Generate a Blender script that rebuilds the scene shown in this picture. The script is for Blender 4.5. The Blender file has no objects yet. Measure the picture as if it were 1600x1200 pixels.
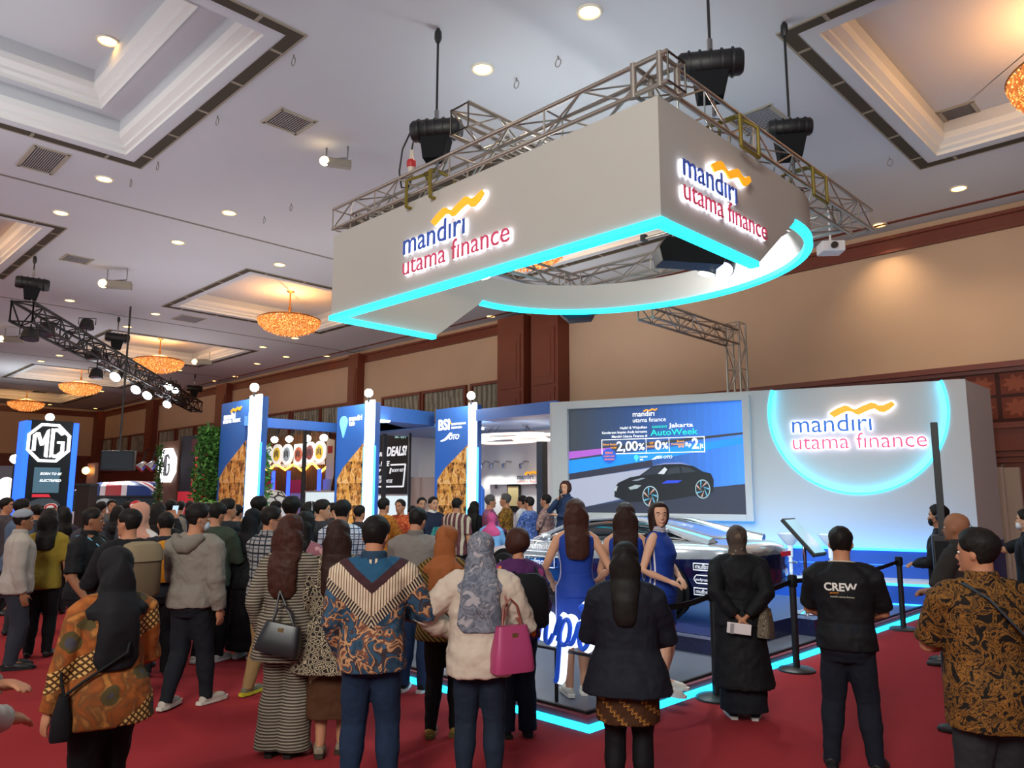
import bpy, math, random
from mathutils import Vector, Matrix, noise
PI = math.pi
random.seed(7)
C = bpy.context.scene.collection
SC = bpy.context.scene

# ------------------------------------------------------------------ camera
F_PX = 1182.6
YAW, PITCH, ROLL, EYE = -.779039, .146311, .002046, 1.82
_cy, _sy, _cp, _sp = math.cos(YAW), math.sin(YAW), math.cos(PITCH), math.sin(PITCH)
FW = Vector((_sy * _cp, _cy * _cp, _sp))
_R0 = Vector((_cy, -_sy, 0)); _U0 = _R0.cross(FW)
RT = _R0 * math.cos(ROLL) + _U0 * math.sin(ROLL)
UP = -_R0 * math.sin(ROLL) + _U0 * math.cos(ROLL)
EYEP = Vector((0, 0, EYE))
cam = bpy.data.cameras.new('camera'); cam.sensor_width = 36; cam.lens = 36 * F_PX / 1600; cam.clip_end = 300
cam_o = bpy.data.objects.new('camera', cam); C.objects.link(cam_o)
cam_o.matrix_world = Matrix(((RT.x, UP.x, -FW.x, 0), (RT.y, UP.y, -FW.y, 0), (RT.z, UP.z, -FW.z, EYE), (0, 0, 0, 1)))
SC.camera = cam_o

# ------------------------------------------------------------------ world, large lights, exposure
SC.view_settings.view_transform = 'Standard'; SC.view_settings.look = 'None'
SC.view_settings.exposure = 0.55; SC.view_settings.gamma = 1.0; SC.view_settings.use_curve_mapping = False
SC.cycles.max_bounces = 6; SC.cycles.diffuse_bounces = 3; SC.cycles.glossy_bounces = 3
SC.cycles.sample_clamp_indirect = 6.0
w = bpy.data.worlds.new('world'); SC.world = w; w.use_nodes = True
w.node_tree.nodes['Background'].inputs[0].default_value = (.80, .88, 1.0, 1)
w.node_tree.nodes['Background'].inputs[1].default_value = 0.22

def light(name, kind, loc, energy, col=(1, 1, 1), aim=None, size=.1, spot=60, blend=.5):
    l = bpy.data.lights.new(name, kind); l.energy = energy; l.color = col
    if kind == 'AREA': l.size = size
    else: l.shadow_soft_size = size
    if kind == 'SPOT': l.spot_size = math.radians(spot); l.spot_blend = blend
    o = bpy.data.objects.new(name, l); C.objects.link(o); o.location = loc
    if aim is not None:
        o.rotation_euler = (Vector(aim) - Vector(loc)).to_track_quat('-Z', 'Y').to_euler()
    return o
WARM = (1, .72, .42)
# added area lamps facing up to brighten the ceiling; the hall has no such fittings
CEIL_FILL = [((-6.5, 8.2, 6.15), 70, 3.0), ((-3, 15.6, 4.2), 60, 1.5), ((-12.5, 14.2, 4.6), 170, 2.0), ((-21, 8.5, 3.8), 260, 4.0), ((-31, 10.5, 3.8), 320, 4.0), ((-43, 9.5, 4.6), 420, 3.0),
       ((-12, 1.0, 4.6), 260, 3.0), ((-1, 1.5, 4.6), 170, 3.0), ((-22, -1, 4.6), 260, 3.0), ((3.5, 9.5, 4.6), 110, 2.5)]
for p_, e_, s_ in CEIL_FILL:
    light('ceiling_fill', 'AREA', p_, e_ * .27, (.93, .96, 1.0), (p_[0], p_[1] + .01, 9), s_)
light('hall_fill', 'AREA', (1, -5, 6.5), 680, (1, .97, .9), (-6.5, 6, 4.2), 3)  # added fill out of view, brightening the banner front; not a hall fitting
light('hall_fill', 'AREA', (-14, -4, 7.5), 350, (1, .93, .86), (-17, 6, 0), 4)  # second added fill out of view, aimed down at the carpet

# ------------------------------------------------------------------ pixel -> place helpers (1600x1200 frame)
def ray(x, y): return FW + RT * ((x - 800) / F_PX) + UP * ((600 - y) / F_PX)
def onz(x, y, z): d = ray(x, y); return EYEP + d * ((z - EYE) / d.z)
def onY(x, y, Y): d = ray(x, y); return EYEP + d * (Y / d.y)
def onX(x, y, X): d = ray(x, y); return EYEP + d * (X / d.x)
FH = Vector((_sy, _cy, 0))
def atD(x, y, D):
    d = ray(x, y); return EYEP + d * (D / d.dot(FH))
def plan(x, D, z=0):
    p = atD(x, 774, D); return Vector((p.x, p.y, z))
def above(x, y, base):
    d = ray(x, y); s = math.hypot(base[0], base[1]) / math.hypot(d.x, d.y); return EYE + d.z * s
def onplane(x, y, P, n):
    d = ray(x, y); return EYEP + d * ((Vector(P) - EYEP).dot(n) / d.dot(n))

# ------------------------------------------------------------------ materials
def lin(c):
    if isinstance(c, str):
        c = c.lstrip('#'); c = tuple(int(c[i:i + 2], 16) / 255 for i in (0, 2, 4))
    return tuple((v / 12.92 if v <= .04045 else ((v + .055) / 1.055) ** 2.4) for v in c) + (1,)
_mats = {}
def newmat(name):
    m = bpy.data.materials.new(name); m.use_nodes = True
    return m, m.node_tree, m.node_tree.nodes['Principled BSDF']
def M(col, rough=.7, metal=0, emit=0, ecol=None, noise_amt=0, nscale=6, alpha=1, trans=0, bump=0, bscale=40, coat=0):
    key = (col, rough, metal, emit, ecol, noise_amt, nscale, alpha, trans, bump, bscale, coat)
    if key in _mats: return _mats[key]
    m, t, b = newmat('mat'); c = lin(col)
    b.inputs['Base Color'].default_value = c; b.inputs['Roughness'].default_value = rough; b.inputs['Specular IOR Level'].default_value = .5 if rough < .55 else .2; b.inputs['Metallic'].default_value = metal
    if emit:
        b.inputs['Emission Color'].default_value = lin(ecol) if ecol else c; b.inputs['Emission Strength'].default_value = emit
    if trans: b.inputs['Transmission Weight'].default_value = trans
    if alpha < 1: b.inputs['Alpha'].default_value = alpha
    if coat: b.inputs['Coat Weight'].default_value = coat; b.inputs['Coat Roughness'].default_value = .05
    if noise_amt or bump:
        tc = t.nodes.new('ShaderNodeTexCoord')
    if noise_amt:
        n = t.nodes.new('ShaderNodeTexNoise'); n.inputs['Scale'].default_value = nscale; n.inputs['Detail'].default_value = 4
        t.links.new(tc.outputs['Object'], n.inputs['Vector'])
        mx = t.nodes.new('ShaderNodeMix'); mx.data_type = 'RGBA'
        k = 1 - noise_amt; mx.inputs[6].default_value = (c[0] * k, c[1] * k, c[2] * k, 1)
        k = 1 + noise_amt; mx.inputs[7].default_value = (min(1, c[0] * k), min(1, c[1] * k), min(1, c[2] * k), 1)
        t.links.new(n.outputs['Fac'], mx.inputs[0]); t.links.new(mx.outputs[2], b.inputs['Base Color'])
    if bump:
        n = t.nodes.new('ShaderNodeTexNoise'); n.inputs['Scale'].default_value = bscale; n.inputs['Detail'].default_value = 5
        t.links.new(tc.outputs['Object'], n.inputs['Vector'])
        bp = t.nodes.new('ShaderNodeBump'); bp.inputs['Strength'].default_value = bump; bp.inputs['Distance'].default_value = .02
        t.links.new(n.outputs['Fac'], bp.inputs['Height']); t.links.new(bp.outputs[0], b.inputs['Normal'])
    _mats[key] = m; return m
class NT:
    """small node helper"""
    def __init__(s, rough=.8):
        s.m, s.t, s.b = newmat('pattern'); s.b.inputs['Roughness'].default_value = rough; s.b.inputs['Specular IOR Level'].default_value = .5 if rough < .45 else .18
        s.tc = s.t.nodes.new('ShaderNodeTexCoord').outputs['Object']
        sp = s.t.nodes.new('ShaderNodeSeparateXYZ'); s.t.links.new(s.tc, sp.inputs[0]); s.x, s.y, s.z = sp.outputs
    def put(s, sock, v):
        if hasattr(v, 'links') or hasattr(v, 'is_linked'): s.t.links.new(v, sock)
        else: sock.default_value = v
    def math(s, op, a, b=0.0, c=0.0):
        n = s.t.nodes.new('ShaderNodeMath'); n.operation = op
        for i, v in enumerate((a, b, c)): s.put(n.inputs[i], v)
        return n.outputs[0]
    def scaled(s, v):
        n = s.t.nodes.new('ShaderNodeVectorMath'); n.operation = 'MULTIPLY'; s.t.links.new(s.tc, n.inputs[0]); n.inputs[1].default_value = v
        return n.outputs[0]
    def noise(s, scale, detail=3, vec=None, dist=0, out='Fac'):
        n = s.t.nodes.new('ShaderNodeTexNoise'); n.inputs['Scale'].default_value = scale; n.inputs['Detail'].default_value = detail; n.inputs['Distortion'].default_value = dist
        s.t.links.new(vec or s.tc, n.inputs['Vector']); return n.outputs[out]
    def vor(s, scale, feature='F1', vec=None, out='Distance', rnd=1):
        n = s.t.nodes.new('ShaderNodeTexVoronoi'); n.feature = feature; n.inputs['Scale'].default_value = scale; n.inputs['Randomness'].default_value = rnd
        s.t.links.new(vec or s.tc, n.inputs['Vector']); return n.outputs[out]
    def ramp(s, fac, stops, const=True):
        n = s.t.nodes.new('ShaderNodeValToRGB'); cr = n.color_ramp; cr.interpolation = 'CONSTANT' if const else 'LINEAR'
        while len(cr.elements) < len(stops): cr.elements.new(.5)
        for e, (p, c) in zip(cr.elements, stops): e.position = p; e.color = lin(c)
        s.t.links.new(fac, n.inputs[0]); return n.outputs[0]
    def mix(s, fac, a, b):
        n = s.t.nodes.new('ShaderNodeMix'); n.data_type = 'RGBA'; s.put(n.inputs[0], fac)
        for i, v in ((6, a), (7, b)):
            if isinstance(v, str): n.inputs[i].default_value = lin(v)
            else: s.t.links.new(v, n.inputs[i])
        return n.outputs[2]
    def lt(s, a, b): return s.math('LESS_THAN', a, b)
    def frac(s, a, per): return s.math('FRACT', s.math('DIVIDE', a, per))
    def done(s, col):
        s.t.links.new(col, s.b.inputs['Base Color']); return s.m

# ------------------------------------------------------------------ mesh helpers
class MB:
    def __init__(s): s.v = []; s.f = []; s.mi = []
    def add(s, vs, fs, m=0):
        o = len(s.v); s.v += [tuple(v) for v in vs]
        for f in fs: s.f.append(tuple(i + o for i in f)); s.mi.append(m)
        return s
    def box(s, c, d, rz=0, m=0, mat=None):
        x, y, z = d[0] / 2, d[1] / 2, d[2] / 2
        vs = [Vector((a * x, b * y, e * z)) for a, b, e in ((-1,-1,-1),(1,-1,-1),(1,1,-1),(-1,1,-1),(-1,-1,1),(1,-1,1),(1,1,1),(-1,1,1))]
        R = mat if mat else Matrix.Rotation(rz, 3, 'Z')
        return s.add([R @ v + Vector(c) for v in vs], [(0,3,2,1),(4,5,6,7),(0,1,5,4),(1,2,6,5),(2,3,7,6),(3,0,4,7)], m)
    def bb(s, a, b, m=0):
        return s.box([(p + q) / 2 for p, q in zip(a, b)], [abs(q - p) for p, q in zip(a, b)], m=m)
    def tube(s, pts, r, n=8, m=0, cap=True, flat=1, up=None, closed=False):
        pts = [Vector(p) for p in pts]; k = len(pts); rr = list(r) if isinstance(r, (list, tuple)) else [r] * k
        vs = []; prev = Vector(up) if up else None
        for i, p in enumerate(pts):
            if closed: t = pts[(i + 1) % k] - pts[i - 1]
            else: t = pts[min(i + 1, k - 1)] - pts[max(i - 1, 0)]
            t.normalize()
            if prev is None: prev = Vector((0, 0, 1)) if abs(t.z) < .9 else Vector((0, 1, 0))
            a = prev - t * prev.dot(t)
            if a.length < 1e-6: a = t.orthogonal()
            a.normalize(); b = t.cross(a); prev = a
            for j in range(n):
                q = 2 * PI * j / n
                vs.append(p + (a * math.cos(q) * flat + b * math.sin(q)) * rr[i])
        fs = []
        for i in range(k if closed else k - 1):
            i2 = (i + 1) % k
            for j in range(n):
                fs.append((i * n + j, i * n + (j + 1) % n, i2 * n + (j + 1) % n, i2 * n + j))
        if cap and not closed:
            fs.append(tuple(range(n - 1, -1, -1))); fs.append(tuple((k - 1) * n + j for j in range(n)))
        return s.add(vs, fs, m)
    def rod(s, a, b, r, n=6, m=0): return s.tube([a, b], r, n, m)
    def lathe(s, prof, n=24, c=(0, 0, 0), m=0, ax=None):
        vs = []; A = ax or Matrix.Identity(3)
        for r, z in prof:
            for j in range(n):
                q = 2 * PI * j / n; vs.append(A @ Vector((r * math.cos(q), r * math.sin(q), z)) + Vector(c))
        fs = []
        for i in range(len(prof) - 1):
            for j in range(n): fs.append((i * n + j, i * n + (j + 1) % n, (i + 1) * n + (j + 1) % n, (i + 1) * n + j))
        fs.append(tuple(range(n - 1, -1, -1))); fs.append(tuple((len(prof) - 1) * n + j for j in range(n)))
        return s.add(vs, fs, m)
    def prism(s, poly, d, T=None, m=0):
        """poly in local xz plane, extruded d along local -y (towards viewer of the front)"""
        T = T or Matrix.Identity(4); n = len(poly)
        vs = [T @ Vector((x, 0, z)) for x, z in poly] + [T @ Vector((x, -d, z)) for x, z in poly]
        fs = [tuple(range(n)), tuple(range(2 * n - 1, n - 1, -1))] + [(i, (i + 1) % n, n + (i + 1) % n, n + i)[::-1] for i in range(n)]
        return s.add(vs, fs, m)
    def slab(s, poly, z0, z1, m=0):
        n = len(poly); vs = [(x, y, z0) for x, y in poly] + [(x, y, z1) for x, y in poly]
        return s.add(vs, [tuple(range(n - 1, -1, -1)), tuple(range(n, 2 * n))] + [(i, (i + 1) % n, n + (i + 1) % n, n + i) for i in range(n)], m)
    def ell(s, c, r, n=12, k=8, R=None, m=0):
        vs = []; R = R or Matrix.Identity(3)
        for i in range(1, k):
            a = PI * i / k
            for j in range(n):
                q = 2 * PI * j / n
                vs.append(R @ Vector((r[0] * math.sin(a) * math.cos(q), r[1] * math.sin(a) * math.sin(q), r[2] * math.cos(a))) + Vector(c))
        vs.append(R @ Vector((0, 0, r[2])) + Vector(c)); vs.append(R @ Vector((0, 0, -r[2])) + Vector(c))
        T_, B_ = len(vs) - 2, len(vs) - 1; fs = []
        for i in range(k - 2):
            for j in range(n): fs.append((i * n + j, (i + 1) * n + j, (i + 1) * n + (j + 1) % n, i * n + (j + 1) % n))
        for j in range(n):
            fs.append((T_, j, (j + 1) % n)); fs.append((B_, (k - 2) * n + (j + 1) % n, (k - 2) * n + j))
        return s.add(vs, fs, m)
    def rings(s, rs, m=0):
        """closed skin over a list of point rings"""
        n = len(rs[0]); vs = [p for r in rs for p in r]; fs = []
        for i in range(len(rs) - 1):
            for j in range(n): fs.append((i * n + j, i * n + (j + 1) % n, (i + 1) * n + (j + 1) % n, (i + 1) * n + j))
        fs.append(tuple(range(n - 1, -1, -1))); fs.append(tuple((len(rs) - 1) * n + j for j in range(n)))
        return s.add(vs, fs, m)
    def mesh(s, name, smooth=False):
        me = bpy.data.meshes.new(name); me.from_pydata(s.v, [], s.f)
        if any(s.mi): me.polygons.foreach_set('material_index', s.mi)
        if smooth: me.polygons.foreach_set('use_smooth', [True] * len(s.f))
        me.update(); return me
def link(name, me, parent=None, mats=()):
    o = bpy.data.objects.new(name, me); C.objects.link(o)
    if parent is not None: o.parent = parent
    for m in mats: me.materials.append(m)
    return o
def obj(name, mb, mat, parent=None, smooth=False, bevel=0, fix=False, label=None):
    mats = mat if isinstance(mat, (list, tuple)) else [mat]
    me = mb.mesh(name, smooth)
    if fix:
        import bmesh
        b = bmesh.new(); b.from_mesh(me); bmesh.ops.recalc_face_normals(b, faces=b.faces); b.to_mesh(me); b.free()
    o = link(name, me, parent, mats)
    if bevel:
        bv = o.modifiers.new('bevel', 'BEVEL'); bv.width = bevel; bv.segments = 2; bv.limit_method = 'ANGLE'
    if smooth and not bevel:
        try: me.set_sharp_from_angle(angle=math.radians(40))
        except Exception: pass
    if label: o['label'] = label
    return o
def tag(o, label, cat, group=None, kind=None):
    o['label'] = label; o['category'] = cat
    if group: o['group'] = group
    if kind: o['kind'] = kind
    return o
def thing(name, label, cat, loc=(0, 0, 0), rz=0, group=None):
    o = bpy.data.objects.new(name, None); o.empty_display_size = .2; C.objects.link(o); o.location = loc; o.rotation_euler = (0, 0, rz)
    return tag(o, label, cat, group)
def struct(name, mb, mat, parent=None, **k):
    o = obj(name, mb, mat, parent, **k)
    if parent is None: o['kind'] = 'structure'
    return o
def text_mesh(s, size=1, bold=0, extrude=.01, align='LEFT', shear=0, space=1, width=1):
    c = bpy.data.curves.new('text', 'FONT'); c.body = s; c.size = size; c.offset = bold; c.extrude = extrude; c.align_x = align; c.shear = shear; c.space_character = space
    c.resolution_u = 3
    o = bpy.data.objects.new('text', c); C.objects.link(o)
    me = bpy.data.meshes.new_from_object(o.evaluated_get(bpy.context.evaluated_depsgraph_get()) if False else o)
    bpy.data.objects.remove(o); bpy.data.curves.remove(c)
    return me
_probe = {}
def text_w(s, bold=0, space=1):
    me = text_mesh(s, 1, bold, 0, space=space); xs = [v.co.x for v in me.vertices]; zs = [v.co.y for v in me.vertices]
    r = (min(xs), max(xs), min(zs), max(zs)); bpy.data.meshes.remove(me); return r
def put_text(name, s, T, w, mat, parent, h=None, bold=0, extrude=.01, shear=0, space=1, label=None):
    """lettering: local x right, z up on a board facing -y; T places its lower-left; scaled to width w (and cap height h)"""
    me = text_mesh(s, 1, bold, extrude, shear=shear, space=space)
    if not len(me.vertices): return None
    xs = [v.co.x for v in me.vertices]; ys = [v.co.y for v in me.vertices]
    x0, x1 = min(xs), max(xs); k = w / (x1 - x0); kz = h / (max(ys)) if h else k
    for v in me.vertices:
        x, y, z = v.co; v.co = T @ Vector(((x - x0) * k, -z, y * kz))
    me.name = name
    o = link(name, me, parent, [mat])
    if label: o['label'] = label
    return o
def TF(o, ex, n):
    """frame: origin o, local x = ex, local -y = n (outward), z up"""
    ex = Vector(ex).normalized(); n = Vector(n).normalized(); z = n.cross(ex) * -1
    z = Vector((0, 0, 1)) if abs(z.z) > .9 else z
    y = -n
    return Matrix(((ex.x, y.x, z.x, o[0]), (ex.y, y.y, z.y, o[1]), (ex.z, y.z, z.z, o[2]), (0, 0, 0, 1)))
# ================================================================== THE HALL
ZC, WY, WX = 7.9, 18.1, -60.0
c_ceil = M('#c3c7cb', .9, noise_amt=.03, nscale=.6)
c_white = M('#d9dad8', .8); c_trim = M('#8f8878', .6); c_slot = M('#4a443a', .9)
c_red = M('#6b2f1e', .45, noise_amt=.18, nscale=3); c_redd = M('#4a1e14', .5, noise_amt=.2, nscale=4)
c_plaster = M('#bda188', .9, noise_amt=.07, nscale=.8)
# floor: red fitted carpet
nt = NT(.95)
ff = nt.noise(140, 2); f2 = nt.noise(1.2, 3)
col = nt.mix(nt.math('MULTIPLY', f2, .7), '#8c2428', '#a62c30'); col = nt.mix(nt.math('MULTIPLY', ff, .35), col, '#5a121c')
m_carpet = nt.done(col)
struct('floor', MB().bb((WX, -8, -.2), (16, WY, 0)), m_carpet)
# ceiling with its coffers
CX = [-57.2, -46.5, -35.9, -25.0, -14.45, -4.0]; CS = 5.92
ROWA, ROWB = (-1.25, 4.68), (9.08, 14.95)
INS = .38
xs = sorted({WX - .3, 16} | {x + INS for x in CX} | {x + CS - INS for x in CX})
ys = sorted({-8, WY + .3} | {v + INS * s for r in (ROWA, ROWB) for v, s in zip(r, (1, -1))})
mb = MB()
for i in range(len(xs) - 1):
    for j in range(len(ys) - 1):
        cx, cy = (xs[i] + xs[i + 1]) / 2, (ys[j] + ys[j + 1]) / 2
        if any(x + INS < cx < x + CS - INS for x in CX) and any(r[0] + INS < cy < r[1] - INS for r in (ROWA, ROWB)): continue
        mb.add([(xs[i], ys[j], ZC), (xs[i], ys[j + 1], ZC), (xs[i + 1], ys[j + 1], ZC), (xs[i + 1], ys[j], ZC)], [(0, 1, 2, 3)])
ceil = struct('ceiling', mb, c_ceil)
def ringstrip(mb, x0, y0, x1, y1, prof):
    for (d0, z0), (d1, z1) in zip(prof, prof[1:]):
        a = [(x0 + d0, y0 + d0), (x1 - d0, y0 + d0), (x1 - d0, y1 - d0), (x0 + d0, y1 - d0)]
        b = [(x0 + d1, y0 + d1), (x1 - d1, y0 + d1), (x1 - d1, y1 - d1), (x0 + d1, y1 - d1)]
        for k in range(4):
            q = (k + 1) % 4
            mb.add([(*a[k], z0), (*a[q], z0), (*b[q], z1), (*b[k], z1)], [(3, 2, 1, 0)])
def coffer(x0, row):
    y0, y1 = row; x1 = x0 + CS; z = ZC
    co = MB()
    step = [(INS, z), (INS, z + .06), (INS + .07, z + .09), (INS + .07, z + .14), (INS + .17, z + .2), (INS + .2, z + .3)]
    if row is ROWA:
        fl = [(INS + .2, z + .3), (INS + .2, z + .52), (1.02, z + .52)]
        st2 = [(1.02, z + .40), (1.02, z + .47), (1.09, z + .5), (1.09, z + .55), (1.2, z + .62), (1.22, z + .72)]
        zt = z + .95; top = [(1.22, z + .72), (1.22, zt), (CS / 2, zt)]
    else:
        fl = []; st2 = []; zt = z + .5; top = [(INS + .2, z + .3), (INS + .2, zt), (CS / 2, zt)]
    cor = MB(); ringstrip(cor, x0, y0, x1, y1, step)
    if st2: ringstrip(cor, x0, y0, x1, y1, st2)
    struct('ceiling_cornice', cor, c_white, ceil)
    t = MB()
    if fl: ringstrip(t, x0, y0, x1, y1, fl)
    ringstrip(t, x0, y0, x1, y1, top)
    struct('ceiling_recess', t, c_ceil, ceil)
    # slot diffuser round the edge, with pale dividers
    s = MB(); dv = MB(); wd = .17; zz = z - .012
    for a, b in (((x0, y0), (x1, y0 + wd)), ((x0, y1 - wd), (x1, y1)), ((x0, y0 + wd), (x0 + wd, y1 - wd)), ((x1 - wd, y0 + wd), (x1, y1 - wd))):
        s.bb((*a, zz), (*b, z + .005))
    for k in range(5):
        q = .6 + k * 1.18
        for (cx, cy, dx, dy) in ((x0 + q, y0 + wd / 2, .05, wd), (x0 + q, y1 - wd / 2, .05, wd), (x0 + wd / 2, y0 + q, wd, .05), (x1 - wd / 2, y0 + q, wd, .05)):
            dv.box((cx, cy, z - .012), (dx, dy, .012))
    for a, b in (((x0 - .03, y0 - .03), (x1 + .03, y0)), ((x0 - .03, y1), (x1 + .03, y1 + .03)), ((x0 - .03, y0), (x0, y1)), ((x1, y0), (x1 + .03, y1))):
        dv.bb((*a, z - .016), (*b, z + .004))
    struct('ceiling_slot', s, c_slot, ceil); struct('ceiling_slot_trim', dv, c_trim, ceil)
    return zt
ztop = {}
for k, x in enumerate(CX):
    for r in (ROWA, ROWB):
        if r is ROWA and k == 5: continue
        ztop[(k, r is ROWA)] = coffer(x, r)
# the sixth opening beside the photographer, closed plainly
x = CX[5]; struct('ceiling_recess', MB().bb((x + INS, ROWA[0] + INS, ZC + .3), (x + CS - INS, ROWA[1] - INS, ZC + .35)), c_ceil, ceil)
g = MB()
for x in (-16.68, -27.38, -38.2, -48.9): g.bb((x - .04, -8, ZC - .006), (x + .04, WY, ZC + .01))
struct('ceiling_groove', g, M('#7d7a72', .8), ceil)
# walls
struct('wall_back', MB().bb((WX, WY, 0), (16, WY + .3, ZC)), c_plaster)
struct('wall_left', MB().bb((WX - .3, -8, 0), (WX, WY + .3, ZC)), c_plaster)
cr = MB()
for z0, z1, d in ((7.36, 7.42, .1), (7.42, 7.66, .06), (7.66, 7.74, .14)):
    cr.bb((WX, WY - d, z0), (16, WY + .02, z1)); cr.bb((WX - .02, -8, z0), (WX + d, WY, z1))
cr.bb((WX, WY - .62, ZC - .02), (16, WY - .52, ZC + .01)); 
struct('trim_1', cr, c_red)
# timber panelling below, with a carved band
nt = NT(.5)
fx = nt.math('SUBTRACT', nt.frac(nt.x, .62), .5); fz = nt.math('SUBTRACT', nt.frac(nt.math('SUBTRACT', nt.z, 3.36), .5), .5)
rr = nt.math('SQRT', nt.math('ADD', nt.math('MULTIPLY', fx, fx), nt.math('MULTIPLY', fz, fz)))
ang = nt.math('ARCTAN2', fz, fx); pet = nt.math('MULTIPLY', nt.math('SINE', nt.math('MULTIPLY', ang, 8)), .07)
ros = nt.lt(rr, nt.math('ADD', pet, .3)); sq = nt.lt(nt.math('MAXIMUM', nt.math('ABSOLUTE', fx), nt.math('ABSOLUTE', fz)), .43)
col = nt.mix(nt.noise(3), '#5c2a1c', '#7a3a26'); col2 = nt.mix(sq, '#3b1810', col); col3 = nt.mix(ros, col2, '#8a4a34'); 
m_carved = nt.done(col3)
wd = MB(); wd.bb((WX, WY - .06, 0), (16, WY, 3.2)); wd.bb((WX, WY - .1, 3.2), (16, WY, 3.32)); wd.bb((WX, WY - .1, 4.36), (16, WY, 4.44)); wd.bb((WX, WY - .18, 4.44), (16, WY, 4.56))
for zz in (2.5, 2.62, 2.74): wd.bb((WX, WY - .12, zz), (16, WY, zz + .06))
wd.bb((WX, -8, 0), (WX + .06, WY, 4.4)); wd.bb((WX, -8, 4.4), (WX + .14, WY, 4.56))
struct('trim_2', wd, c_red)
struct('trim_3', MB().bb((WX, WY - .08, 3.32), (16, WY, 4.36)), m_carved)
# tall dark opening in the panelling at the far right
struct('door_1', MB().bb((-1.7, WY - .1, 0), (1.6, WY - .05, 2.45)), M('#2a120d', .7))
# pilasters
def pil(n, xa, xb, d=.35):
    p = MB(); p.bb((xa, WY - d, 0), (xb, WY + .05, 7.74)); w_ = xb - xa
    for z0, z1 in ((.3, 3.2), (3.3, 5.2), (5.3, 7.1)):
        p.bb((xa + w_ * .12, WY - d - .03, z0), (xb - w_ * .12, WY - d + .02, z1))
        p.bb((xa + w_ * .25, WY - d - .045, z0 + .25), (xb - w_ * .25, WY - d, z1 - .25))
    struct('trim_%d' % n, p, c_red)
X = lambda px, y=600: onY(px, y, WY).x
pil(4, X(795), X(836), .55); pil(5, X(848), X(890), .55); pil(6, X(554), X(569)); pil(7, X(348), X(364)); pil(8, X(240), X(251)); pil(9, WX, WX + 1.0, .5)
struct('trim_10', MB().bb((X(836), WY - .2, 0), (X(848), WY, 7.74)), c_redd)
# windows with drawn grey curtains
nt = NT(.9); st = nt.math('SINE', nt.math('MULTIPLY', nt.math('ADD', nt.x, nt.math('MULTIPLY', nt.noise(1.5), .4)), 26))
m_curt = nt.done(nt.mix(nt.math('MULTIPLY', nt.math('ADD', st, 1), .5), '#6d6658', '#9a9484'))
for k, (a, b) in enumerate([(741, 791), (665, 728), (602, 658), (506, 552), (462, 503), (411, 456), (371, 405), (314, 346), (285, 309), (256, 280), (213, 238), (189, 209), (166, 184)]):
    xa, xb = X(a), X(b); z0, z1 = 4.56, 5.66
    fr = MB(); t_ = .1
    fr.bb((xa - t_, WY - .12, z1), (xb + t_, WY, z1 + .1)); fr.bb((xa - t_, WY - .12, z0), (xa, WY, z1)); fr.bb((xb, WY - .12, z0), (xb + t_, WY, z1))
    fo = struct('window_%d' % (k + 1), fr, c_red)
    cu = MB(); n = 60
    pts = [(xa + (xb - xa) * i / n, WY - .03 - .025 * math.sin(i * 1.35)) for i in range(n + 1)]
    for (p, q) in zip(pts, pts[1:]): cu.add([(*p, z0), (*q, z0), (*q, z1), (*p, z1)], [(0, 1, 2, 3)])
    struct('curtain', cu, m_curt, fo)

# ---------------------------------------------------------------- ceiling fittings
m_bulb = M('#ffe2b0', .5, emit=9, ecol='#ffc060'); m_ringw = M('#d8d2c4', .5)
DL = [((168, 63), 'inside the large unlit stepped ceiling recess'), ((921, 18), 'at the top edge of the picture above the truss corner'),
 ((754, 107), 'between the two hoist hooks over the white banner'), ((163, 279), 'beside the brown grille under the stepped recess'),
 ((95, 332), 'close to the corner of the amber-lit recess'), ((358, 332), 'above the empty stretch of ceiling beside the banner end'), ((278, 378), 'midway along the dark ceiling groove'),
 ((437, 413), 'just off the corner of the recess with the biggest chandelier'), ((1498, 294), 'beneath the recess with the cut-off chandelier'), ((1374, 351), 'at the wall end beyond the truss tip'),
 ((243, 490), 'over the ceiling groove near the pale grille'), ((199, 510), 'above the second chandelier, near the groove'), ((109, 469), 'directly behind the black hoist of the black truss'),
 ((461, 528), 'just under the biggest chandelier'), ((411, 542), 'at the edge of the second chandelier recess'), ((447, 557), 'in the row along the back wall, near the banner'),
 ((510, 556), 'closest to the back wall cornice near the banner tip'), ((402, 568), 'second from the back wall cornice by the blue pillar'), ((368, 588), 'above the lamp of the first blue pillar'),
 ((336, 595), 'over the far end of the black truss'), ((280, 578), 'below the second chandelier'), ((93, 555), 'behind the middle of the black truss'), ((64, 564), 'over the third chandelier'),
 ((159, 611), 'beyond the third chandelier'), ((149, 638), 'in the far corner by the wall'), ((139, 616), 'tucked under the third chandelier'), ((78, 632), 'above the black tower by the wall'), ((767, 494), 'under the curved banner beside the dark pilasters')]
hm = None
for (px, lab) in DL:
    z = ztop[(4, True)] if px == (168, 63) else ZC
    p = onz(px[0], px[1], z)
    t = thing('ceiling_downlight', 'round warm ceiling downlight ' + lab, 'light', (p.x, p.y, z), group='recessed ceiling downlights')
    if hm is None:
        hm = MB().tube([(.15 * math.cos(i * PI / 12), .15 * math.sin(i * PI / 12), -.006) for i in range(24)], .022, 8, closed=True).mesh('trim_ring', True); hm.materials.append(m_ringw)
        lm = MB().lathe([(.0, -.008), (.13, -.008), (.13, -.002)], 20).mesh('lamp', True); lm.materials.append(m_bulb)
    link('trim_ring', hm, t); link('lamp', lm, t)
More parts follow.
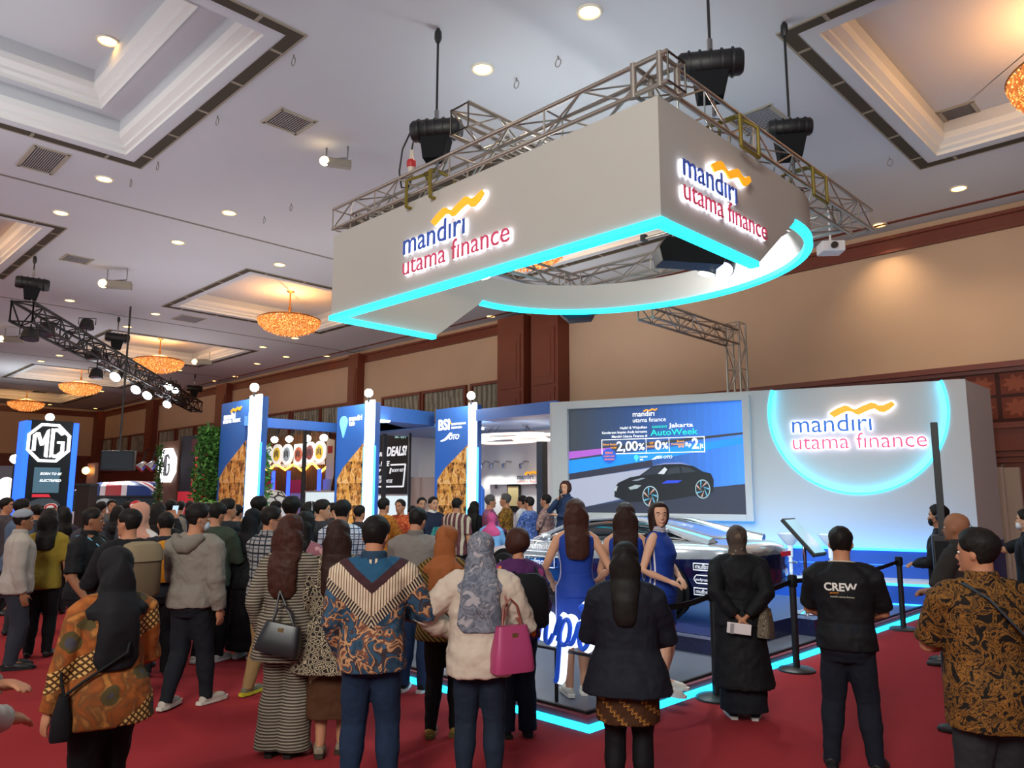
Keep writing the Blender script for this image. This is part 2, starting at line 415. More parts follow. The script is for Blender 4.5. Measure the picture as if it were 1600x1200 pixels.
for i, px in enumerate(((168, 63), (754, 107), (163, 279), (358, 332), (437, 413), (1498, 294), (461, 528), (199, 510), (1374, 351))):
    p = onz(px[0], px[1], ZC); light('downlight_beam', 'SPOT', (p.x, p.y, ZC - .05), 180, WARM, (p.x, p.y, 0), .12, 110, 1)
def vent(px, lab, s=(.62, .62), z=ZC):
    p = onz(px[0], px[1], z); t = thing('air_vent', lab, 'vent', (p.x, p.y, z), group='ceiling air grilles')
    f = MB(); a, b = s
    for c, d in (((0, b / 2, 0), (a + .1, .06, .03)), ((0, -b / 2, 0), (a + .1, .06, .03)), ((a / 2, 0, 0), (.06, b, .03)), ((-a / 2, 0, 0), (.06, b, .03))): f.box(c, d)
    obj('frame', f, M('#a29c8c', .6), t)
    l = MB(); n = 15
    for i in range(n): l.box((0, -b / 2 + b * (i + .5) / n, .0), (a, b / n * .55, .012), mat=Matrix.Rotation(.5, 3, 'X'))
    l.box((0, 0, .012), (a, b, .006))
    obj('grille', l, M('#4a443a', .8), t)
vent((68, 250), 'long brown ceiling grille beside the large stepped recess', (1.15, .55)); vent((452, 190), 'square brown ceiling grille near the truss with the small spotlight', (.6, .6))
vent((1185, 188), 'square ceiling grille seen past the truss behind the hoist', (.7, .7)); vent((1498, 175), 'brown grille inside the recess with the cut-off chandelier', (.5, .5), ZC + .5)
vent((295, 498), 'pale brown ceiling grille between two chandelier recesses', (.9, .8)); vent((120, 405), 'small brown ceiling grille near the black hoist', (.6, .6))
vent((62, 612), 'far pale ceiling grille beyond the third chandelier', (1.2, .8))
# small sprinkler heads / hanging rings
for px, lab in (((459, 91), 'beside the corner of the big stepped recess'), ((340, 186), 'along the side of the big stepped recess'), ((247, 258), 'at the lower corner of the stepped recess'),
    ((872, 93), 'between the downlight and the truss corner'), ((807, 127), 'below the downlight over the banner'), ((1390, 251), 'near the corner of the lit recess'), ((455, 323), 'next to the truss end of the white banner'), ((413, 343), 'in the bare ceiling left of the banner truss'), ((205, 285), 'close to the downlight below the stepped recess')):
    p = onz(px[0], px[1] - 5, ZC); t = thing('ceiling_hook', 'small metal hook hanging from the ceiling ' + lab, 'hook', (p.x, p.y, ZC), group='ceiling hooks')
    r = MB(); r.tube([(.05 * math.cos(a), 0, -.1 + .06 * math.sin(a)) for a in [i * PI / 6 for i in range(12)]], .008, 6, closed=True); r.rod((0, 0, 0), (0, 0, -.05), .012)
    obj('ring', r, M('#8c8a84', .4, .8), t)
# chandeliers
m_cry = None
nt = NT(.15); v = nt.vor(21); nz = nt.noise(11)
nt.b.inputs['Emission Strength'].default_value = 1.5
ec = nt.ramp(nt.math('ADD', nt.math('MULTIPLY', v, .9), nt.math('MULTIPLY', nz, .35)), [(0, '#fff4d8'), (.24, '#ffd898'), (.42, '#e79a4c'), (.62, '#6a3410')], False)
nt.t.links.new(ec, nt.b.inputs['Emission Color']); nt.b.inputs['Base Color'].default_value = lin('#c98a4c'); m_cry = nt.m
m_brass = M('#a8733a', .3, .9)
cb = MB(); rnd = random.Random(3)
for r_, z_, n in ((.98, 0, 64), (.95, -.08, 64), (.88, -.16, 60), (.78, -.235, 54), (.66, -.3, 46), (.52, -.355, 38), (.37, -.4, 28), (.2, -.43, 16), (.86, .05, 56)):
    for j in range(n):
        q = 2 * PI * (j + rnd.random() * .3) / n; h = .075 + .03 * rnd.random()
        x, y = r_ * math.cos(q), r_ * math.sin(q); s = .03
        cb.add([(x + s, y, z_), (x, y + s, z_), (x - s, y, z_), (x, y - s, z_), (x, y, z_ + h * .4), (x, y, z_ - h)],
               [(0, 1, 4), (1, 2, 4), (2, 3, 4), (3, 0, 4), (1, 0, 5), (2, 1, 5), (3, 2, 5), (0, 3, 5)])
cb.lathe([(.0, -.4), (.25, -.385), (.5, -.33), (.72, -.24), (.88, -.12), (.95, .0)], 40)
cbm = cb.mesh('crystal_bowl'); cbm.materials.append(m_cry)
rodm = {}
rng = MB()
for r_, z_ in ((1.0, .03), (.9, .08)):
    rng.tube([(r_ * math.cos(i * PI / 24), r_ * math.sin(i * PI / 24), z_) for i in range(48)], .014, 6, closed=True)
for i in range(8): q = i * PI / 4; rng.rod((.98 * math.cos(q), .98 * math.sin(q), .04), (0, 0, .3), .008)
rngm = rng.mesh('frame', True); rngm.materials.append(m_brass)
labs = {(5, 0): 'big crystal chandelier cut off by the picture edge, in the recess over the stage corner', (4, 0): 'crystal chandelier half hidden behind the white hanging banner', (3, 0): 'large crystal chandelier shown whole beside the end of the white banner',
        (2, 0): 'crystal chandelier behind the middle of the black lighting truss', (1, 0): 'crystal chandelier third along the hall, above the black tower sign', (0, 0): 'smallest crystal chandelier, last in the row by the end wall',
        (3, 1): 'crystal chandelier in the amber-lit recess of the nearer row', (4, 1): 'unlit crystal chandelier of the large stepped recess'}
for (k, a), lab in labs.items():
    zt = ztop[(k, bool(a))]; c = (CX[k] + CS / 2, (sum(ROWA) if a else sum(ROWB)) / 2, 0)
    if a and k == 4: continue
    t = thing('chandelier', lab, 'chandelier', (c[0], c[1], 7.42), group='crystal chandeliers')
    link('crystal_bowl', cbm, t); link('frame', rngm, t)
    obj('rod', MB().tube([(0, 0, .28), (0, 0, .42), (0, 0, .5), (0, 0, zt - 7.42 - .06), (0, 0, zt - 7.42)], [.03, .06, .025, .025, .14], 12), m_brass, t, True)
    light('chandelier_glow', 'POINT', (c[0], c[1], 7.42 + .2), 120, (1, .6, .25), size=.25)
for k in (0, 1, 2): 
    light('chandelier_glow', 'POINT', (CX[k] + CS / 2, sum(ROWA) / 2, 7.6), 90, (1, .6, .25), size=.25)

# ---------------------------------------------------------------- trusses
m_alu = M('#a79f94', .38, .75, noise_amt=.1, nscale=5); m_blk = M('#17181a', .5); m_blk2 = M('#0f1012', .6); m_steel = M('#8d8f92', .35, .9)
def truss(name, lab, cat, a, b, s=.29, rt=.024, rd=.011, mat=None, bay=.5, group=None, updir=(0, 0, 1), ends=True):
    """square box truss from a to b (centres)"""
    mat = mat or m_alu; a = Vector(a); b = Vector(b); d = b - a; L = d.length; d.normalize()
    u = Vector(updir); u = (u - d * u.dot(d)).normalized(); v = d.cross(u)
    t = thing(name, lab, cat, a, group=group); h = s / 2
    cn = [u * h + v * h, u * h - v * h, -u * h - v * h, -u * h + v * h]
    for c in cn: obj('chord', MB().rod(c, c + d * L, rt, 10), mat, t, True)
    br = MB(); n = max(1, round(L / bay))
    for f in range(4):
        c0, c1 = cn[f], cn[(f + 1) % 4]
        for i in range(n):
            p = d * (L * i / n); q = d * (L * (i + 1) / n)
            if (i + f) % 2: br.rod(c0 + p, c1 + q, rd, 6)
            else: br.rod(c1 + p, c0 + q, rd, 6)
            if ends and i % 3 == 0: br.rod(c0 + p, c1 + p, rd, 6)
        br.rod(c0 + d * L, c1 + d * L, rd, 6); br.rod(c0, c1, rd, 6)
    obj('lattice', br, mat, t, True)
    return t
ZT = 5.80
AX, AY, BX = -3.72, 5.72, -9.3
TG = 'silver trusses of the hanging frame'
truss('box_truss', 'silver box truss along the top of the long front banner panel', 'truss', (AX + .14, AY + .12, ZT), (BX, AY + .12, ZT), .3, group=TG)
truss('box_truss', 'silver box truss over the short side panel, its end jutting past the curve', 'truss', (AX - .12, AY + .3, ZT), (AX - .12, 11.2, ZT), .3, group=TG)
truss('box_truss', 'silver box truss over the far side of the hanging frame', 'truss', (BX + .25, AY + .3, ZT), (BX + .25, 10.9, ZT), .3, group=TG)
truss('box_truss', 'silver box truss closing the frame behind the curved panel', 'truss', (AX - .3, 10.75, ZT), (BX + .1, 10.75, ZT), .3, group=TG)
truss('box_truss', 'silver box truss lying across the frame with two open chord ends up', 'truss', (-6.25, 5.45, ZT + .36), (-6.25, 11.0, ZT + .36), .3, group=TG)
truss('box_truss', 'silver truss running from the hanging frame down to the truss tower', 'truss', (-7.62, 11.12, 5.12), (onY(1153, 610, 14.55).x, 14.39, 5.12), .3, group=TG)
tp = onY(1153, 610, 14.55)
truss('truss_tower', 'upright silver truss standing behind the screen wall', 'truss', (tp.x, 14.55, 0.0), (tp.x, 14.55, 5.45), .3, updir=(0, 1, 0))
# corner posts on the near corner
cp = thing('truss_corner', 'silver corner block where the two front trusses meet', 'truss', (AX - .1, AY + .12, ZT)); q = MB()
for sx in (-.15, .15):
    for sy in (-.15, .15): q.rod((sx, sy, -.18), (sx, sy, .18), .032, 10)
for s2 in (-.15, .15):
    for z in (-.15, .15): q.rod((-.15, s2, z), (.15, s2, z), .026, 8); q.rod((s2, -.15, z), (s2, .15, z), .026, 8)
obj('corner_frame', q, m_alu, cp, True)
def hoist(base, top, lab, clab, big=1.0, mat=m_blk, hang=True, rz=.6):
    t = thing('chain_hoist', lab, 'hoist', base, rz, group='black motor hoists')
    b = MB(); b.tube([(-.3 * big, 0, .42), (-.27 * big, 0, .42), (.27 * big, 0, .42), (.3 * big, 0, .42)], [.1 * big, .125 * big, .125 * big, .1 * big], 14)
    for x in (-.2, -.1, 0, .1, .2): b.tube([(x * big - .012, 0, .42), (x * big + .012, 0, .42)], .14 * big, 14)
    obj('motor', b, mat, t, True)
    g_ = MB(); g_.prism([(-.15, .0), (.12, .0), (.19, .3), (-.19, .3)], .22, Matrix.Translation((0, .11, 0))); obj('chain_bag', g_, M('#141619', .8), t, bevel=.01)
    obj('hook', MB().rod((0, 0, .5 * big), (0, 0, .62 * big), .03, 8), m_steel, t, True)
    obj('lower_hook', MB().rod((.02, 0, -.18), (.02, 0, .02), .022, 8), m_steel, t, True)
    if hang:
        c = thing('hoist_chain', clab, 'chain', (base[0], base[1], base[2] + .62 * big)); L = top - base[2] - .62 * big
        obj('links', MB().rod((0, 0, 0), (0, 0, L - .2), .016, 6), M('#2a2b2e', .5, .6), c)
        obj('hook', MB().tube([(0, 0, L - .2), (0, 0, L - .14), (0, 0, L - .05), (0, 0, L)], [.03, .05, .045, .02], 8), m_blk, c, True)
    return t
def spider(loc, lab):
    """yellow steel spreader gripping the truss"""
    t = thing('truss_bracket', lab, 'bracket', loc, group='olive steel truss brackets'); m = M('#7a6a1e', .5, .3)
    q = MB()
    for s in (-1, 1):
        q.tube([(s * .24, -.2, -.3), (s * .24, -.2, .05), (s * .1, 0, .16)], .022, 8); q.tube([(s * .24, .2, -.3), (s * .24, .2, .05), (s * .1, 0, .16)], .022, 8)
        q.rod((s * .24, -.2, -.3), (s * .24, .2, -.3), .022, 8)
    q.rod((-.12, 0, .16), (.12, 0, .16), .03, 8)
    obj('clamp_frame', q, m, t, True)
h1 = onY(682, 200, AY + .12); hz = ZT + .26
hoist((h1.x, AY + .12, hz), ZC, 'black motor hoist with red plug over the long front panel', 'black chain hanging from the ceiling to the hoist with the red plug', 1.1)
spider((h1.x - .1, AY + .12, ZT - .02), 'olive bracket gripping the front truss under the red-plug hoist')
pl = thing('cable_plug', 'red and white industrial plug dangling beside the front hoist', 'plug', (h1.x - .42, AY + .05, ZT + .3))
obj('plug_body', MB().lathe([(.02, -.2), (.035, -.1), (.05, 0), (.05, .06), (.03, .1), (.02, .22)], 12), M('#c9bfb0', .5), pl, True)
obj('plug_collar', MB().lathe([(.052, -.02), (.062, 0), (.062, .06), (.052, .08)], 12), M('#b32a30', .5), pl, True)
obj('cable', MB().tube([(.0, 0, .22), (.05, 0, .4), (.14, .02, .42), (.2, .05, .38)], .012, 6), m_blk, pl, True)
obj('cable', MB().tube([(0, 0, -.2), (-.06, 0, -.28), (-.2, 0, -.24), (-.26, 0, .0), (-.2, 0, .3), (-.02, 0, .5), (.12, .03, .5)], .012, 6), m_blk, pl, True)
h2 = onX(1112, 150, AX - .12); hoist((AX - .12, h2.y, ZT + .25), ZC, 'black boxy hoist over the short side panel near the truss corner', 'black chain rising out of the picture above the corner hoist', 1.15)
spider((AX - .12, h2.y + .35, ZT), 'olive bracket on the side truss beneath the corner hoist')
h3 = onX(1236, 240, AX - .12); hoist((AX - .12, h3.y, ZT + .22), ZC, 'brown-black hoist at the far part of the side truss', 'short black chain hanging by the lit recess corner', .9)
spider((AX - .12, h3.y + .25, ZT), 'olive bracket on the side truss beneath the far hoist')
# ---------------------------------------------------------------- hanging banner
ZB, ZP = 4.35, 5.57
m_ban = M('#b9b6ae', .75); m_cyan = M('#27e6ff', .5, emit=2.6, ecol='#18d8f6')
bn = thing('hanging_banner', 'white hanging banner box with a curved back and cyan light edge over the stage', 'banner', (AX, AY, ZB))
L0 = Vector((AX, AY, ZB)); rel = lambda p: tuple(Vector(p) - L0)
def wallpoly(name, pts, nrm, th=.06):
    """vertical panel with outline pts (world), thickness along nrm inward"""
    b = MB(); n = len(pts); o = [Vector(p) - L0 for p in pts]; i_ = [p + Vector(nrm) * th for p in o]
    b.add(o + i_, [tuple(range(n)), tuple(range(2 * n - 1, n - 1, -1))] + [(k, n + k, n + (k + 1) % n, (k + 1) % n) for k in range(n)])
    return obj(name, b, m_ban, bn, fix=True)
wallpoly('front_panel', [(BX, AY, ZB), (AX, AY, ZB), (AX, AY, ZP), (BX, AY, ZP)], (0, 1, 0))
for X_, nx in ((AX, -1), (BX, 1)):
    wallpoly('side_panel', [(X_, AY + .06, ZB), (X_, 7.62, ZB), (X_, 8.62, 5.1), (X_, 8.62, ZP), (X_, AY + .06, ZP)], (nx, 0, 0))
ec_, rx_, ry_ = Vector(((AX + BX) / 2, 8.62, 0)), (AX - BX) / 2, 2.35
def arcp(a, r=0, z=0): return Vector((ec_.x + (rx_ + .0 + r) * math.cos(a) * (1 + .03 * math.sin(a)), ec_.y + (ry_ + r) * math.sin(a), z))
cv = MB(); N = 48; rs = []
for i in range(N + 1):
    a = PI * i / N
    rs.append([arcp(a, 0, 5.1) - L0, arcp(a, 0, ZP) - L0, arcp(a, -.06, ZP) - L0, arcp(a, -.06, 5.1) - L0])
obj('curved_panel', cv.rings(rs), m_ban, bn, True, fix=True)
def led(pts, wd_=.07): return obj('light_strip', MB().tube([Vector(p) - L0 for p in pts], wd_ / 2, 8), m_cyan, bn, True)
e = .03
def ledbox(a, b): 
    return obj('light_strip', MB().bb(rel(a), rel(b)), m_cyan, bn)
ledbox((BX - .02, AY - .025, ZB - .05), (AX + .02, AY + .09, ZB + .015)); ledbox((AX - .09, AY + .09, ZB - .05), (AX + .02, 7.6, ZB + .01)); ledbox((BX - .02, AY + .09, ZB - .05), (BX + .09, 7.6, ZB + .01))
s = MB(); rs = []
for i in range(N + 1):
    a = PI * i / N; rs.append([arcp(a, .015, 5.05) - L0, arcp(a, .015, 5.12) - L0, arcp(a, -.085, 5.12) - L0, arcp(a, -.085, 5.05) - L0])
obj('light_strip', s.rings(rs), m_cyan, bn, True, fix=True)
light('banner_edge_glow', 'AREA', (-6.5, 7.4, 4.6), 60, (.4, .9, 1), (-6.5, 7.4, 0), 3)
light('banner_inner_fill', 'POINT', (-6.6, 7.7, 5.1), 55, (1, .97, .93), size=.15)  # added point light to brighten the panels' inner faces; no fitting hangs here
# lettering
RIB = [(458,305),(505,275),(555,255),(580,262),(600,278),(622,285),(660,265),(715,243),(740,250),(760,265),(785,266),(815,252),(838,243),(855,265),(825,292),(790,312),(765,309),(748,296),(735,286),(715,288),(680,303),(640,322),(622,318),(606,305),(590,297),(572,294),(535,310),(490,333)]
def ribbon_poly(w_): 
    k = w_ / 397.; return [((x - 458) * k, (327 - y) * k) for x, y in RIB]
m_or = M('#f0a818', .45, emit=.5, ecol='#f0a010'); m_navy = M('#2c50a8', .5, emit=.12); m_pink = M('#c23a5a', .5, emit=.2); m_halo = M('#ffffff', .5, emit=3.2, ecol='#e8ecff')
def halo_sign(T, w_, parent, scale_z=1.0, m1=m_navy, m2=m_pink, m3=m_or, off=.05, halo=m_halo, hb=.009, thick=.02):
    """two-line company lettering with a wavy ribbon; T at lower-left of the second line, w_ its width"""
    S = T @ Matrix.Diagonal((1, 1, scale_z, 1))
    rows = [('mand\u0131r\u0131', .613, m1, .004), ('utama f\u0131nance', 1.0, m2, -.002)]
    for body, ww, mt, bo2 in rows:
        zz = .142 * w_ if mt is m1 else 0
        put_text('letters', body, S @ Matrix.Translation((0, -off, zz)), ww * w_, mt, parent, bold=bo2, extrude=.006)
        if halo: put_text('letter_glow', body, S @ Matrix.Translation((-.003 * w_, -off * .5, zz - .001 * w_)), ww * w_ * 1.006, halo, parent, bold=bo2 + hb, extrude=.004)
    rp = ribbon_poly(w_ * .5)
    obj('ribbon_emblem', MB().prism(rp, thick, S @ Matrix.Translation((.295 * w_, -off, .265 * w_))), m3, parent)
    if halo:
        cx = sum(p[0] for p in rp) / len(rp); cz = sum(p[1] for p in rp) / len(rp)
        big = [((x - cx) * 1.02 + cx, (z - cz) * 1.08 + cz) for x, z in rp]
        obj('emblem_glow', MB().prism(big, .01, S @ Matrix.Translation((.295 * w_, -off * .5, .265 * w_))), halo, parent)
p0 = onY(634, 432, AY); p1 = onY(801, 389, AY)
halo_sign(Matrix.Translation(-L0) @ TF((p0.x, AY, p0.z), (1, 0, 0), (0, -1, 0)), p1.x - p0.x, bn, 1.0)
p0 = onX(1062, 312, AX); p1 = onX(1192, 372, AX)
halo_sign(Matrix.Translation(-L0) @ TF((AX, p0.y, p0.z), (0, 1, 0), (1, 0, 0)), p1.y - p0.y, bn, 1.0)
# ================================================================== THE STAND: STAGE, SCREEN WALL, CAR
m_wall = M('#cfd0ce', .7); m_blue = M('#1f63c4', .5); m_dblue = M('#16357c', .45); m_black = M('#141416', .45); m_chrome = M('#d8dbe0', .12, 1.0)
m_ledb = M('#4ac0ff', .5, emit=2.2, ecol='#2a9cff'); m_wht = M('#e9eaec', .5)
SX, SY0, SY1 = -3.95, 4.86, 13.6
nt = NT(.28); sp = nt.vor(60); n_ = nt.noise(3)
col = nt.mix(nt.lt(sp, .07), nt.mix(n_, '#4d525e', '#5e6370'), '#c8ccd8'); m_stage = nt.done(col)
nt = NT(.3); sp = nt.vor(45); col = nt.mix(nt.lt(sp, .09), nt.mix(nt.noise(2), '#1b2046', '#262c58'), '#9aa4d8'); m_spark = nt.done(col)
st = thing('stage', 'low grey stage with a cyan light strip along its red-trimmed edge', 'stage', (SX, SY0, 0))
obj('deck', MB().bb((-7.2, .05, 0), (-.04, SY1 - SY0, .1)), m_stage, st)
obj('edge_trim', MB().bb((-7.2, 0, .055), (.0, .05, .105)).bb((-.04, .05, .055), (.0, SY1 - SY0, .105)), M('#7d2a33', .5), st)
m_cy2 = M('#2fd4ff', .5, emit=2.4, ecol='#22c4f4')
obj('light_strip', MB().bb((-7.2, -.035, .0), (.035, .0, .05)).bb((.0, .0, 0), (.035, SY1 - SY0, .05)), m_cy2, st)
obj('edge_rail', MB().bb((-7.2, .05, .1), (-.06, .08, .125)).bb((-.09, .08, .1), (-.06, SY1 - SY0, .125)), m_black, st)
PZ = .3
pf = thing('platform', 'dark sparkling platform the show car is parked on', 'platform', (-4.45, 7.65, .1))
obj('deck', MB().slab([(-5.2, 0), (0, 0), (0, 1.9), (.3, 1.9), (.3, 3.9), (-5.2, 3.9)], .0, .2), m_spark, pf)
obj('edge_strip', MB().bb((-5.2, -.012, .16), (.0, 0, .19)), M('#9aa2c0', .4, .5), pf)
# screen wall, turned towards the corner of the stage
DR = Vector((-.9505, -.311, 0)).normalized(); NO = Vector((-DR.y, DR.x, 0)) ; NO = NO if NO.y < 0 else -NO   # NO points at the audience
S0 = onz(1440, 947, .1); BP = S0 - NO * 1.0; BP.z = 0
onb = lambda x, y, out=0: onplane(x, y, BP + NO * out, NO)
tr = onb(1507, 590); tl = onb(862, 632); WT = (tr.z + tl.z) / 2
R0 = Vector((tr.x, tr.y, 0)); LEN = (Vector((tl.x, tl.y, 0)) - R0).length
def bk(px, py, out=0):      # pixel -> (u from right end, z) on the wall
    p = onb(px, py, out); return (p - R0).dot(DR), p.z
EXR = -DR                    # image-right direction
wl = thing('screen_wall', 'white display wall with a big cyan-lit circle sign and mounted screen', 'wall', R0)
TW = TF((0, 0, 0), EXR, NO)  # local x to the image right, 0 at the right end; z up
cu = (bk(1201, 645)[0] + bk(1483, 641)[0]) / 2; cr_ = (bk(1201, 645)[0] - bk(1483, 641)[0]) / 2; cz = bk(1340, 773)[1] + cr_
# circle cut by the wall top
a0 = math.asin((WT - cz) / cr_)
arc = [(-cu + cr_ * math.cos(a), cz + cr_ * math.sin(a)) for a in [a0 - (PI + 2 * a0) * i / 64 for i in range(65)]]
poly = [(0, .1), (0, WT)] + arc + [(-LEN, WT), (-LEN, .1)]
wb = MB(); RC = .1
wb.prism(poly, RC, TW)
obj('front_panel', wb, m_wall, wl)
obj('recess_panel', MB().prism([(x, z) for x, z in arc], .01, TW @ Matrix.Translation((0, -.002, 0))), m_wall, wl)
sd_ = onX(1546, 612, R0.x - .01).y - R0.y
bx = MB(); bl = TW @ Vector((-LEN, 0, 0)); bx.slab([(0, .012), (bl.x, bl.y + .012), (bl.x, bl.y + .35), (-1.2, -1.2 * .327 + .36), (-1.2, sd_), (0, sd_)], 0, WT)
obj('core', bx, m_wall, wl)
obj('plinth', MB().bb((-.02, .05, 0), (.012, sd_ - .02, 1.05)), m_dblue, wl)
ls = MB(); rs = []
for i in range(65):
    a = a0 - (PI + 2 * a0) * i / 64; c_, s_ = math.cos(a), math.sin(a)
    rs.append([TW @ Vector((-cu + (cr_ - o) * c_, y, cz + (cr_ - o) * s_)) for o, y in ((.004, -.03), (.004, -RC - .012), (.032, -RC - .012), (.032, -.03))])
obj('light_ring', ls.rings(rs), M('#3fe4ff', .5, emit=5.5, ecol='#1ed2fb'), wl, True, fix=True)
u0, z0 = bk(1240, 703); u1, _ = bk(1449, 698)
halo_sign(TW @ Matrix.Translation((-u0, -.015, z0)), u0 - u1, wl, m1=M('#2f6cc8', .5, emit=.35), m2=M('#e0507c', .5, emit=.45), off=.06)
for x in (1260, 1330, 1400):
    pass
# the screen: frame and picture
sc = thing('led_screen', 'large screen in a white frame showing a dark saloon car on blue', 'screen', R0 + NO * RC)
def sp_(px, py, out=RC + .2): u, z = bk(px, py, out); return (-u, z)
f0 = sp_(862, 632); f1 = sp_(1170, 617); f2 = sp_(1178, 815)
q0 = sp_(886, 639); q1 = sp_(1159, 625.5); q2 = sp_(1166, 804)
FX0, FX1, FZ0, FZ1 = f0[0], f2[0], f2[1], (f0[1] + f1[1]) / 2
QX0, QX1, QZ0, QZ1 = q0[0], q2[0], q2[1], (q0[1] + q1[1]) / 2
TS = TW
fr = MB()
for a, b in (((FX0, FZ0), (QX0, FZ1)), ((QX1, FZ0), (FX1, FZ1)), ((QX0, FZ0), (QX1, QZ0)), ((QX0, QZ1), (QX1, FZ1))):
    fr.prism([a, (b[0], a[1]), b, (a[0], b[1])], .2, TS)
obj('frame', fr, m_wall, sc, bevel=.01)
SWd, SHt = QX1 - QX0, QZ1 - QZ0
TQ = TS @ Matrix.Translation((QX0, -.1, QZ0))
def e(c, s=.8): return M(c, .5, emit=s * .62, ecol=c)
def pat(name, pts, c, lay, s=.8): return obj(name, MB().prism([(x * SWd, z * SHt) for x, z in pts], .004, TQ @ Matrix.Translation((0, -.003 * lay, 0))), e(c, s), sc)
nt = NT(.5); 
pic = MB(); 
gx = [i / 24 for i in range(25)]
for a, b in zip(gx, gx[1:]): pic.prism([(a * SWd, 0), (b * SWd, 0), (b * SWd, SHt), (a * SWd, SHt)], .004, TQ, m=int(a * 24))
def lerp(c1, c2, t): 
    h = lambda c: [int(c[i:i + 2], 16) for i in (1, 3, 5)]
    return '#%02x%02x%02x' % tuple(int(p + (q - p) * t) for p, q in zip(h(c1), h(c2)))
def grad(t): return lerp('#3a4048', '#2d4a80', t / .45) if t < .45 else lerp('#2d4a80', '#3f86ee', (t - .45) / .55)
obj('picture', pic, [e(grad(i / 23)) for i in range(24)], sc)
pat('picture_band', [(0, .545), (.3, .60), (1, .70), (1, .72), (.3, .63), (0, .585)], '#36383f', 1); pat('picture_band', [(0, .515), (.26, .565), (.26, .615), (0, .585)], '#a85cc0', 2)
pat('picture_band', [(0, .37), (.55, .50), (1, .62), (1, .675), (.5, .585), (0, .50)], '#1f8ae6', 2); pat('picture_band', [(0, .31), (.5, .43), (.5, .49), (0, .37)], '#2f3040', 3)
pat('picture_band', [(0, .02), (.32, .13), (.62, .21), (.5, .42), (0, .31)], '#9ea2b4', 1); pat('picture_band', [(0, 0), (1, 0), (1, .265), (.62, .20), (0, .02)], '#2b3040', 4)
# the pictured car
def P_(pts, c, lay, s=.7): return pat('pictured_car', pts, c, lay, s)
P_([(.275, .15), (.28, .24), (.3, .28), (.37, .33), (.425, .345), (.50, .43), (.57, .455), (.66, .455), (.73, .425), (.78, .375), (.82, .36), (.835, .30), (.83, .20), (.79, .15), (.72, .16), (.62, .13), (.5, .105), (.36, .10)], '#15191f', 6)
P_([(.435, .345), (.50, .42), (.56, .44), (.535, .36)], '#2a2f3a', 7); P_([(.50, .435), (.57, .458), (.66, .46), (.72, .43), (.66, .448), (.57, .447)], '#8a90c0', 8)
P_([(.575, .35), (.60, .41), (.65, .425), (.66, .365)], '#30353d', 8); P_([(.667, .365), (.66, .425), (.70, .415), (.745, .375)], '#30353d', 8)
P_([(.55, .27), (.64, .275), (.665, .30), (.58, .30)], '#2c46c8', 8); P_([(.36, .235), (.40, .26), (.435, .255), (.41, .225), (.37, .215)], '#9aa4a8', 8)
P_([(.53, .36), (.57, .42), (.585, .40), (.565, .355)], '#c8ccd0', 8); P_([(.275, .21), (.285, .25), (.297, .25), (.288, .2)], '#aab2b8', 8); P_([(.38, .30), (.44, .325), (.46, .32), (.41, .295)], '#7f8894', 8)
for cx, cz_, rx, rz in ((.485, .155, .045, .095), (.775, .22, .04, .085)):
    P_([(cx + rx * math.cos(i * PI / 12), cz_ + rz * math.sin(i * PI / 12)) for i in range(24)], '#9fb8c0', 8)
    P_([(cx + rx * .9 * math.cos(i * PI / 12), cz_ + rz * .9 * math.sin(i * PI / 12)) for i in range(24)], '#1c2024', 9)
    for k in range(7):
        a = k * 2 * PI / 7; P_([(cx + .01 * math.cos(a + 1.5), cz_ + .02 * math.sin(a + 1.5)), (cx + rx * .85 * math.cos(a - .1), cz_ + rz * .85 * math.sin(a - .1)), (cx + rx * .85 * math.cos(a + .12), cz_ + rz * .85 * math.sin(a + .12))], '#c89a8a' if k % 2 else '#58a8c8', 10)
def scr_text(s, x, z, w_, c, bold=0, h=None, sh=0, lay=11, sp=1, st=1.0):
    return put_text('screen_text', s, TQ @ Matrix.Translation((x * SWd, -.003 * lay - .004, z * SHt)), w_ * SWd, e(c, st), sc, h=h * SHt if h else None, bold=bold, extrude=.0, shear=sh, space=sp)
rp = ribbon_poly(.085 * SWd); obj('screen_text', MB().prism(rp, .003, TQ @ Matrix.Translation((.455 * SWd, -.04, .94 * SHt))), e('#f0a030', 1), sc)
scr_text('mand\u0131r\u0131', .395, .90, .125, '#ffffff', .01); scr_text('utama f\u0131nance', .395, .845, .19, '#ffffff')
scr_text('Hadiri & Wujudkan', .318, .785, .158, '#ffffff', .01); scr_text('Kendaraan Impian Anda bersama', .21, .745, .266, '#ffffff', .01); scr_text('Mandiri Utama Finance di', .268, .705, .208, '#ffffff', .01)
scr_text('GAIKINDO', .505, .785, .085, '#28d8c0', .02); scr_text('Jakarta', .60, .785, .135, '#ffffff', .015, h=.038); scr_text('AutoWeek', .495, .715, .265, '#20d0c0', .015, h=.055)
fx = [(.205, .555), (.795, .555), (.795, .69), (.205, .69)]
for a, b in (((.205, .55), (.795, .557)), ((.205, .685), (.795, .692)), ((.205, .55), (.209, .692)), ((.791, .55), (.795, .692)), ((.467, .555), (.47, .69)), ((.598, .555), (.601, .69))):
    pat('screen_text', [a, (b[0], a[1]), b, (a[0], b[1])], '#ffffff', 11, 1)
scr_text('Bunga Bunga', .215, .635, .08, '#f0a030', .02); scr_text('mulai', .26, .605, .035, '#f0a030', .02); scr_text('2,00', .296, .58, .125, '#ffffff', .02, h=.09); scr_text('%', .424, .585, .036, '#ffffff', .02)
scr_text('DP', .49, .635, .022, '#f0a030', .02); scr_text('mulai', .474, .605, .04, '#f0a030', .02); scr_text('0', .518, .585, .038, '#ffffff', .03, h=.085); scr_text('%', .56, .59, .034, '#ffffff', .02)
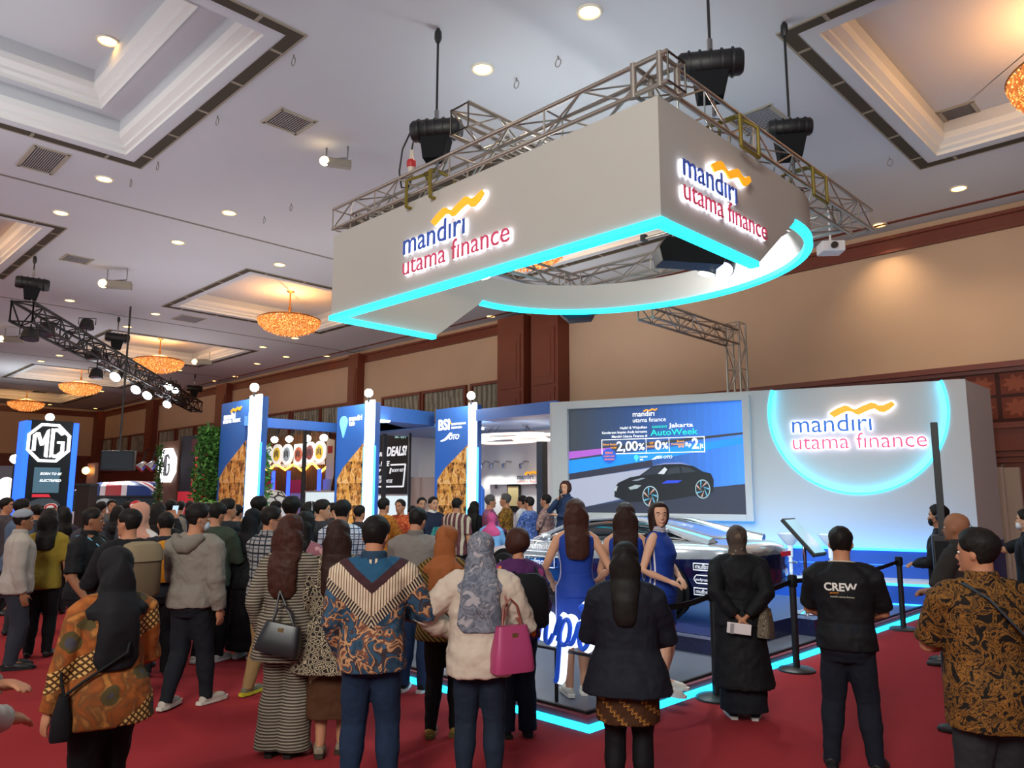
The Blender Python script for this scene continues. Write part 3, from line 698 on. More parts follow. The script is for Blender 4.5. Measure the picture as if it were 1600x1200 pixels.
scr_text('Bonus', .644, .645, .04, '#f0a030', .02); scr_text('Pembayaran', .613, .622, .072, '#f0a030', .02); scr_text('s/d', .65, .597, .03, '#f0a030', .02); scr_text('Rp', .69, .607, .032, '#ffffff', .02); scr_text('2', .725, .585, .037, '#ffffff', .03, h=.095); scr_text('jt', .766, .59, .022, '#ffffff', .02)
pat('screen_text', [(.25 + .042 * math.cos(i * PI / 12), .535 + .07 * math.sin(i * PI / 12)) for i in range(24)], '#2a5cc0', 12)
scr_text('BEBAS', .228, .555, .045, '#f07a40', .02, lay=13); scr_text('ADMIN DAN', .217, .525, .066, '#f07a40', .02, lay=13); scr_text('ASURANSI', .22, .495, .06, '#f07a40', .02, lay=13)
pat('screen_text', [(.41 + .014 * math.cos(i * PI / 8), .515 + .025 * math.sin(i * PI / 8)) for i in range(16)], '#50d0f8', 11); pat('screen_text', [(.402, .50), (.41, .47), (.418, .50)], '#50d0f8', 11)
scr_text('mandiri', .43, .512, .045, '#ffffff', .01); scr_text('tab', .43, .487, .02, '#ffffff', .01); scr_text('BSI OTO', .53, .50, .085, '#ffffff', .01, sh=.3); pat('screen_text', [(.495, .49), (.53, .525), (.55, .525), (.52, .495)], '#ffffff', 11)

# lit steps along the wall
bench = thing('lit_steps', 'royal blue two-tier display steps with glowing blue light lines below the white wall', 'steps', R0)
uR = (S0 - R0).dot(DR); BL = 5.6
TB = TW
zl = .47; zu = .93
o1 = 1.0 - RC; 
def bprism(name, x0, x1, z0, z1, f0, f1, mat): 
    b = MB(); b.prism([(x0, z0), (x1, z0), (x1, z1), (x0, z1)], f1 - f0, TB @ Matrix.Translation((0, -f0, 0))); return obj(name, b, mat, bench)
xa, xb = -BL, -.15
m_step = M('#1a58c0', .4)
bprism('lower_tier', xa, xb, .1, zl - .03, RC, 1.0, m_step); bprism('white_edge', xa, xb, zl - .03, zl, RC, 1.04, m_wht); bprism('light_line', xa, xb, zl - .075, zl - .035, 1.0, 1.02, m_ledb)
bprism('upper_tier', xa, xb, zl, zu - .02, RC, .5, m_step); bprism('light_line', xa, xb, zu - .02, zu, RC, .52, m_ledb); bprism('ledge_line', xa, xb, zl + .2, zl + .215, .5, .51, M('#3a8ae8', .4, emit=.6)); bprism('floor_light_line', xa, xb, .1, .12, 1.0, 1.015, m_ledb)
light('step_glow', 'AREA', tuple(R0 + DR * 2.6 + NO * 1.9 + Vector((0, 0, 1.3))), 10, (.3, .62, 1), tuple(R0 + DR * 2.6 + NO * .6 + Vector((0, 0, .5))), 1.6)

# ---------------------------------------------------------------- script neon on a clear board
sg = thing('neon_sign', 'white and blue glowing script lettering on slim posts at the stage edge', 'sign', (-5.0, SY0 + .12, .1))
nx0 = onY(822, 1000, SY0 + .12).x - (-5.0); nx1 = onY(924, 1000, SY0 + .12).x - (-5.0)
nz = onY(870, 1008, SY0 + .12).z - .1
m_neon = M('#ffffff', .4, emit=1.3, ecol='#d8ecff'); m_nb = M('#1f4fc0', .4, emit=.3)
def stroke(pts, r): 
    out = []
    P = [Vector((p[0], 0, p[1])) for p in pts]
    for i in range(len(P) - 1):
        p0, p1, p2, p3 = P[max(i - 1, 0)], P[i], P[i + 1], P[min(i + 2, len(P) - 1)]
        for k in range(6):
            t = k / 6; out.append(.5 * ((2 * p1) + (p2 - p0) * t + (2 * p0 - 5 * p1 + 4 * p2 - p3) * t * t + (3 * p1 - p0 - 3 * p2 + p3) * t ** 3))
    return out + [P[-1]]
LET = {'m': [[(0, 0), (.12, .35), (.2, .55), (.2, .3), (.16, .02)], [(.16, .02), (.28, .42), (.38, .52), (.4, .38), (.36, .05)], [(.36, .05), (.46, .38), (.56, .5), (.6, .4), (.57, .1), (.66, .04), (.76, .2)]],
       'p': [[(0, .2), (.1, .45), (.14, .5), (.12, .1), (.05, -.55), (.0, -.62)], [(.08, .1), (.2, .42), (.32, .5), (.38, .36), (.32, .12), (.2, .04), (.1, .12)], [(.3, .08), (.42, .1), (.5, .25)]],
       'i': [[(0, .22), (.1, .48), (.1, .15), (.16, .03), (.26, .1), (.34, .28)], [(.12, .74), (.18, .78), (.22, .73), (.17, .69)]]}
W_ = nx1 - nx0; k = W_ / 1.62
g1, g2 = MB(), MB()
for ch, ox in (('i', -.45), ('m', -1.25), ('m', 0), ('p', .8), ('i', 1.3)):
    for s_ in LET[ch]:
        pts = [Vector((nx0 + (ox + p.x) * k, 0, nz + p.z * k)) for p in stroke(s_, 0)]
        g1.tube([p + Vector((0, .03, 0)) for p in pts], .04, 8); g2.tube([p + Vector((0, -.03, 0)) for p in pts], .021, 8)
obj('lit_script', g1, m_neon, sg, True); obj('blue_script', g2, m_nb, sg, True)
pst = MB()
for px in (862, 700): 
    x = onY(px, 1040, SY0 + .12).x + 5; pst.bb((x - .012, .05, 0), (x + .012, .07, nz - .05))
pst.bb((nx0 - 1.1, .045, nz - .06), (nx1 + .05, .07, nz - .04))
obj('posts', pst, m_black, sg)

# ---------------------------------------------------------------- queue barriers
def stanchion(p, lab, belt_to=None):
    t = thing('belt_barrier', lab, 'barrier post', (p[0], p[1], 0), group='black belt barrier posts')
    obj('base', MB().lathe([(.19, 0), (.19, .015), (.17, .03), (.04, .045)], 24), m_black, t, True)
    obj('post', MB().tube([(0, 0, .03), (0, 0, .93)], .036, 14), m_black, t, True)
    obj('belt_head', MB().lathe([(.045, .86), (.05, .87), (.05, .97), (.04, .985)], 14), m_blk2, t, True)
    if belt_to:
        a = Vector((0, 0, .92)); b = Vector((belt_to[0] - p[0], belt_to[1] - p[1], .92)); m = MB()
        n = 12; pts = [a.lerp(b, i / n) - Vector((0, 0, .06 * math.sin(PI * i / n))) for i in range(n + 1)]
        for u_, v_ in zip(pts, pts[1:]): m.add([u_ + Vector((0, 0, -.025)), v_ + Vector((0, 0, -.025)), v_ + Vector((0, 0, .025)), u_ + Vector((0, 0, .025)), u_ + Vector((.004, .004, -.025)), v_ + Vector((.004, .004, -.025)), v_ + Vector((.004, .004, .025)), u_ + Vector((.004, .004, .025))], [(0, 1, 2, 3), (7, 6, 5, 4), (0, 4, 5, 1), (3, 2, 6, 7)])
        obj('belt', m, m_blk2, t)
b1, b2, b3 = onz(1120, 1092, 0), onz(1245, 1048, 0), onz(1412, 984, 0); b0 = Vector((b1.x + .05, 4.75, 0)); b4 = Vector((b3.x, b3.y + 2.2, 0))
stanchion(b1, 'black belt barrier post beside the woman in the long black coat', (b1.x - .1, 5.35)); stanchion(b2, 'black belt barrier post between the long black coat and the crew shirt', b1)
stanchion(b3, 'black belt barrier post beyond the crew shirt, nearest the speaker column', b2)
# ---------------------------------------------------------------- stools, tablet stand, speaker column
for px, lab in ((1236, 'white flared bar stool behind the tablet stand'), (1300, 'white flared bar stool next to the crew member\'s head')):
    p = onplane(px, 884, R0 + NO * .78, NO); t = thing('bar_stool', lab, 'stool', (p.x, p.y, zl), group='white bar stools')
    obj('seat', MB().lathe([(.0, .50), (.04, .50), (.08, .53), (.16, .63), (.205, .70), (.2, .715), (.1, .69), (.0, .685)], 28), m_wht, t, True)
    obj('column', MB().tube([(0, 0, .03), (0, 0, .3), (0, 0, .31), (0, 0, .52)], [.03, .03, .045, .05], 14), m_wht, t, True)
    obj('foot_ring', MB().tube([(.13 * math.cos(i * PI / 10), .13 * math.sin(i * PI / 10), .22) for i in range(20)], .012, 6, closed=True), m_chrome, t, True)
    obj('base', MB().lathe([(.19, 0), (.19, .01), (.12, .025), (.03, .05)], 28), m_chrome, t, True)
p = onz(1262, 958, PZ); t = thing('tablet_stand', 'tilted black touch display on a chrome post and round base', 'display stand', (p.x, p.y, PZ), .0)
obj('base', MB().lathe([(.2, 0), (.2, .01), (.1, .03), (.03, .06)], 28), m_chrome, t, True); obj('post', MB().tube([(0, 0, .04), (0, 0, .92)], .025, 14), m_chrome, t, True)
RM = Matrix.Rotation(.05, 3, 'Z') @ Matrix.Rotation(math.radians(48), 3, 'Y')
obj('display', MB().box((0, 0, .98), (.62, .42, .05), mat=RM), m_black, t, bevel=.008); obj('screen_glass', MB().box(RM @ Vector((0, 0, .028)) + Vector((0, 0, .98)), (.56, .37, .004), mat=RM), M('#a8d4e8', .08, emit=.25), t)
p = plan(1468, 7.7); t = thing('speaker_column', 'slim black speaker column on a tall black bass box', 'speaker', (p.x, p.y, 0), .3)
bt_ = above(1468, 836, p)
zc_ = above(1462, 660, p)
obj('bass_box', MB().box((.03, 0, bt_ / 2), (.26, .34, bt_)), m_blk, t, bevel=.01); obj('grille', MB().box((.03, -.172, bt_ / 2), (.22, .015, bt_ - .1)), m_blk2, t)
obj('column', MB().box((0, 0, (bt_ + zc_) / 2), (.065, .07, zc_ - bt_)), m_blk, t, bevel=.006)
# drink bottles
for px, lab in ((1128, 'clear water bottle on the step by the grey-brown headscarf, nearer the screen'), (1139, 'clear water bottle beside the other, touching the headscarf')):
    q = onplane(px, 850, R0 + NO * .3, NO); t = thing('water_bottle', lab, 'bottle', (q.x, q.y, zu), group='water bottles on the upper step')
    obj('bottle', MB().lathe([(.032, 0), (.034, .02), (.034, .13), (.03, .15), (.013, .18), (.013, .2)], 14), M('#bcd4dc', .1, trans=.6), t, True); obj('cap', MB().lathe([(.015, .2), (.015, .222)], 12), M('#3a8ad0', .4), t, True)

# ---------------------------------------------------------------- the show car (nose towards -x)
nt = NT(.18); nt.b.inputs['Metallic'].default_value = .75; nt.b.inputs['Coat Weight'].default_value = 1.0
line = nt.math('ADD', nt.math('MULTIPLY', nt.x, .05), .66)                       # silver above, blue below
w1 = nt.math('ADD', nt.x, nt.math('MULTIPLY', nt.z, 1.2))
lower = nt.ramp(nt.math('ADD', nt.math('MULTIPLY', w1, .21), .5), [(0, '#2f9be8'), (.44, '#35a4ec'), (.50, '#1e6fd0'), (.56, '#1c4fb0'), (.66, '#1b2f78'), (.8, '#1a2560')], False)
m_car = nt.done(nt.mix(nt.lt(nt.z, line), '#c9ced4', lower))
m_glass = M('#11161c', .06, coat=1); m_tyre = M('#101012', .8); m_rim = M('#b8bcc4', .25, .9)
def section(x, y0, tab): pass
CARX = -6.9; CARY = 9.22
car = thing('show_car', 'silver and blue decorated sports saloon on the sparkling platform', 'car', (CARX, CARY, PZ))
# body stations: x, half width, sill z, belt z, top z, tumblehome half width at top
ST = [(-2.36, .42, .30, .52, .56, .40), (-2.30, .70, .22, .56, .62, .66), (-2.1, .84, .19, .62, .69, .80), (-1.7, .90, .18, .70, .77, .82), (-1.2, .91, .18, .76, .84, .80), (-.85, .91, .18, .79, .87, .76),
      (-.3, .91, .17, .82, .90, .74), (.4, .91, .17, .84, .92, .74), (1.0, .92, .18, .87, .95, .74), (1.5, .925, .19, .90, .97, .72), (1.9, .90, .22, .91, .96, .72), (2.2, .83, .28, .89, .93, .70), (2.33, .68, .36, .80, .84, .62)]
rs = []
for x, hw, sl, bz, tz, tw in ST:
    r = []
    prof = [(0, sl), (hw * .8, sl), (hw * .97, sl + .08), (hw, (sl + bz) / 2), (hw * .985, bz - .05), (hw * .95, bz), (tw, tz - .015), (tw * .6, tz + .008), (0, tz + .015)]
    r = [Vector((x, -a, b)) for a, b in prof] + [Vector((x, a, b)) for a, b in prof[-2:0:-1]]
    rs.append(r)
bmsh = MB().rings(rs)
bo = obj('body', bmsh, m_car, car, True, fix=True)
ss = bo.modifiers.new('s', 'SUBSURF'); ss.levels = 2; ss.render_levels = 2
# cabin
CT = [(-1.05, .70, .84, .86), (-.45, .70, .86, 1.10), (-.05, .64, .88, 1.19), (.4, .62, .9, 1.225), (.9, .61, .92, 1.19), (1.4, .62, .94, 1.08), (1.95, .64, .93, .95)]
rs = []
for x, hw, b0_, t0_ in CT:
    k_ = max(0, (t0_ - b0_)) ; 
    rs.append([Vector((x, a, z)) for a, z in ((-hw - .04, b0_ - .08), (-hw + .02, b0_ + k_ * .5), (-hw * .84, b0_ + k_ * .9), (-hw * .4, t0_), (hw * .4, t0_), (hw * .84, b0_ + k_ * .9), (hw - .02, b0_ + k_ * .5), (hw + .04, b0_ - .08))])
go = obj('windows', MB().rings(rs), m_glass, car, True, fix=True); ss = go.modifiers.new('s', 'SUBSURF'); ss.levels = 2; ss.render_levels = 2
rf = MB(); rs = []
for x, hw, b0_, t0_ in [(-.42, .70, .88, 1.10), (-.05, .64, .88, 1.20), (.4, .62, .9, 1.235), (.9, .61, .92, 1.2), (1.4, .62, .94, 1.09), (1.9, .64, .93, .965)]:
    rs.append([Vector((x, a, z)) for a, z in ((-hw * .82, t0_ - .02), (-hw * .4, t0_ + .012), (hw * .4, t0_ + .012), (hw * .82, t0_ - .02), (hw * .4, t0_ - .03), (-hw * .4, t0_ - .03))])
ro = obj('roof', rf.rings(rs), M('#c2c7ce', .16, .8, coat=1), car, True, fix=True); ss = ro.modifiers.new('s', 'SUBSURF'); ss.levels = 1; ss.render_levels = 2
for sy in (-1, 1):
    pl = MB(); pl.tube([(-1.0, sy * .74, .86), (-.45, sy * .66, 1.08), (-.05, sy * .6, 1.185), (.4, sy * .58, 1.215), (.9, sy * .575, 1.18), (1.4, sy * .6, 1.06), (1.95, sy * .68, .93)], [.03, .03, .028, .028, .03, .05, .08], 8)
    pl.tube([(.42, sy * .6, 1.2), (.5, sy * .74, .9)], .025, 6); pl.tube([(1.3, sy * .62, 1.08), (1.0, sy * .76, .92)], .03, 6)
    obj('window_frame', pl, M('#c2c7ce', .16, .8, coat=1), car, True)
    mr = obj('mirror', MB().ell((-.55, sy * .98, .93), (.07, .1, .065)), m_car, car, True)
for x in (-1.42, 1.38):
    for sy in (-1, 1):
        wx = MB(); A_ = Matrix.Rotation(-sy * PI / 2, 3, 'X').inverted(); c_ = (x, sy * .85, .335)
        wo = obj('wheel', MB().lathe([(.20, -.1), (.3, -.11), (.335, -.08), (.335, .08), (.31, .11), (.24, .115)], 36, c_, ax=Matrix.Rotation(-sy * PI / 2, 3, 'X')), m_tyre, car, True)
        rm_ = MB().lathe([(.24, .112), (.235, .06), (.05, .07), (.05, .115)], 30, c_, ax=Matrix.Rotation(-sy * PI / 2, 3, 'X'))
        for k in range(10):
            a = k * PI / 5; rm_.rod((x + .05 * math.cos(a), sy * .95, .335 + .05 * math.sin(a)), (x + .235 * math.cos(a), sy * .96, .335 + .235 * math.sin(a)), .018, 6)
        obj('rim', rm_, m_rim, wo, True)
        ar = MB(); ar.tube([(x + .375 * math.cos(a), sy * .9, .335 + .375 * math.sin(a)) for a in [i * PI / 20 for i in range(-2, 23)]], .035, 8, flat=1)
        obj('wheel_arch', MB().lathe([(.0, 0), (.37, 0), (.385, .012), (.0, .012)], 36, (x, sy * .915, .345), ax=Matrix.Rotation(-sy * PI / 2, 3, 'X')), m_blk2, car, True)
obj('side_sill', MB().bb((-1.02, -.905, .12), (.98, -.86, .22)), m_black, car, bevel=.01); obj('rear_lights', MB().bb((2.2, -.7, .74), (2.32, -.45, .80)).bb((2.2, .45, .74), (2.32, .7, .80)), M('#a01820', .2, emit=.3), car)
obj('headlight', MB().ell((-2.18, -.62, .6), (.14, .14, .05)), M('#dfe8f0', .1, coat=1), car, True); obj('headlight', MB().ell((-2.18, .62, .6), (.14, .14, .05)), M('#dfe8f0', .1, coat=1), car, True)
obj('rear_louvre', MB().tube([(.95, -.50, 1.16), (1.4, -.53, 1.05), (1.95, -.58, .945)], [.05, .06, .045], 8, flat=.4), m_blk, car, True)
# graphics on the side the crowd sees
m_dec = M('#e8ecf4', .4, emit=.15)
def decal(s, x, z, w_, box=True, bold=.01, hex_=False, sh=0):
    T = Matrix.Translation((x, -.945, z)); hgt = w_ * .26
    put_text('door_lettering', s, T @ Matrix.Translation((w_ * .08, 0, hgt * .25)), w_ * .84, m_dec, car, bold=bold, extrude=.001, shear=sh)
    if box:
        o = [(0, 0), (w_, 0), (w_, hgt), (0, hgt)] if not hex_ else [(0, hgt * .5), (w_ * .12, 0 - hgt * .1), (w_ * .88, -hgt * .1), (w_, hgt * .5), (w_ * .88, hgt * 1.1), (w_ * .12, hgt * 1.1)]
        mb = MB(); n = len(o)
        for i in range(n):
            a, b = o[i], o[(i + 1) % n]; mb.rod(T @ Vector((a[0], 0, a[1])), T @ Vector((b[0], 0, b[1])), .006, 4)
        obj('logo_outline', mb, m_dec, car)
for i, (s, h_) in enumerate((('mufbaru', False), ('mufpremium', True), ('mufbekas', False))): decal(s, 1.84, .66 - .145 * i - .03, .3, True, .01, h_)
decal('mufmobil', -1.0, .72, .58); decal('mufmotor', -1.0, .50, .58); decal('UTAMA', -.3, .35, .45, False, .02); decal('Wujudkan', -.95, .22, .3, False, .0, sh=.3)
# ---------------------------------------------------------------- stage lamps inside the hanging frame
def parcan(p, aim, lab, e_=2500, cone=60, col=(1, .96, .9), hot=True, r=.12, cat='spotlight', grp='spotlights in the hanging frame', lens=None, top=5.65):
    p = Vector(p); d = (Vector(aim) - p).normalized(); t = thing('spotlight', lab, cat, p, group=grp)
    A_ = d.to_track_quat('Z', 'Y').to_matrix()
    obj('housing', MB().lathe([(.05, -.3), (r * .8, -.26), (r, -.1), (r * 1.05, 0)], 16, ax=A_), m_blk, t, True)
    obj('lens', MB().lathe([(0, .004), (r * .92, .004), (r * .92, .012), (0, .02)], 16, ax=A_), lens or M('#ffffff', .3, emit=30, ecol='#fff4e0'), t, True)
    y = MB(); sd = A_ @ Vector((r * 1.2, 0, -.12)); s2 = A_ @ Vector((-r * 1.2, 0, -.12)); y.tube([sd, sd + Vector((0, 0, .2)), s2 + Vector((0, 0, .2)), s2], .014, 6); mid = (sd + s2) / 2 + Vector((0, 0, .2)); y.rod(mid, Vector((mid.x, mid.y, top - p.z)), .02, 6)
    obj('yoke', y, m_blk, t, True)
    if hot and e_: light('stage_beam', 'SPOT', tuple(p + d * .06), e_, col, aim, .08, cone, .6)
    return t
p = onY(1104, 428, 9.0); parcan(p, (-6.2, 8.6, .5), 'bright spotlight with a starry glare under the hanging frame', 500, 75)
p = onY(1132, 420, 9.3); parcan(p, (-5, 6, .5), 'silver-blue moving head lamp beside the glaring spotlight', 250, 50, r=.13, col=(.85, .9, 1), lens=M('#cfd8ff', .3, emit=4))
p = onY(761, 432, 6.4); parcan(p, (-7, 9.5, .5), 'small bright spotlight just under the front banner edge', 350, 70, r=.08)
t = thing('line_speaker', 'black angular loudspeaker hung inside the banner frame', 'speaker', tuple(onY(1070, 405, 8.6)), .9)
obj('cabinet', MB().prism([(-.42, -.14), (.40, -.16), (.46, .02), (.40, .17), (-.36, .19), (-.46, .05)], .34), m_blk, t, bevel=.012); zt_ = 5.62 - t.location.z; obj('bracket', MB().tube([(-.2, -.15, .18), (-.2, -.15, zt_), (.2, -.15, zt_), (.2, -.15, .17)], .02, 8), m_steel, t)
for Y_, lb in ((8.6, 'pipe across the hanging frame carrying the black loudspeaker'), (9.15, 'pipe across the hanging frame carrying the glaring spotlight')):
    t = thing('lighting_pipe', 'silver ' + lb, 'pipe', (-3.86, Y_, 5.63)); obj('pipe', MB().rod((0, 0, 0), (-2.4, 0, 0), .025, 10), m_alu, t, True); obj('clamp', MB().bb((-.04, -.04, -.03), (.04, .04, .06)), m_blk, t); obj('clamp', MB().bb((-2.44, -.04, -.03), (-2.36, .04, .06)), m_blk, t)
t = thing('line_speaker', 'blue-black wedge loudspeaker peeking below the curved banner edge', 'speaker', tuple(onY(906, 494, 10.8)), .6)
obj('cabinet', MB().prism([(-.38, .02), (-.2, -.14), (.22, -.12), (.34, .12), (-.34, .14)], .4), M('#1c2a3a', .5), t, bevel=.012); obj('bracket', MB().rod((0, -.2, .1), (0, -.2, 5.64 - t.location.z), .02), m_steel, t)
p = onY(1298, 388, 14); t = thing('projector', 'small white box projector on a ceiling pole before the plaster wall', 'projector', tuple(p), .7)
obj('body', MB().box((0, 0, 0), (.42, .36, .2)), m_wht, t, bevel=.02); obj('lens', MB().lathe([(.06, 0), (.06, .06)], 14, (0, -.18, 0), ax=Matrix.Rotation(PI / 2, 3, 'X')), m_black, t, True); obj('pole', MB().rod((0, 0, .1), (0, 0, ZC - p.z), .02), m_wht, t)
# area lamp aimed at the screen wall
light('wall_wash', 'AREA', (-5.2, 9.9, 5.5), 45, (.93, .96, 1), (-6.5, 13.5, 1.6), 1.2)
# partition boards beside the wall
for i, (xa_, xb_, lab) in enumerate(((1546, 1569, 'tall pale partition board right against the end of the display wall'), (1570, 1597, 'tall pale partition board behind the man holding up a phone'))):
    a = onz(xa_, 925 + i * 4, 0); D_ = 14.4; a = plan(xa_, D_); b = plan(xb_, D_ - .35 + .1 * i); d_ = b - a; t = thing('partition_board', lab, 'partition', tuple(a), math.atan2(d_.y, d_.x), group='pale partition boards')
    obj('board', MB().bb((0, -.03, .0), (d_.length, .03, 2.36)), M('#b7a394', .8), t); obj('edge_strip', MB().bb((0, -.035, 0), (.03, .035, 2.42)), M('#8d8880', .4, .6), t)
# ================================================================== NEIGHBOURING STANDS
m_pblue = M('#2b62b0', .5); m_led = M('#eaf4ff', .4, emit=4, ecol='#dceeff'); m_ledc = M('#49b4ff', .4, emit=3, ecol='#3aa8ff')
# amber crowd mural on the pillars: rows of pointed brown and gold shapes
nt = NT(.6)
ux = nt.math('ADD', nt.math('MULTIPLY', nt.x, 1), 0); row = nt.math('FLOOR', nt.math('MULTIPLY', nt.z, 1.9))
fxx = nt.math('ABSOLUTE', nt.math('SUBTRACT', nt.math('FRACT', nt.math('ADD', nt.math('MULTIPLY', nt.x, 3.2), nt.math('MULTIPLY', row, .5))), .5)); fzz = nt.math('FRACT', nt.math('MULTIPLY', nt.z, 1.9))
tri = nt.lt(nt.math('MULTIPLY', fxx, 2), nt.math('SUBTRACT', 1.0, fzz)); n1 = nt.vor(3.2, out='Color'); nn = nt.noise(5, 2)
c1 = nt.ramp(nn, [(0, '#3a2a18'), (.42, '#a4682a'), (.52, '#d89a4a'), (.62, '#8a5424')]); c2 = nt.ramp(nt.noise(7, 2), [(0, '#c87f2e'), (.45, '#e8b878'), (.55, '#e0a040')])
m_mural = nt.done(nt.mix(tri, c1, c2))
def pillar(pxl, pxr, pxled, ytop, Y, lab, texts):
    a = onY(pxl, 700, Y); b = onY(pxr, 700, Y); z1 = onY((pxl + pxr) / 2, ytop, Y).z; wdt = b.x - a.x
    t = thing('sign_pillar', lab, 'sign', (a.x, Y, 0))
    obj('panel', MB().bb((0, 0, 0), (wdt, .12, z1)), m_pblue, t)
    xm = wdt * .97
    obj('mural', MB().prism([(.12, .3), (.12, z1 * .55), (wdt * .3, z1 * .62), (xm, z1 * .76), (xm, .3)], .015), m_mural, t)
    lx = onY(pxled[0], 700, Y - .12).x - a.x; lx2 = onY(pxled[1], 700, Y - .12).x - a.x
    obj('light_column', MB().bb((lx, -.07, 0), (lx2, -.02, z1 + .05)), m_led, t)
    obj('blue_light_line', MB().bb((lx - .09, -.03, 0), (lx - .05, 0, z1 * .74)).bb((lx2 + .03, -.06, 0), (lx2 + .07, -.02, z1 * .74)), m_ledc, t)
    obj('side_fin', MB().bb((lx2, -.02, 0), (lx2 + .02, .12, z1)), m_pblue, t)
    lx_ = (lx + lx2) / 2
    lamp = MB().ell((lx_, -.1, z1 + .22), (.1, .1, .1), 14, 10); obj('lamp', lamp, M('#ffffff', .4, emit=18, ecol='#fff2d8'), t, True)
    obj('lamp_bracket', MB().rod((lx_, -.1, z1), (lx_, -.1, z1 + .14), .03), m_black, t)
    for f in texts: f(t, wdt, z1)
    return a, wdt, z1, t
mw = M('#f4f7fb', .5, emit=.5); mo = M('#f2a020', .5, emit=.4); mlb = M('#7ac8ff', .5, emit=.4)
def tx(s, x, z, w_, m=mw, bold=.01, sh=0, h=None): return lambda t, wd_, z1: put_text('lettering', s, Matrix.Translation((x * wd_, -.012, z * z1)), w_ * wd_, m, t, bold=bold, extrude=.004, shear=sh, h=h)
def rib(x, z, w_): return lambda t, wd_, z1: obj('emblem', MB().prism(ribbon_poly(w_ * wd_), .02, Matrix.Translation((x * wd_, -.005, z * z1))), mo, t)
A1, W1, Z1, _ = pillar(343, 386, (383, 400), 628, 8.2, 'blue sign pillar with white light column, standing left behind the green plants', [tx('mandiri', .12, .90, .42, bold=.02), tx('utama finance', .1, .875, .7), rib(.36, .935, .4)])
def pin(t, wd_, z1):
    m = MB(); cx, cz_ = .27 * wd_, .90 * z1; r = .13 * wd_
    m.prism([(cx + r * math.cos(a), cz_ + r * math.sin(a)) for a in [-.5 + (PI + 1.0) * i / 20 for i in range(21)]] + [(cx, cz_ - r * 2.4)], .03); obj('emblem', m, mlb, t)
A2, W2, Z2, _ = pillar(525, 569, (566, 579), 634, 10.4, 'blue sign pillar with a pale balloon emblem beside a blue canopy', [tx('mandiri', .46, .905, .45, bold=.02), tx('tab', .46, .875, .2, bold=.02), pin])
A3, W3, Z3, _ = pillar(680, 733, (729, 740), 637, 12.4, 'blue sign pillar lettered BSI beside the white booth', [tx('BSI', .10, .865, .34, bold=.035), tx('BANK SYARIAH', .5, .888, .4), tx('INDONESIA', .5, .866, .3), tx('OTO', .42, .80, .3, bold=.02, sh=.3), lambda t, wd_, z1: obj('emblem', MB().prism([(.15 * wd_, .795 * z1), (.3 * wd_, .81 * z1), (.45 * wd_, .845 * z1), (.52 * wd_, .84 * z1), (.35 * wd_, .80 * z1), (.2 * wd_, .79 * z1)], .01), mw, t), lambda t, wd_, z1: obj('emblem', MB().prism([(.42 * wd_, .895 * z1), (.46 * wd_, .92 * z1), (.48 * wd_, .9 * z1)], .01), mo, t)])
light('pillar_lamp', 'POINT', (A1.x + W1, 7.7, Z1 + .25), 50, (1, .9, .75), size=.1); light('pillar_lamp', 'POINT', (A2.x + W2, 9.9, Z2 + .25), 50, (1, .9, .75), size=.1); light('pillar_lamp', 'POINT', (A3.x + W3, 11.9, Z3 + .25), 50, (1, .9, .75), size=.1)
# roof beam between first two pillars, and the tapering canopy after the second
t = thing('roof_beam', 'long thin blue roof beam between the first and second blue sign pillars', 'beam', (A1.x + W1, 8.7, 3.5))
e0 = onX(398, 652, A1.x + W1); e1 = onX(527, 667, A1.x + W1)
obj('beam', MB().bb((-.1, e0.y - 8.7 - .3, e0.z - 3.5 - .22), (.1, e1.y - 8.7 + .1, e0.z - 3.5)), m_pblue, t)
ya, yb = onY(578, 632, 10.6), onY(656, 655, 13.6)
t = thing('booth_canopy', 'tapering blue canopy with a round lamp over the black deals board', 'canopy', (ya.x, 10.6, 3.3))
pts = [(0, 0), (yb.x - ya.x, yb.y - 10.6), (yb.x - ya.x - 2.4, yb.y - 10.6), (-.2, 2.2)]
obj('roof', MB().slab(pts, onY(578, 655, 10.6).z - 3.3, ya.z - 3.3), m_pblue, t); 
q = onz(596, 658, onY(578, 655, 10.6).z - .02); obj('lamp', MB().lathe([(0, 0), (.2, 0), (.22, .03)], 20, (q.x - ya.x, q.y - 10.6, q.z - 3.3 - .02)), M('#ffffff', .4, emit=6), t, True)
t2 = thing('canopy_post', 'slim dark post holding the tapering blue canopy at its outer corner', 'post', (yb.x - .3, yb.y - .1, 0)); obj('post', MB().rod((0, 0, 0), (0, 0, onY(578, 655, 10.6).z), .04), m_blk, t2)
# slatted wall with round brand plates
Yw = 15.6
wa, wb_ = onY(398, 720, Yw), onY(512, 720, Yw); zt0 = onY(455, 681, Yw).z
t = thing('slat_wall', 'brown vertical slat wall carrying a row of pale round plates', 'wall panel', (wa.x, Yw, 0)); L = wb_.x - wa.x
obj('backing', MB().bb((0, .04, 0), (L, .12, zt0)), M('#2c1d14', .8), t)
sl = MB(); n = 46
for i in range(n): sl.bb((L * i / n, 0, 0), (L * (i + .55) / n, .05, zt0 + .08 * (i % 3 == 0))) 
obj('slats', sl, M('#6e4c34', .6), t)
zg = MB(); pz = [onY(400 + 14.0 * i, 728 + (7 if i % 2 else -5) + (2 if i % 3 else -1), Yw - .2) for i in range(9)]
zg.tube([Vector((p.x - wa.x, -.1, p.z)) for p in pz], .05, 6); obj('zigzag_light', zg, M('#ffc860', .4, emit=3, ecol='#ffb640'), t)
plates = [(418, 713, '#a9c4d8'), (433.5, 711, '#d8b83a'), (449, 711, '#8f9aa0'), (467, 711, '#b05a40'), (485, 708, '#7a3a38'), (500, 707, '#d8b030')]
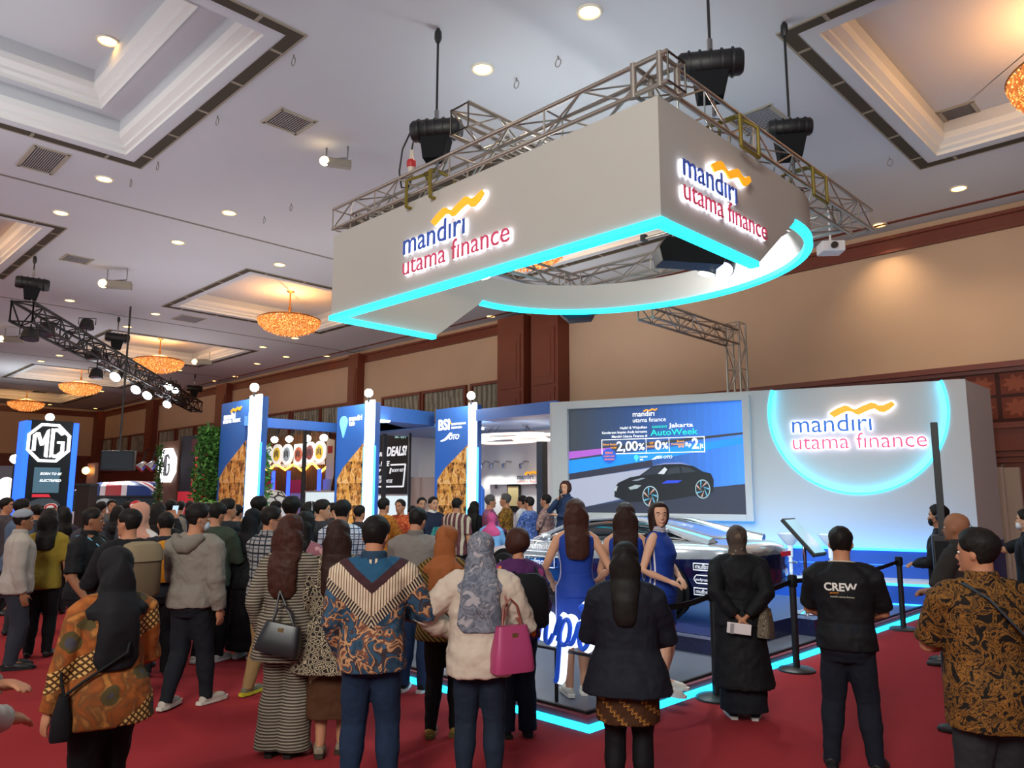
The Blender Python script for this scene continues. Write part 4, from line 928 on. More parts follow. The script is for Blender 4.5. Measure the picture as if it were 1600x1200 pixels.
for k, (px, py, c) in enumerate(plates):
    p = onY(px, py - 1, Yw - .12); r = .42
    t = thing('emblem_plate', 'round lit white plate with a %s emblem on the slat wall' % ('pale blue', 'yellow', 'grey', 'brick red', 'dark maroon', 'golden')[k], 'sign', tuple(p), group='round plates on the slat wall')
    A_ = Matrix.Rotation(PI / 2, 3, 'X')
    if k == 3: obj('rim', MB().box((0, .02, 0), (r * 1.9, .08, r * 2)), M('#f4f6f2', .5, emit=.35), t, bevel=.08)
    else: obj('rim', MB().lathe([(0, -.04), (r, -.04), (r, .04), (0, .04)], 32, ax=A_), M('#f4f6f2', .5, emit=.35), t, True)
    obj('emblem', MB().lathe([(0, .05), (r * .66, .05), (r * .7, .03), (r * .7, 0)], 28, ax=A_), M(c, .5, emit=.35), t, True)
    em = MB(); 
    for j in range(3): em.box(((j - 1) * r * .28, -.055, (j % 2) * .06), (r * .16, .012, r * .6))
    obj('bars', em, M('#3a3a3c', .5), t)
    q = onY(px, py + 19, Yw - .06); put_text('caption', 'MANDIRI', Matrix.Translation((-.36, 0, q.z - p.z)), .72, M('#d8d4cc', .5, emit=.3), t, bold=.02, extrude=.01)
for k, px in enumerate((429, 452, 480, 506)):
    p = onY(px, 687 - k, 14.6); t = thing('track_lamp', ['round white lamp over the pale blue plate', 'round white lamp over the grey plate', 'largest white lamp over the maroon plate', 'small white lamp over the golden plate'][k], 'lamp', tuple(p), group='white lamps above the slat wall')
    obj('lamp', MB().ell((0, 0, 0), (.14, .14, .12), 14, 10), M('#ffffff', .4, emit=22, ecol='#fff8e8'), t, True); obj('housing', MB().rod((0, .05, .08), (0, .2, .5), .05, 10).rod((0, .2, .5), (0, .2, .9), .015), m_black, t, True)
t = thing('lamp_rail', 'thin dark rail the white slat-wall lamps hang from', 'rail', tuple(onY(429, 660, 14.8))); r1 = onY(520, 662, 14.8); r0 = onY(400, 660, 14.8)
obj('rail', MB().rod(Vector(r0) - t.location, Vector(r1) - t.location, .04), m_black, t)
for k, (px, py0, py1) in enumerate(((405, 738, 800), (425, 736, 790), (449, 736, 785), (498, 733, 770))):
    p = onY(px, py1, 14.3); z1 = onY(px, py0, 14.3).z; t = thing('light_stick', ['glowing blue light tube nearest the first pillar', 'glowing blue light tube over the white dome', 'glowing blue light tube before the red and white board', 'short glowing blue light tube near the second pillar'][k], 'light', (p.x, 14.3, 0), group='blue light tubes before the slat wall')
    obj('tube', MB().bb((-.05, -.05, 0), (.05, .05, z1)), M('#3a54ff', .4, emit=2.2, ecol='#2a48f8'), t)
for k, (pa, pb, py, c) in enumerate(((408, 428, 752, '#c0353c'), (450, 472, 750, '#c0353c'))):
    a, b = onY(pa, 800, 14.9), onY(pb, 800, 14.9); z1 = onY(pa, py, 14.9).z; t = thing('roll_up_board', ['red-topped grey display board behind the white dome', 'red-topped grey display board beside the white counter'][k], 'display board', (a.x, 14.9, 0), group='red-topped boards')
    obj('board', MB().bb((0, 0, 0), (b.x - a.x, .05, z1 - .5)), M('#b9b7b4', .7), t); obj('header', MB().bb((0, -.01, z1 - .5), (b.x - a.x, .05, z1)), M(c, .6), t)
    put_text('lettering', 'PROMO', Matrix.Translation((.15, -.02, z1 - .35)), (b.x - a.x) * .6, mw, t, bold=.02, extrude=.003) if False else None
p = plan(414, 20); t = thing('helmet_display', 'white patterned dome display on the booth floor', 'display', (p.x, p.y, 0)); zz = above(414, 762, p)
obj('dome', MB().lathe([(.75, zz - .95), (.75, zz - .7), (.66, zz - .35), (.45, zz - .1), (.0, zz)], 24), (lambda n_: n_.done(n_.mix(n_.lt(n_.vor(3.2, 'DISTANCE_TO_EDGE'), .07), '#d8d8d4', '#3a3c3e')))(NT(.5)), t, True); obj('stand', MB().tube([(0, 0, 0), (0, 0, zz - .95)], [.5, .6], 20), m_dblue, t, True)
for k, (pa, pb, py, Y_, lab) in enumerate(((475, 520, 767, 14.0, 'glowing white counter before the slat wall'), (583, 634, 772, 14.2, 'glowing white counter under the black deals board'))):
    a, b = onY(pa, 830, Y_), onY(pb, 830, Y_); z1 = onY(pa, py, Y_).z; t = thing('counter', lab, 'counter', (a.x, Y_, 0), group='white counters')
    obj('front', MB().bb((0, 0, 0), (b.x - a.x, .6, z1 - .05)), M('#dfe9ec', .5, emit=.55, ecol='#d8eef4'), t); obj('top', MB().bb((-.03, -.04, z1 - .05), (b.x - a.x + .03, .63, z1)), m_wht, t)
q = onY(500, 766, 14.2); t = thing('laptop', 'open pale laptop on the white counter by the slat wall', 'laptop', (q.x, 14.3, q.z)); obj('base', MB().box((0, 0, .0), (.5, .34, .02)), M('#c4c8cc', .4), t); obj('lid', MB().box((0, .17, .2), (.5, .02, .36)), M('#9aa0a8', .4), t)
# narrow vase-like banner between slat wall and second pillar
a, b = onY(511, 700, 14.6), onY(523, 700, 14.6); z0, z1 = onY(515, 770, 14.6).z, onY(515, 684, 14.6).z; t = thing('feather_flag', 'tall cream flag with red marks beside the second pillar', 'flag', (a.x, 14.6, 0))
obj('cloth', MB().prism([(0, z0), (0, z1), (b.x - a.x, z1 - .1), (b.x - a.x, z0 + .6), ((b.x - a.x) * .6, z0)], .02), M('#d8cdb4', .8), t); obj('pole', MB().rod((0, 0, 0), (0, 0, z1), .02), m_steel, t); obj('mark', MB().bb((.1, -.03, z1 - .55), (b.x - a.x - .1, -.02, z1 - .3)), M('#b43a34', .6), t)
# glass partition posts
for k, (px, lab) in enumerate(((476, 'thin dark frame post in front of the slat wall'), (601, 'thin dark frame post before the deals board'))):
    p = onY(px, 700, 13.2); t = thing('frame_post', lab, 'post', (p.x, 13.2, 0)); obj('post', MB().bb((-.05, -.05, 0), (.05, .05, onY(px, 655 if k == 0 else 676, 13.2).z)), M('#3a4044', .5), t)
# deals board
Yd = 15.0; a, b = onY(577, 720, Yd), onY(641, 720, Yd); z0, z1 = onY(610, 772, Yd).z, onY(610, 676, Yd).z
t = thing('deals_board', 'big black board headed DEALS! in white slanted letters', 'board', (a.x, Yd, 0)); L = b.x - a.x; H_ = z1 - z0
obj('board', MB().bb((0, 0, 0), (L, .12, z1)), M('#17181a', .5), t)
dt = lambda s, x, z, w_, h=None, bold=.01, sh=.2, m=mw: put_text('lettering', s, Matrix.Translation((x * L, -.01, z0 + z * H_)), w_ * L, m, t, h=h, bold=bold, extrude=.004, shear=sh)
dt('DEALS!', .44, .62, .48, .15 * H_, .03); dt('MUF', -.02 + .05, .68, .1, None, .02); dt('SHARES', .1, .62, .3, None, .02); dt('FREE', .3, .455, .22, .08 * H_, .02); dt('DP 1JT', .22, .36, .2, None, .01); dt('BODY KIT', .58, .355, .28, None, .0)
dt('SERVICE', .1, .24, .3, None, .0); dt('GUARANTEE', .2, .18, .4, None, .0); dt('T&C apply', .62, .9, .28, None, 0, 0, M('#a8d8d0', .5, emit=.4))
fm = MB()
for p_, q_ in (((.05, .47), (.27, .47)), ((.56, .47), (.9, .47)), ((.9, .47), (.86, .12)), ((.86, .12), (.1, .12)), ((.56, .42), (.54, .33))): fm.rod((p_[0] * L, -.02, z0 + p_[1] * H_), (q_[0] * L, -.02, z0 + q_[1] * H_), .025, 6)
obj('frame_lines', fm, mw, t)
# ---------------------------------------------------------------- white booth next to the screen
Yb = 15.4; xa, xb = A3.x + W3 + .2, tl.x + .15
t = thing('booth', 'white booth with glowing ring lamps and a blue fascia next to the screen', 'booth', (xa, 12.2, 0)); L = xb - xa
zf0, zf1 = onY(800, 653, 12.3).z, onY(800, 638, 12.3).z
obj('back_wall', MB().bb((-5.2, 3.2, 0), (L + 2.2, 3.3, zf1)), M('#e4e2dc', .7), t); obj('ceiling', MB().bb((-5.1, .6, zf0 + .02), (L, 3.2, zf0 + .12)), M('#8aa8d0', .6), t)
obj('fascia', MB().bb((.25, 0, zf0), (L, .08, zf1 + .05)).bb((.25, .08, zf0 + .02), (L, .6, zf0 + .12)), m_pblue, t); obj('side_wall', MB().bb((L, .1, 0), (L + .08, 3.2, zf1)), M('#e8dccb', .7), t); obj('side_wall', MB().bb((-5.2, 2.2, 0), (-5.1, 3.2, zf1)), M('#dfe0de', .7), t)
lt_ = MB()
for px, py in ((741, 664), (748, 670)): q = onz(px, py, zf0 - .01); lt_.lathe([(0, -.02), (.14, -.02), (.14, .02)], 16, (q.x - xa, q.y - 12.2, q.z))
obj('downlight', lt_, M('#ffffff', .4, emit=5), t)
light('booth_light', 'AREA', (xa + L * .5, 13.6, zf0 - .15), 26, (1, .97, .9), (xa + L * .5, 14.4, 0), 1.6)
for k, (cx, cy, rx, lab) in enumerate(((793, 681, 1.05, 'oval glowing ring lamp, upper of the pair in the white booth'), (800, 688, .95, 'oval glowing ring lamp, lower of the pair in the white booth'), (842, 684, .7, 'oval glowing ring lamp partly behind the screen frame'))):
    p = onY(cx, cy, 13.7); t2 = thing('ring_lamp', lab, 'lamp', tuple(p), group='ring lamps in the white booth')
    obj('ring', MB().tube([(rx * math.cos(i * PI / 16), rx * .8 * math.sin(i * PI / 16), .03 * math.sin(i * PI / 16 + k)) for i in range(32)], .035, 6, closed=True), M('#fff0e0', .4, emit=1.2, ecol='#ffd8c0'), t2, True)
    obj('cords', MB().rod((rx, 0, 0), (rx * .5, 0, zf0 - p.z), .008, 4).rod((-rx, 0, 0), (-rx * .5, 0, zf0 - p.z), .008, 4), m_black, t2)
p = onY(847, 750, 13.0); t2 = thing('booth_post', 'black post in the white booth beside its wall lettering', 'post', (p.x, 13.0, 0)); obj('post', MB().bb((-.09, -.09, 0), (.09, .09, onY(847, 690, 13.0).z)), m_black, t2)
t2 = thing('wall_sign', 'small company sign with wavy emblem on the white booth wall', 'sign', tuple(onY(811, 757, 15.38))); halo_sign(Matrix.Translation((0, -.02, 0)), onY(852, 757, 15.38).x - t2.location.x, t2, m1=M('#3a3f58', .5), m2=M('#d88a78', .5), halo=None, thick=.03)
for k, px in enumerate((754, 769, 788, 815)):
    p = onY(px, 727, 15.1); t2 = thing('arm_lamp', ['small arm lamp nearest the blue pillar light', 'second small arm lamp in the white booth', 'third small arm lamp in the white booth', 'small arm lamp above the booth lettering'][k], 'lamp', tuple(p), group='arm lamps on the booth wall')
    obj('arm', MB().tube([(0, .28, .1), (0, .1, .12), (0, 0, .0)], .015, 6), m_steel, t2, True); obj('head', MB().lathe([(.05, -.06), (.07, .06), (.03, .1)], 12, (0, -.02, -.04)), m_chrome, t2, True)
    light('booth_spot', 'SPOT', (p.x, 14.95, p.z - .1), 22, (1, 1, 1), (p.x, 15.4, p.z - 1.2), .05, 100, .8)
sh = thing('wall_shelf', 'long white wall shelf in the booth below the arm lamps', 'shelf', tuple(onY(758, 757, 15.2))); obj('shelf', MB().bb((0, 0, 0), (2.2, .18, .03)), m_wht, sh); obj('bracket', MB().bb((.3, .1, -.12), (.33, .18, 0)), m_steel, sh); obj('bracket', MB().bb((1.9, .1, -.12), (1.93, .18, 0)), m_steel, sh)
p = onY(799, 778, 15.2); t2 = thing('framed_picture', 'small dark framed picture on the white booth wall', 'picture', tuple(p)); obj('frame', MB().box((0, .1, 0), (.5, .05, .8)), m_black, t2); obj('picture', MB().box((0, .07, .05), (.4, .02, .55)), M('#b8a878', .6), t2)
a, b = onY(743, 790, 12.9), onY(757, 790, 12.9); t2 = thing('wedge_panel', 'slanted blue side panel by the third pillar', 'panel', (a.x, 12.9, 0)); z1 = onY(743, 745, 12.9).z; obj('panel', MB().prism([(0, 0), (0, z1), (b.x - a.x, z1 - .32), (b.x - a.x, 0)], .08), m_pblue, t2)
a, b = onY(640, 800, 14.0), onY(682, 800, 14.0); t2 = thing('partition_board', 'beige partition board behind the men between the blue pillars', 'partition', (a.x, 14.0, 0)); obj('board', MB().bb((0, 0, 0), (b.x - a.x, .06, onY(650, 746, 14).z)), M('#c4ae9e', .8), t2); obj('edge_strip', MB().bb((0, -.01, 0), (.04, .07, onY(650, 745, 14).z)), m_steel, t2)
a, b = onY(655, 870, 10.2), onY(745, 860, 10.2); t2 = thing('reception_desk', 'royal blue reception desk between the blue pillars', 'desk', (a.x, 10.2, 0)); zd = onY(690, 826, 10.2).z; obj('front', MB().bb((0, 0, 0), (b.x - a.x, .6, zd - .04)), m_blue, t2); obj('top', MB().bb((-.04, -.05, zd - .04), (b.x - a.x + .04, .64, zd)), M('#4a90d8', .4), t2); obj('panel', MB().bb((.1, -.02, .1), (.6, 0, zd - .1)), M('#4aa0e0', .4), t2)
# ---------------------------------------------------------------- far left: black tower sign, car roof with flag, screens
p = plan(76, 18); XT = p.x
ya, yb = onX(33, 730, XT), onX(118, 730, XT); zt_ = onX(76, 657, XT).z; w_ = yb.y - ya.y
t = thing('tower_sign', 'black tower sign with a white octagonal MG emblem and blue lit edges', 'sign', (XT, ya.y, 0))
TT = TF((0, 0, 0), (0, 1, 0), (1, 0, 0))
obj('body', MB().bb((-.6, .12, 0), (0, w_ - .12, zt_)), M('#0e0f11', .3), t)
m_bl = M('#2a5cf0', .4, emit=1.6, ecol='#1f55f0')
obj('blue_edge', MB().bb((-.58, .0, .05), (.02, .12, zt_ - .03)), m_bl, t); obj('blue_edge', MB().bb((-.58, w_ - .12, .05), (.02, w_, zt_ - .03)), m_bl, t)
cy_ = onX(76, 692, XT); R_ = (onX(110, 692, XT).y - onX(42, 692, XT).y) / 2 / math.cos(PI / 8); Oc = (cy_.y - ya.y, cy_.z)
def octo(r): return [(Oc[0] + r * math.cos(PI / 8 + i * PI / 4), Oc[1] + r * 1.0 * math.sin(PI / 8 + i * PI / 4)) for i in range(8)]
m_mgw = M('#ffffff', .4, emit=1.5)
ob = MB(); o1_, o2_ = octo(R_), octo(R_ * .87)
for i in range(8): ob.prism([o1_[i], o1_[(i + 1) % 8], o2_[(i + 1) % 8], o2_[i]], .05, TT)
def mg(mb, T, oc, r, d=.05):
    g = lambda pts: mb.prism([(oc[0] + x * r, oc[1] + z * r) for x, z in pts], d, T)
    g([(-.72, -.42), (-.72, .36), (-.58, .50), (-.58, -.42)]); g([(-.58, .50), (-.44, .50), (-.30, .06), (-.37, -.16)]); g([(-.30, .06), (-.12, .62), (-.02, .70), (-.02, .60), (-.24, -.14), (-.37, -.16)]); g([(-.16, .2), (-.02, .62), (-.02, -.74), (-.16, -.70)])
    g([(.08, -.74), (.08, .74), (.22, .70), (.22, -.66)]); g([(.22, .74), (.42, .74), (.66, .46), (.54, .40), (.36, .58), (.22, .58)]); g([(.22, -.74), (.44, -.74), (.70, -.46), (.70, -.02), (.56, -.02), (.56, -.40), (.38, -.58), (.22, -.58)]); g([(.38, .10), (.70, .10), (.70, -.02), (.38, -.02)])
mg(ob, TT, Oc, R_ * .95)
obj('emblem', ob, m_mgw, t)
s0, s1 = onX(50, 770, XT), onX(94, 731, XT)
obj('screen', MB().prism([(s0.y - ya.y, s0.z), (s1.y - ya.y, s0.z), (s1.y - ya.y, s1.z), (s0.y - ya.y, s1.z)], .03, TT), M('#2a3c46', .2, emit=.5, ecol='#56788a'), t)
for i, s_ in enumerate(('BORN TO BE', 'ELECTRIFIED')): put_text('lettering', s_, TT @ Matrix.Translation((s0.y - ya.y + .12, -.04, s0.z + .42 - .16 * i)), .45, M('#e8f0f4', .5, emit=.8), t, bold=.02, extrude=.004, shear=.3)
obj('red_bar', MB().prism([(s0.y - ya.y, s0.z - .1), (s1.y - ya.y - .15, s0.z - .1), (s1.y - ya.y - .2, s0.z - .03), (s0.y - ya.y, s0.z - .03)], .03, TT), M('#c02a38', .5, emit=.5), t)
obj('pictured_car', MB().prism([(Oc[0] - .32, .95 + s0.z - 1.25), (Oc[0] - .26, s0.z - .2), (Oc[0] - .1, s0.z - .13), (Oc[0] + .15, s0.z - .13), (Oc[0] + .3, s0.z - .22), (Oc[0] + .36, s0.z - .3)], .03, TT), M('#39424a', .4, emit=.3), t)
obj('top_lamp', MB().ell((-.3, w_ * .5, zt_ + .1), (.1, .1, .1)), M('#ffffff', .4, emit=3), t, True)
# union flag car (roof shows above the crowd)
p = plan(198, 24.0); t = thing('flag_car', 'white car whose roof is painted as a red, white and blue crossed flag', 'car', (p.x, p.y, .35), .78 - .05)
zr = above(182, 752, p) - .35; sc_ = zr / 1.5
nt = NT(.3); ax_, ay_ = nt.math('ABSOLUTE', nt.x), nt.math('MULTIPLY', nt.math('ABSOLUTE', nt.y), 1.0)
zz_ = nt.math('ADD', nt.math('ABSOLUTE', nt.y), nt.math('MULTIPLY', nt.math('SUBTRACT', zr, nt.z), 1.2))
dg = nt.math('ABSOLUTE', nt.math('SUBTRACT', nt.math('MULTIPLY', ax_, .8), zz_)); c_ = nt.mix(nt.lt(dg, .13), '#1d3f86', '#f0f0f2'); c_ = nt.mix(nt.lt(dg, .04), c_, '#c02530'); c_ = nt.mix(nt.lt(ax_, .42), c_, '#f2f2f4'); c_ = nt.mix(nt.lt(ax_, .25), c_, '#c42432'); c_ = nt.mix(nt.lt(zz_, .14), c_, '#c42432')
m_flag = nt.done(c_)
rs = []
for x, hw, zb in ((-1.55, .62, zr - .42), (-1.2, .72, zr - .16), (-.5, .76, zr - .04), (.3, .77, zr), (1.1, .76, zr - .05), (1.5, .68, zr - .2), (1.65, .6, zr - .42)):
    rs.append([Vector((x, a, z)) for a, z in ((-hw, zr - .46), (-hw * .98, zb - .12), (-hw * .8, zb), (0, zb + .02), (hw * .8, zb), (hw * .98, zb - .12), (hw, zr - .46))])
obj('roof', MB().rings(rs), m_flag, t, True, fix=True)
rs = []
for x, hw, z0_, z1_ in ((-2.1, .6, .3, .62), (-2.0, .82, .25, .8), (-1.6, .9, .22, .95), (0, .93, .2, 1.0), (1.6, .92, .22, 1.0), (2.1, .85, .3, .95), (2.2, .6, .4, .8)):
    rs.append([Vector((x, a, z)) for a, z in ((-hw * .9, z0_), (-hw, .6), (-hw * .95, z1_), (hw * .95, z1_), (hw, .6), (hw * .9, z0_))])
obj('body', MB().rings(rs), M('#e8eaec', .2, coat=1), t, True, fix=True)
obj('windows', MB().rings([[Vector((x, a, z)) for a, z in ((-hw, .95), (-hw * .9, zr - .3), (hw * .9, zr - .3), (hw, .95))] for x, hw in ((-1.7, .72), (-1.2, .8), (1.4, .8), (1.75, .72))]), m_glass, t, fix=True)
for x in (-1.35, 1.35):
    for sy in (-1, 1): obj('wheel', MB().lathe([(.0, -.1), (.3, -.1), (.32, 0), (.3, .1), (.0, .1)], 24, (x, sy * .85, .3), ax=Matrix.Rotation(PI / 2, 3, 'X')), m_tyre, t, True)
obj('roof_rail', MB().bb((-1.4, -.8, zr - .50), (1.5, -.74, zr - .44)).bb((-1.4, .74, zr - .50), (1.5, .8, zr - .44)), m_black, t)
t2 = thing('car_plinth', 'low dark display plinth carrying the flag-roofed car', 'plinth', (p.x, p.y, 0), .73); obj('plinth', MB().bb((-2.6, -1.4, 0), (2.6, 1.4, .34)), M('#2a2c30', .5), t2)
# dark column in front of the flag car
p = plan(135, 16); t = thing('bollard_column', 'plain dark square column in front of the flag-roofed car', 'column', (p.x, p.y, 0), .7); z1 = above(135, 757, p); obj('column', MB().bb((-.14, -.14, 0), (.14, .14, z1)), M('#2b211c', .6), t); obj('cap', MB().bb((-.16, -.16, z1 - .03), (.16, .16, z1 + .02)), m_black, t)
# hanging flat screen
p = plan(179, 24); t = thing('hanging_screen', 'dark flat screen hung on a long pole over the flag-roofed car', 'screen', (p.x, p.y, 0), .72); z0, z1 = above(179, 735, p), above(179, 704, p); zc__ = (z0 + z1) / 2; hw = 27.5 * 24 / 1195
obj('casing', MB().bb((-hw, 0, z0), (hw, .12, z1)), M('#15171a', .35), t, bevel=.01); obj('display', MB().bb((-hw + .05, -.012, z0 + .05), (hw - .05, 0, z1 - .04)), M('#2c3438', .15, coat=.5), t); obj('pole', MB().rod((0, .08, z1), (0, .08, ZC), .03), m_black, t); obj('bracket', MB().bb((-.2, .12, zc__ - .15), (.2, .18, zc__ + .15)), m_black, t)
# wood wall with octagon, dark wall with red stand, greenery
p = plan(262, 22); YF = p.y
a, b, c, d = onY(245, 740, YF), onY(277, 740, YF), onY(318, 740, YF), onY(345, 740, YF); z1 = onY(262, 690, YF).z
t = thing('timber_wall', 'brown timber display wall with a glowing white octagonal emblem', 'wall panel', (a.x, YF, 0)); obj('panel', MB().bb((0, 0, 0), (b.x - a.x, .15, z1)), M('#6a4a38', .6, noise_amt=.15), t)
o_ = onY(258.5, 727, YF - .1); r_ = (onY(270.5, 727, YF - .1).x - onY(247, 727, YF - .1).x) / 2 / math.cos(PI / 8)
hz_ = (onY(258, 700, YF).z - onY(258, 752, YF).z) / 2 / math.cos(PI / 8)
obj('emblem', MB().prism([(o_.x - a.x + r_ * math.cos(PI / 8 + i * PI / 4), o_.z + hz_ * math.sin(PI / 8 + i * PI / 4)) for i in range(8)], .1), M('#ffffff', .4, emit=1.6), t)
dk = MB(); mg(dk, Matrix.Translation((0, -.1, 0)) @ Matrix.Diagonal((r_ / hz_, 1, 1, 1)), ((o_.x - a.x) * hz_ / r_, o_.z), hz_ * .8, .02); obj('emblem_letters', dk, M('#6d7072', .5), t)
t = thing('dark_wall', 'charcoal display wall behind the red frame stand', 'wall panel', (b.x, YF + .05, 0)); obj('panel', MB().bb((0, 0, 0), (d.x - b.x + 1, .15, z1 + .1)), M('#34363a', .7), t)
p0, p1 = onY(305, 740, YF - .3), onY(320, 740, YF - .3); t = thing('red_stand', 'tall red frame stand with a glowing red base before the dark wall', 'display stand', (p0.x, YF - .3, 0)); m_rd = M('#c0202c', .4, emit=.25); wq = p1.x - p0.x
zs = [onY(312, y, YF - .3).z for y in (790, 768, 762, 748, 708, 686)]
obj('base', MB().bb((-.3, -.3, 0), (wq + .3, .05, zs[1])), m_rd, t); obj('seat', MB().bb((0, -.1, zs[2]), (wq, .05, zs[3])), m_rd, t); obj('frame', MB().bb((0, -.03, zs[1]), (.06, .03, zs[4])).bb((wq - .06, -.03, zs[1]), (wq, .03, zs[4])), M('#c85048', .4, emit=.3), t); obj('header', MB().bb((-.1, -.1, zs[4]), (wq + .1, .05, zs[5])), M('#5a1a22', .5), t)
# spotlights of that stand
for k, (px, py) in enumerate(((222, 728), (237, 727))):
    p = onY(px, py, YF + 1); t = thing('stand_lamp', ['small silver stand lamp with warm glow beside the hanging screen', 'small silver stand lamp close to the timber wall'][k], 'lamp', tuple(p)); obj('head', MB().lathe([(.1, -.15), (.16, .1), (.16, .14), (0, .16)], 14, ax=Matrix.Rotation(2.4, 3, 'X')), m_chrome, t, True); obj('arm', MB().tube([(0, 0, .1), (0, .1, .5), (.3, .1, .6)], .03, 6), m_black, t, True)
# plants
def leafy(name, lab, base, h, rad, n, z0=.3, pot=True, seed=1, cols=('#2f5a26', '#4a7a34'), ls=.75):
    t = thing(name, lab, 'plant', base); rn = random.Random(seed); m = MB()
    for i in range(n):
        a = rn.random() * 2 * PI; zz = z0 + (h - z0) * rn.random() ** .8; rr = rad * math.sqrt(rn.random()) * (1 - .45 * abs((zz - z0) / (h - z0) - .45))
        c = Vector((rr * math.cos(a), rr * math.sin(a), zz)); s = (.05 + .07 * rn.random()) * ls; d = Vector((rn.uniform(-1, 1), rn.uniform(-1, 1), rn.uniform(-.9, .4))).normalized(); u = d.orthogonal().normalized()
        m.add([c, c + d * s + u * s * .45 + Vector((0, 0, s * .1)), c + d * 2 * s, c + d * s - u * s * .45 + Vector((0, 0, s * .1))], [(0, 1, 2, 3)])
    nt = NT(.6); mt = nt.done(nt.mix(nt.noise(9), cols[0], cols[1]))
    obj('foliage', m, mt, t); obj('stem', MB().tube([(0, 0, .1), (.03, 0, h * .4), (-.02, .02, h * .85)], [.05, .035, .015], 8), M('#4a3826', .8), t, True)
    if pot: obj('pot', MB().lathe([(.0, 0), (.26, 0), (.32, .45), (.28, .45), (.26, .38), (0, .38)], 20), M('#38302a', .6), t, True)
    return t
p = plan(327, 18.9); leafy('potted_tree', 'tall dense green potted tree against the first blue pillar', (p.x, p.y, 0), above(322, 668, p), .44, 2600, 1.2, seed=3)
p = plan(402, 18.2); leafy('potted_tree', 'slim green potted tree peeking out past the first pillar light', (p.x, p.y, 0), above(402, 700, p), .3, 600, 1.4, seed=5)
p = plan(246, 20.9); leafy('climbing_plant', 'thin green climber up the edge of the timber wall', (p.x, p.y, 0), above(247, 694, p), .085, 700, .4, pot=False, seed=6, ls=.5)
p = plan(328, 17.0); leafy('potted_shrub', 'low light green shrub at the foot of the tall potted tree', (p.x, p.y, 0), above(328, 783, p), .3, 400, .5, seed=8, cols=('#4f8038', '#76a850'))
# far pale stand glimpsed at the left edge
p = plan(8, 21); t = thing('lit_emblem', 'white glowing round emblem cut off at the edge beside the black tower', 'sign', (p.x, p.y, 0), .6); z = above(8, 765, p); obj('disc', MB().lathe([(0, -.05), (.3, -.05), (.34, 0), (.3, .04), (.0, .05)], 24, (0, 0, z), ax=Matrix.Rotation(PI / 2, 3, 'X')), M('#ffffff', .4, emit=1.6), t, True); obj('post', MB().bb((-.04, .02, 0), (.04, .1, z)), m_black, t)
p = plan(18, 20.5); t = thing('flood_lamp', 'bright round flood lamp on a pole beside the black tower', 'lamp', (p.x, p.y, 0)); z = above(18, 717, p); obj('lamp', MB().ell((0, 0, z), (.12, .12, .12), 14, 10), M('#ffffff', .4, emit=14), t, True); obj('pole', MB().rod((0, 0, 0), (0, 0, z - .1), .03), m_black, t)
p = plan(-10, 26); t = thing('display_wall', 'grey display wall at the picture edge behind the tower sign', 'wall panel', (p.x, p.y, 0), .7); obj('panel', MB().bb((-1, 0, 0), (.9, .12, above(5, 728, p))), M('#7c8088', .6), t)
q = plan(133, 20.5); t = thing('wall_lamp', 'warm glowing lamp between the tower sign and the hanging screen', 'lamp', (q.x, q.y, 0)); z = above(127, 735, q); obj('lamp', MB().ell((-.1, 0, z), (.1, .1, .1)), M('#ffd090', .4, emit=6, ecol='#ffb860'), t, True); obj('panel', MB().bb((-.35, .1, 0), (.3, .18, z + .2)), M('#7a4f2c', .5), t)
# ---------------------------------------------------------------- black lighting truss
c0, c1, c2 = onz(55, 400, ZC), onz(186, 495, ZC), onz(305, 585, ZC)
h0 = above(62, 480, c0) - .1
dv = (c2 - c0); dv.z = 0; dn = dv.normalized()
ta = Vector((c0.x, c0.y, 0)) - dn * .45; tb = Vector((c2.x, c2.y, 0)) + dn * .9
zA = above(46, 488, ta); ta.z = zA; tb.z = zA
bt = truss('lighting_truss', 'long black lighting truss hung with lamps, running to the back wall', 'truss', ta, tb, .5, .04, .02, m_blk, .6)
for k, c in enumerate((c0, c1, c2)):
    hoist((c.x, c.y, zA + .42), ZC, ['black hoist on the close end of the black lighting truss', 'black hoist above the middle of the black lighting truss', 'black hoist on the far end of the black lighting truss'][k], ['thin chain from ceiling to the close end of the black truss', 'thin chain above the middle of the black truss', 'thin chain above the far end of the black truss'][k], 1.25, rz=1.4)
LM = [(30, 532, 0), (46, 530, 0), (72, 522, 0), (148, 562, 0), (150, 590, 0), (180, 589, 1), (212, 609, 1), (230, 618, 1), (264, 604, 1), (273, 609, 1), (261, 632, 1), (135, 513, 0), (284, 632, 0)]
LL = ['black stage lamp with yellow tag, lowest at the close end of the black truss', 'black stage lamp with white lens, hanging at the end of the black truss', 'black stage lamp with yellow tag, second from the end of the black truss', 'black stage lamp with yellow tag under the middle of the black truss', 'big blue-black lamp beside the first bright lamp of the truss', 'first bright white lamp above the hanging-screen pole', 'second bright white lamp along the black truss', 'bright white lamp with blue body, third along the truss', 'bright white lamp on the upper side of the truss near its far end', 'small bright white lamp paired on the upper side of the truss', 'lowest bright white lamp of the black truss, far end', 'black lamp standing on top of the black truss', 'black lamp dangling at the very end of the black truss']
for (px, py, on), lab in list(zip(LM, LL))[1:]:
    # point on the truss line nearest to this pixel column
    n_ = Vector((-dn.y, dn.x, 0)); q = onplane(px, py, ta + n_ * (0.1 if on else -.1), n_)
    up_ = q.z > zA + .3
    parcan((q.x, q.y, q.z), (q.x + (3 if on else .6), q.y - (4 if on else .4), q.z - 4), lab, 0, hot=False, r=.2, cat='stage lamp', grp='lamps on the black truss', lens=M('#ffffff', .3, emit=20, ecol='#f2f6ff') if on else M('#3a4048', .2), top=zA + .27 if up_ else zA - .24 if q.z < zA - .5 else q.z + .45)
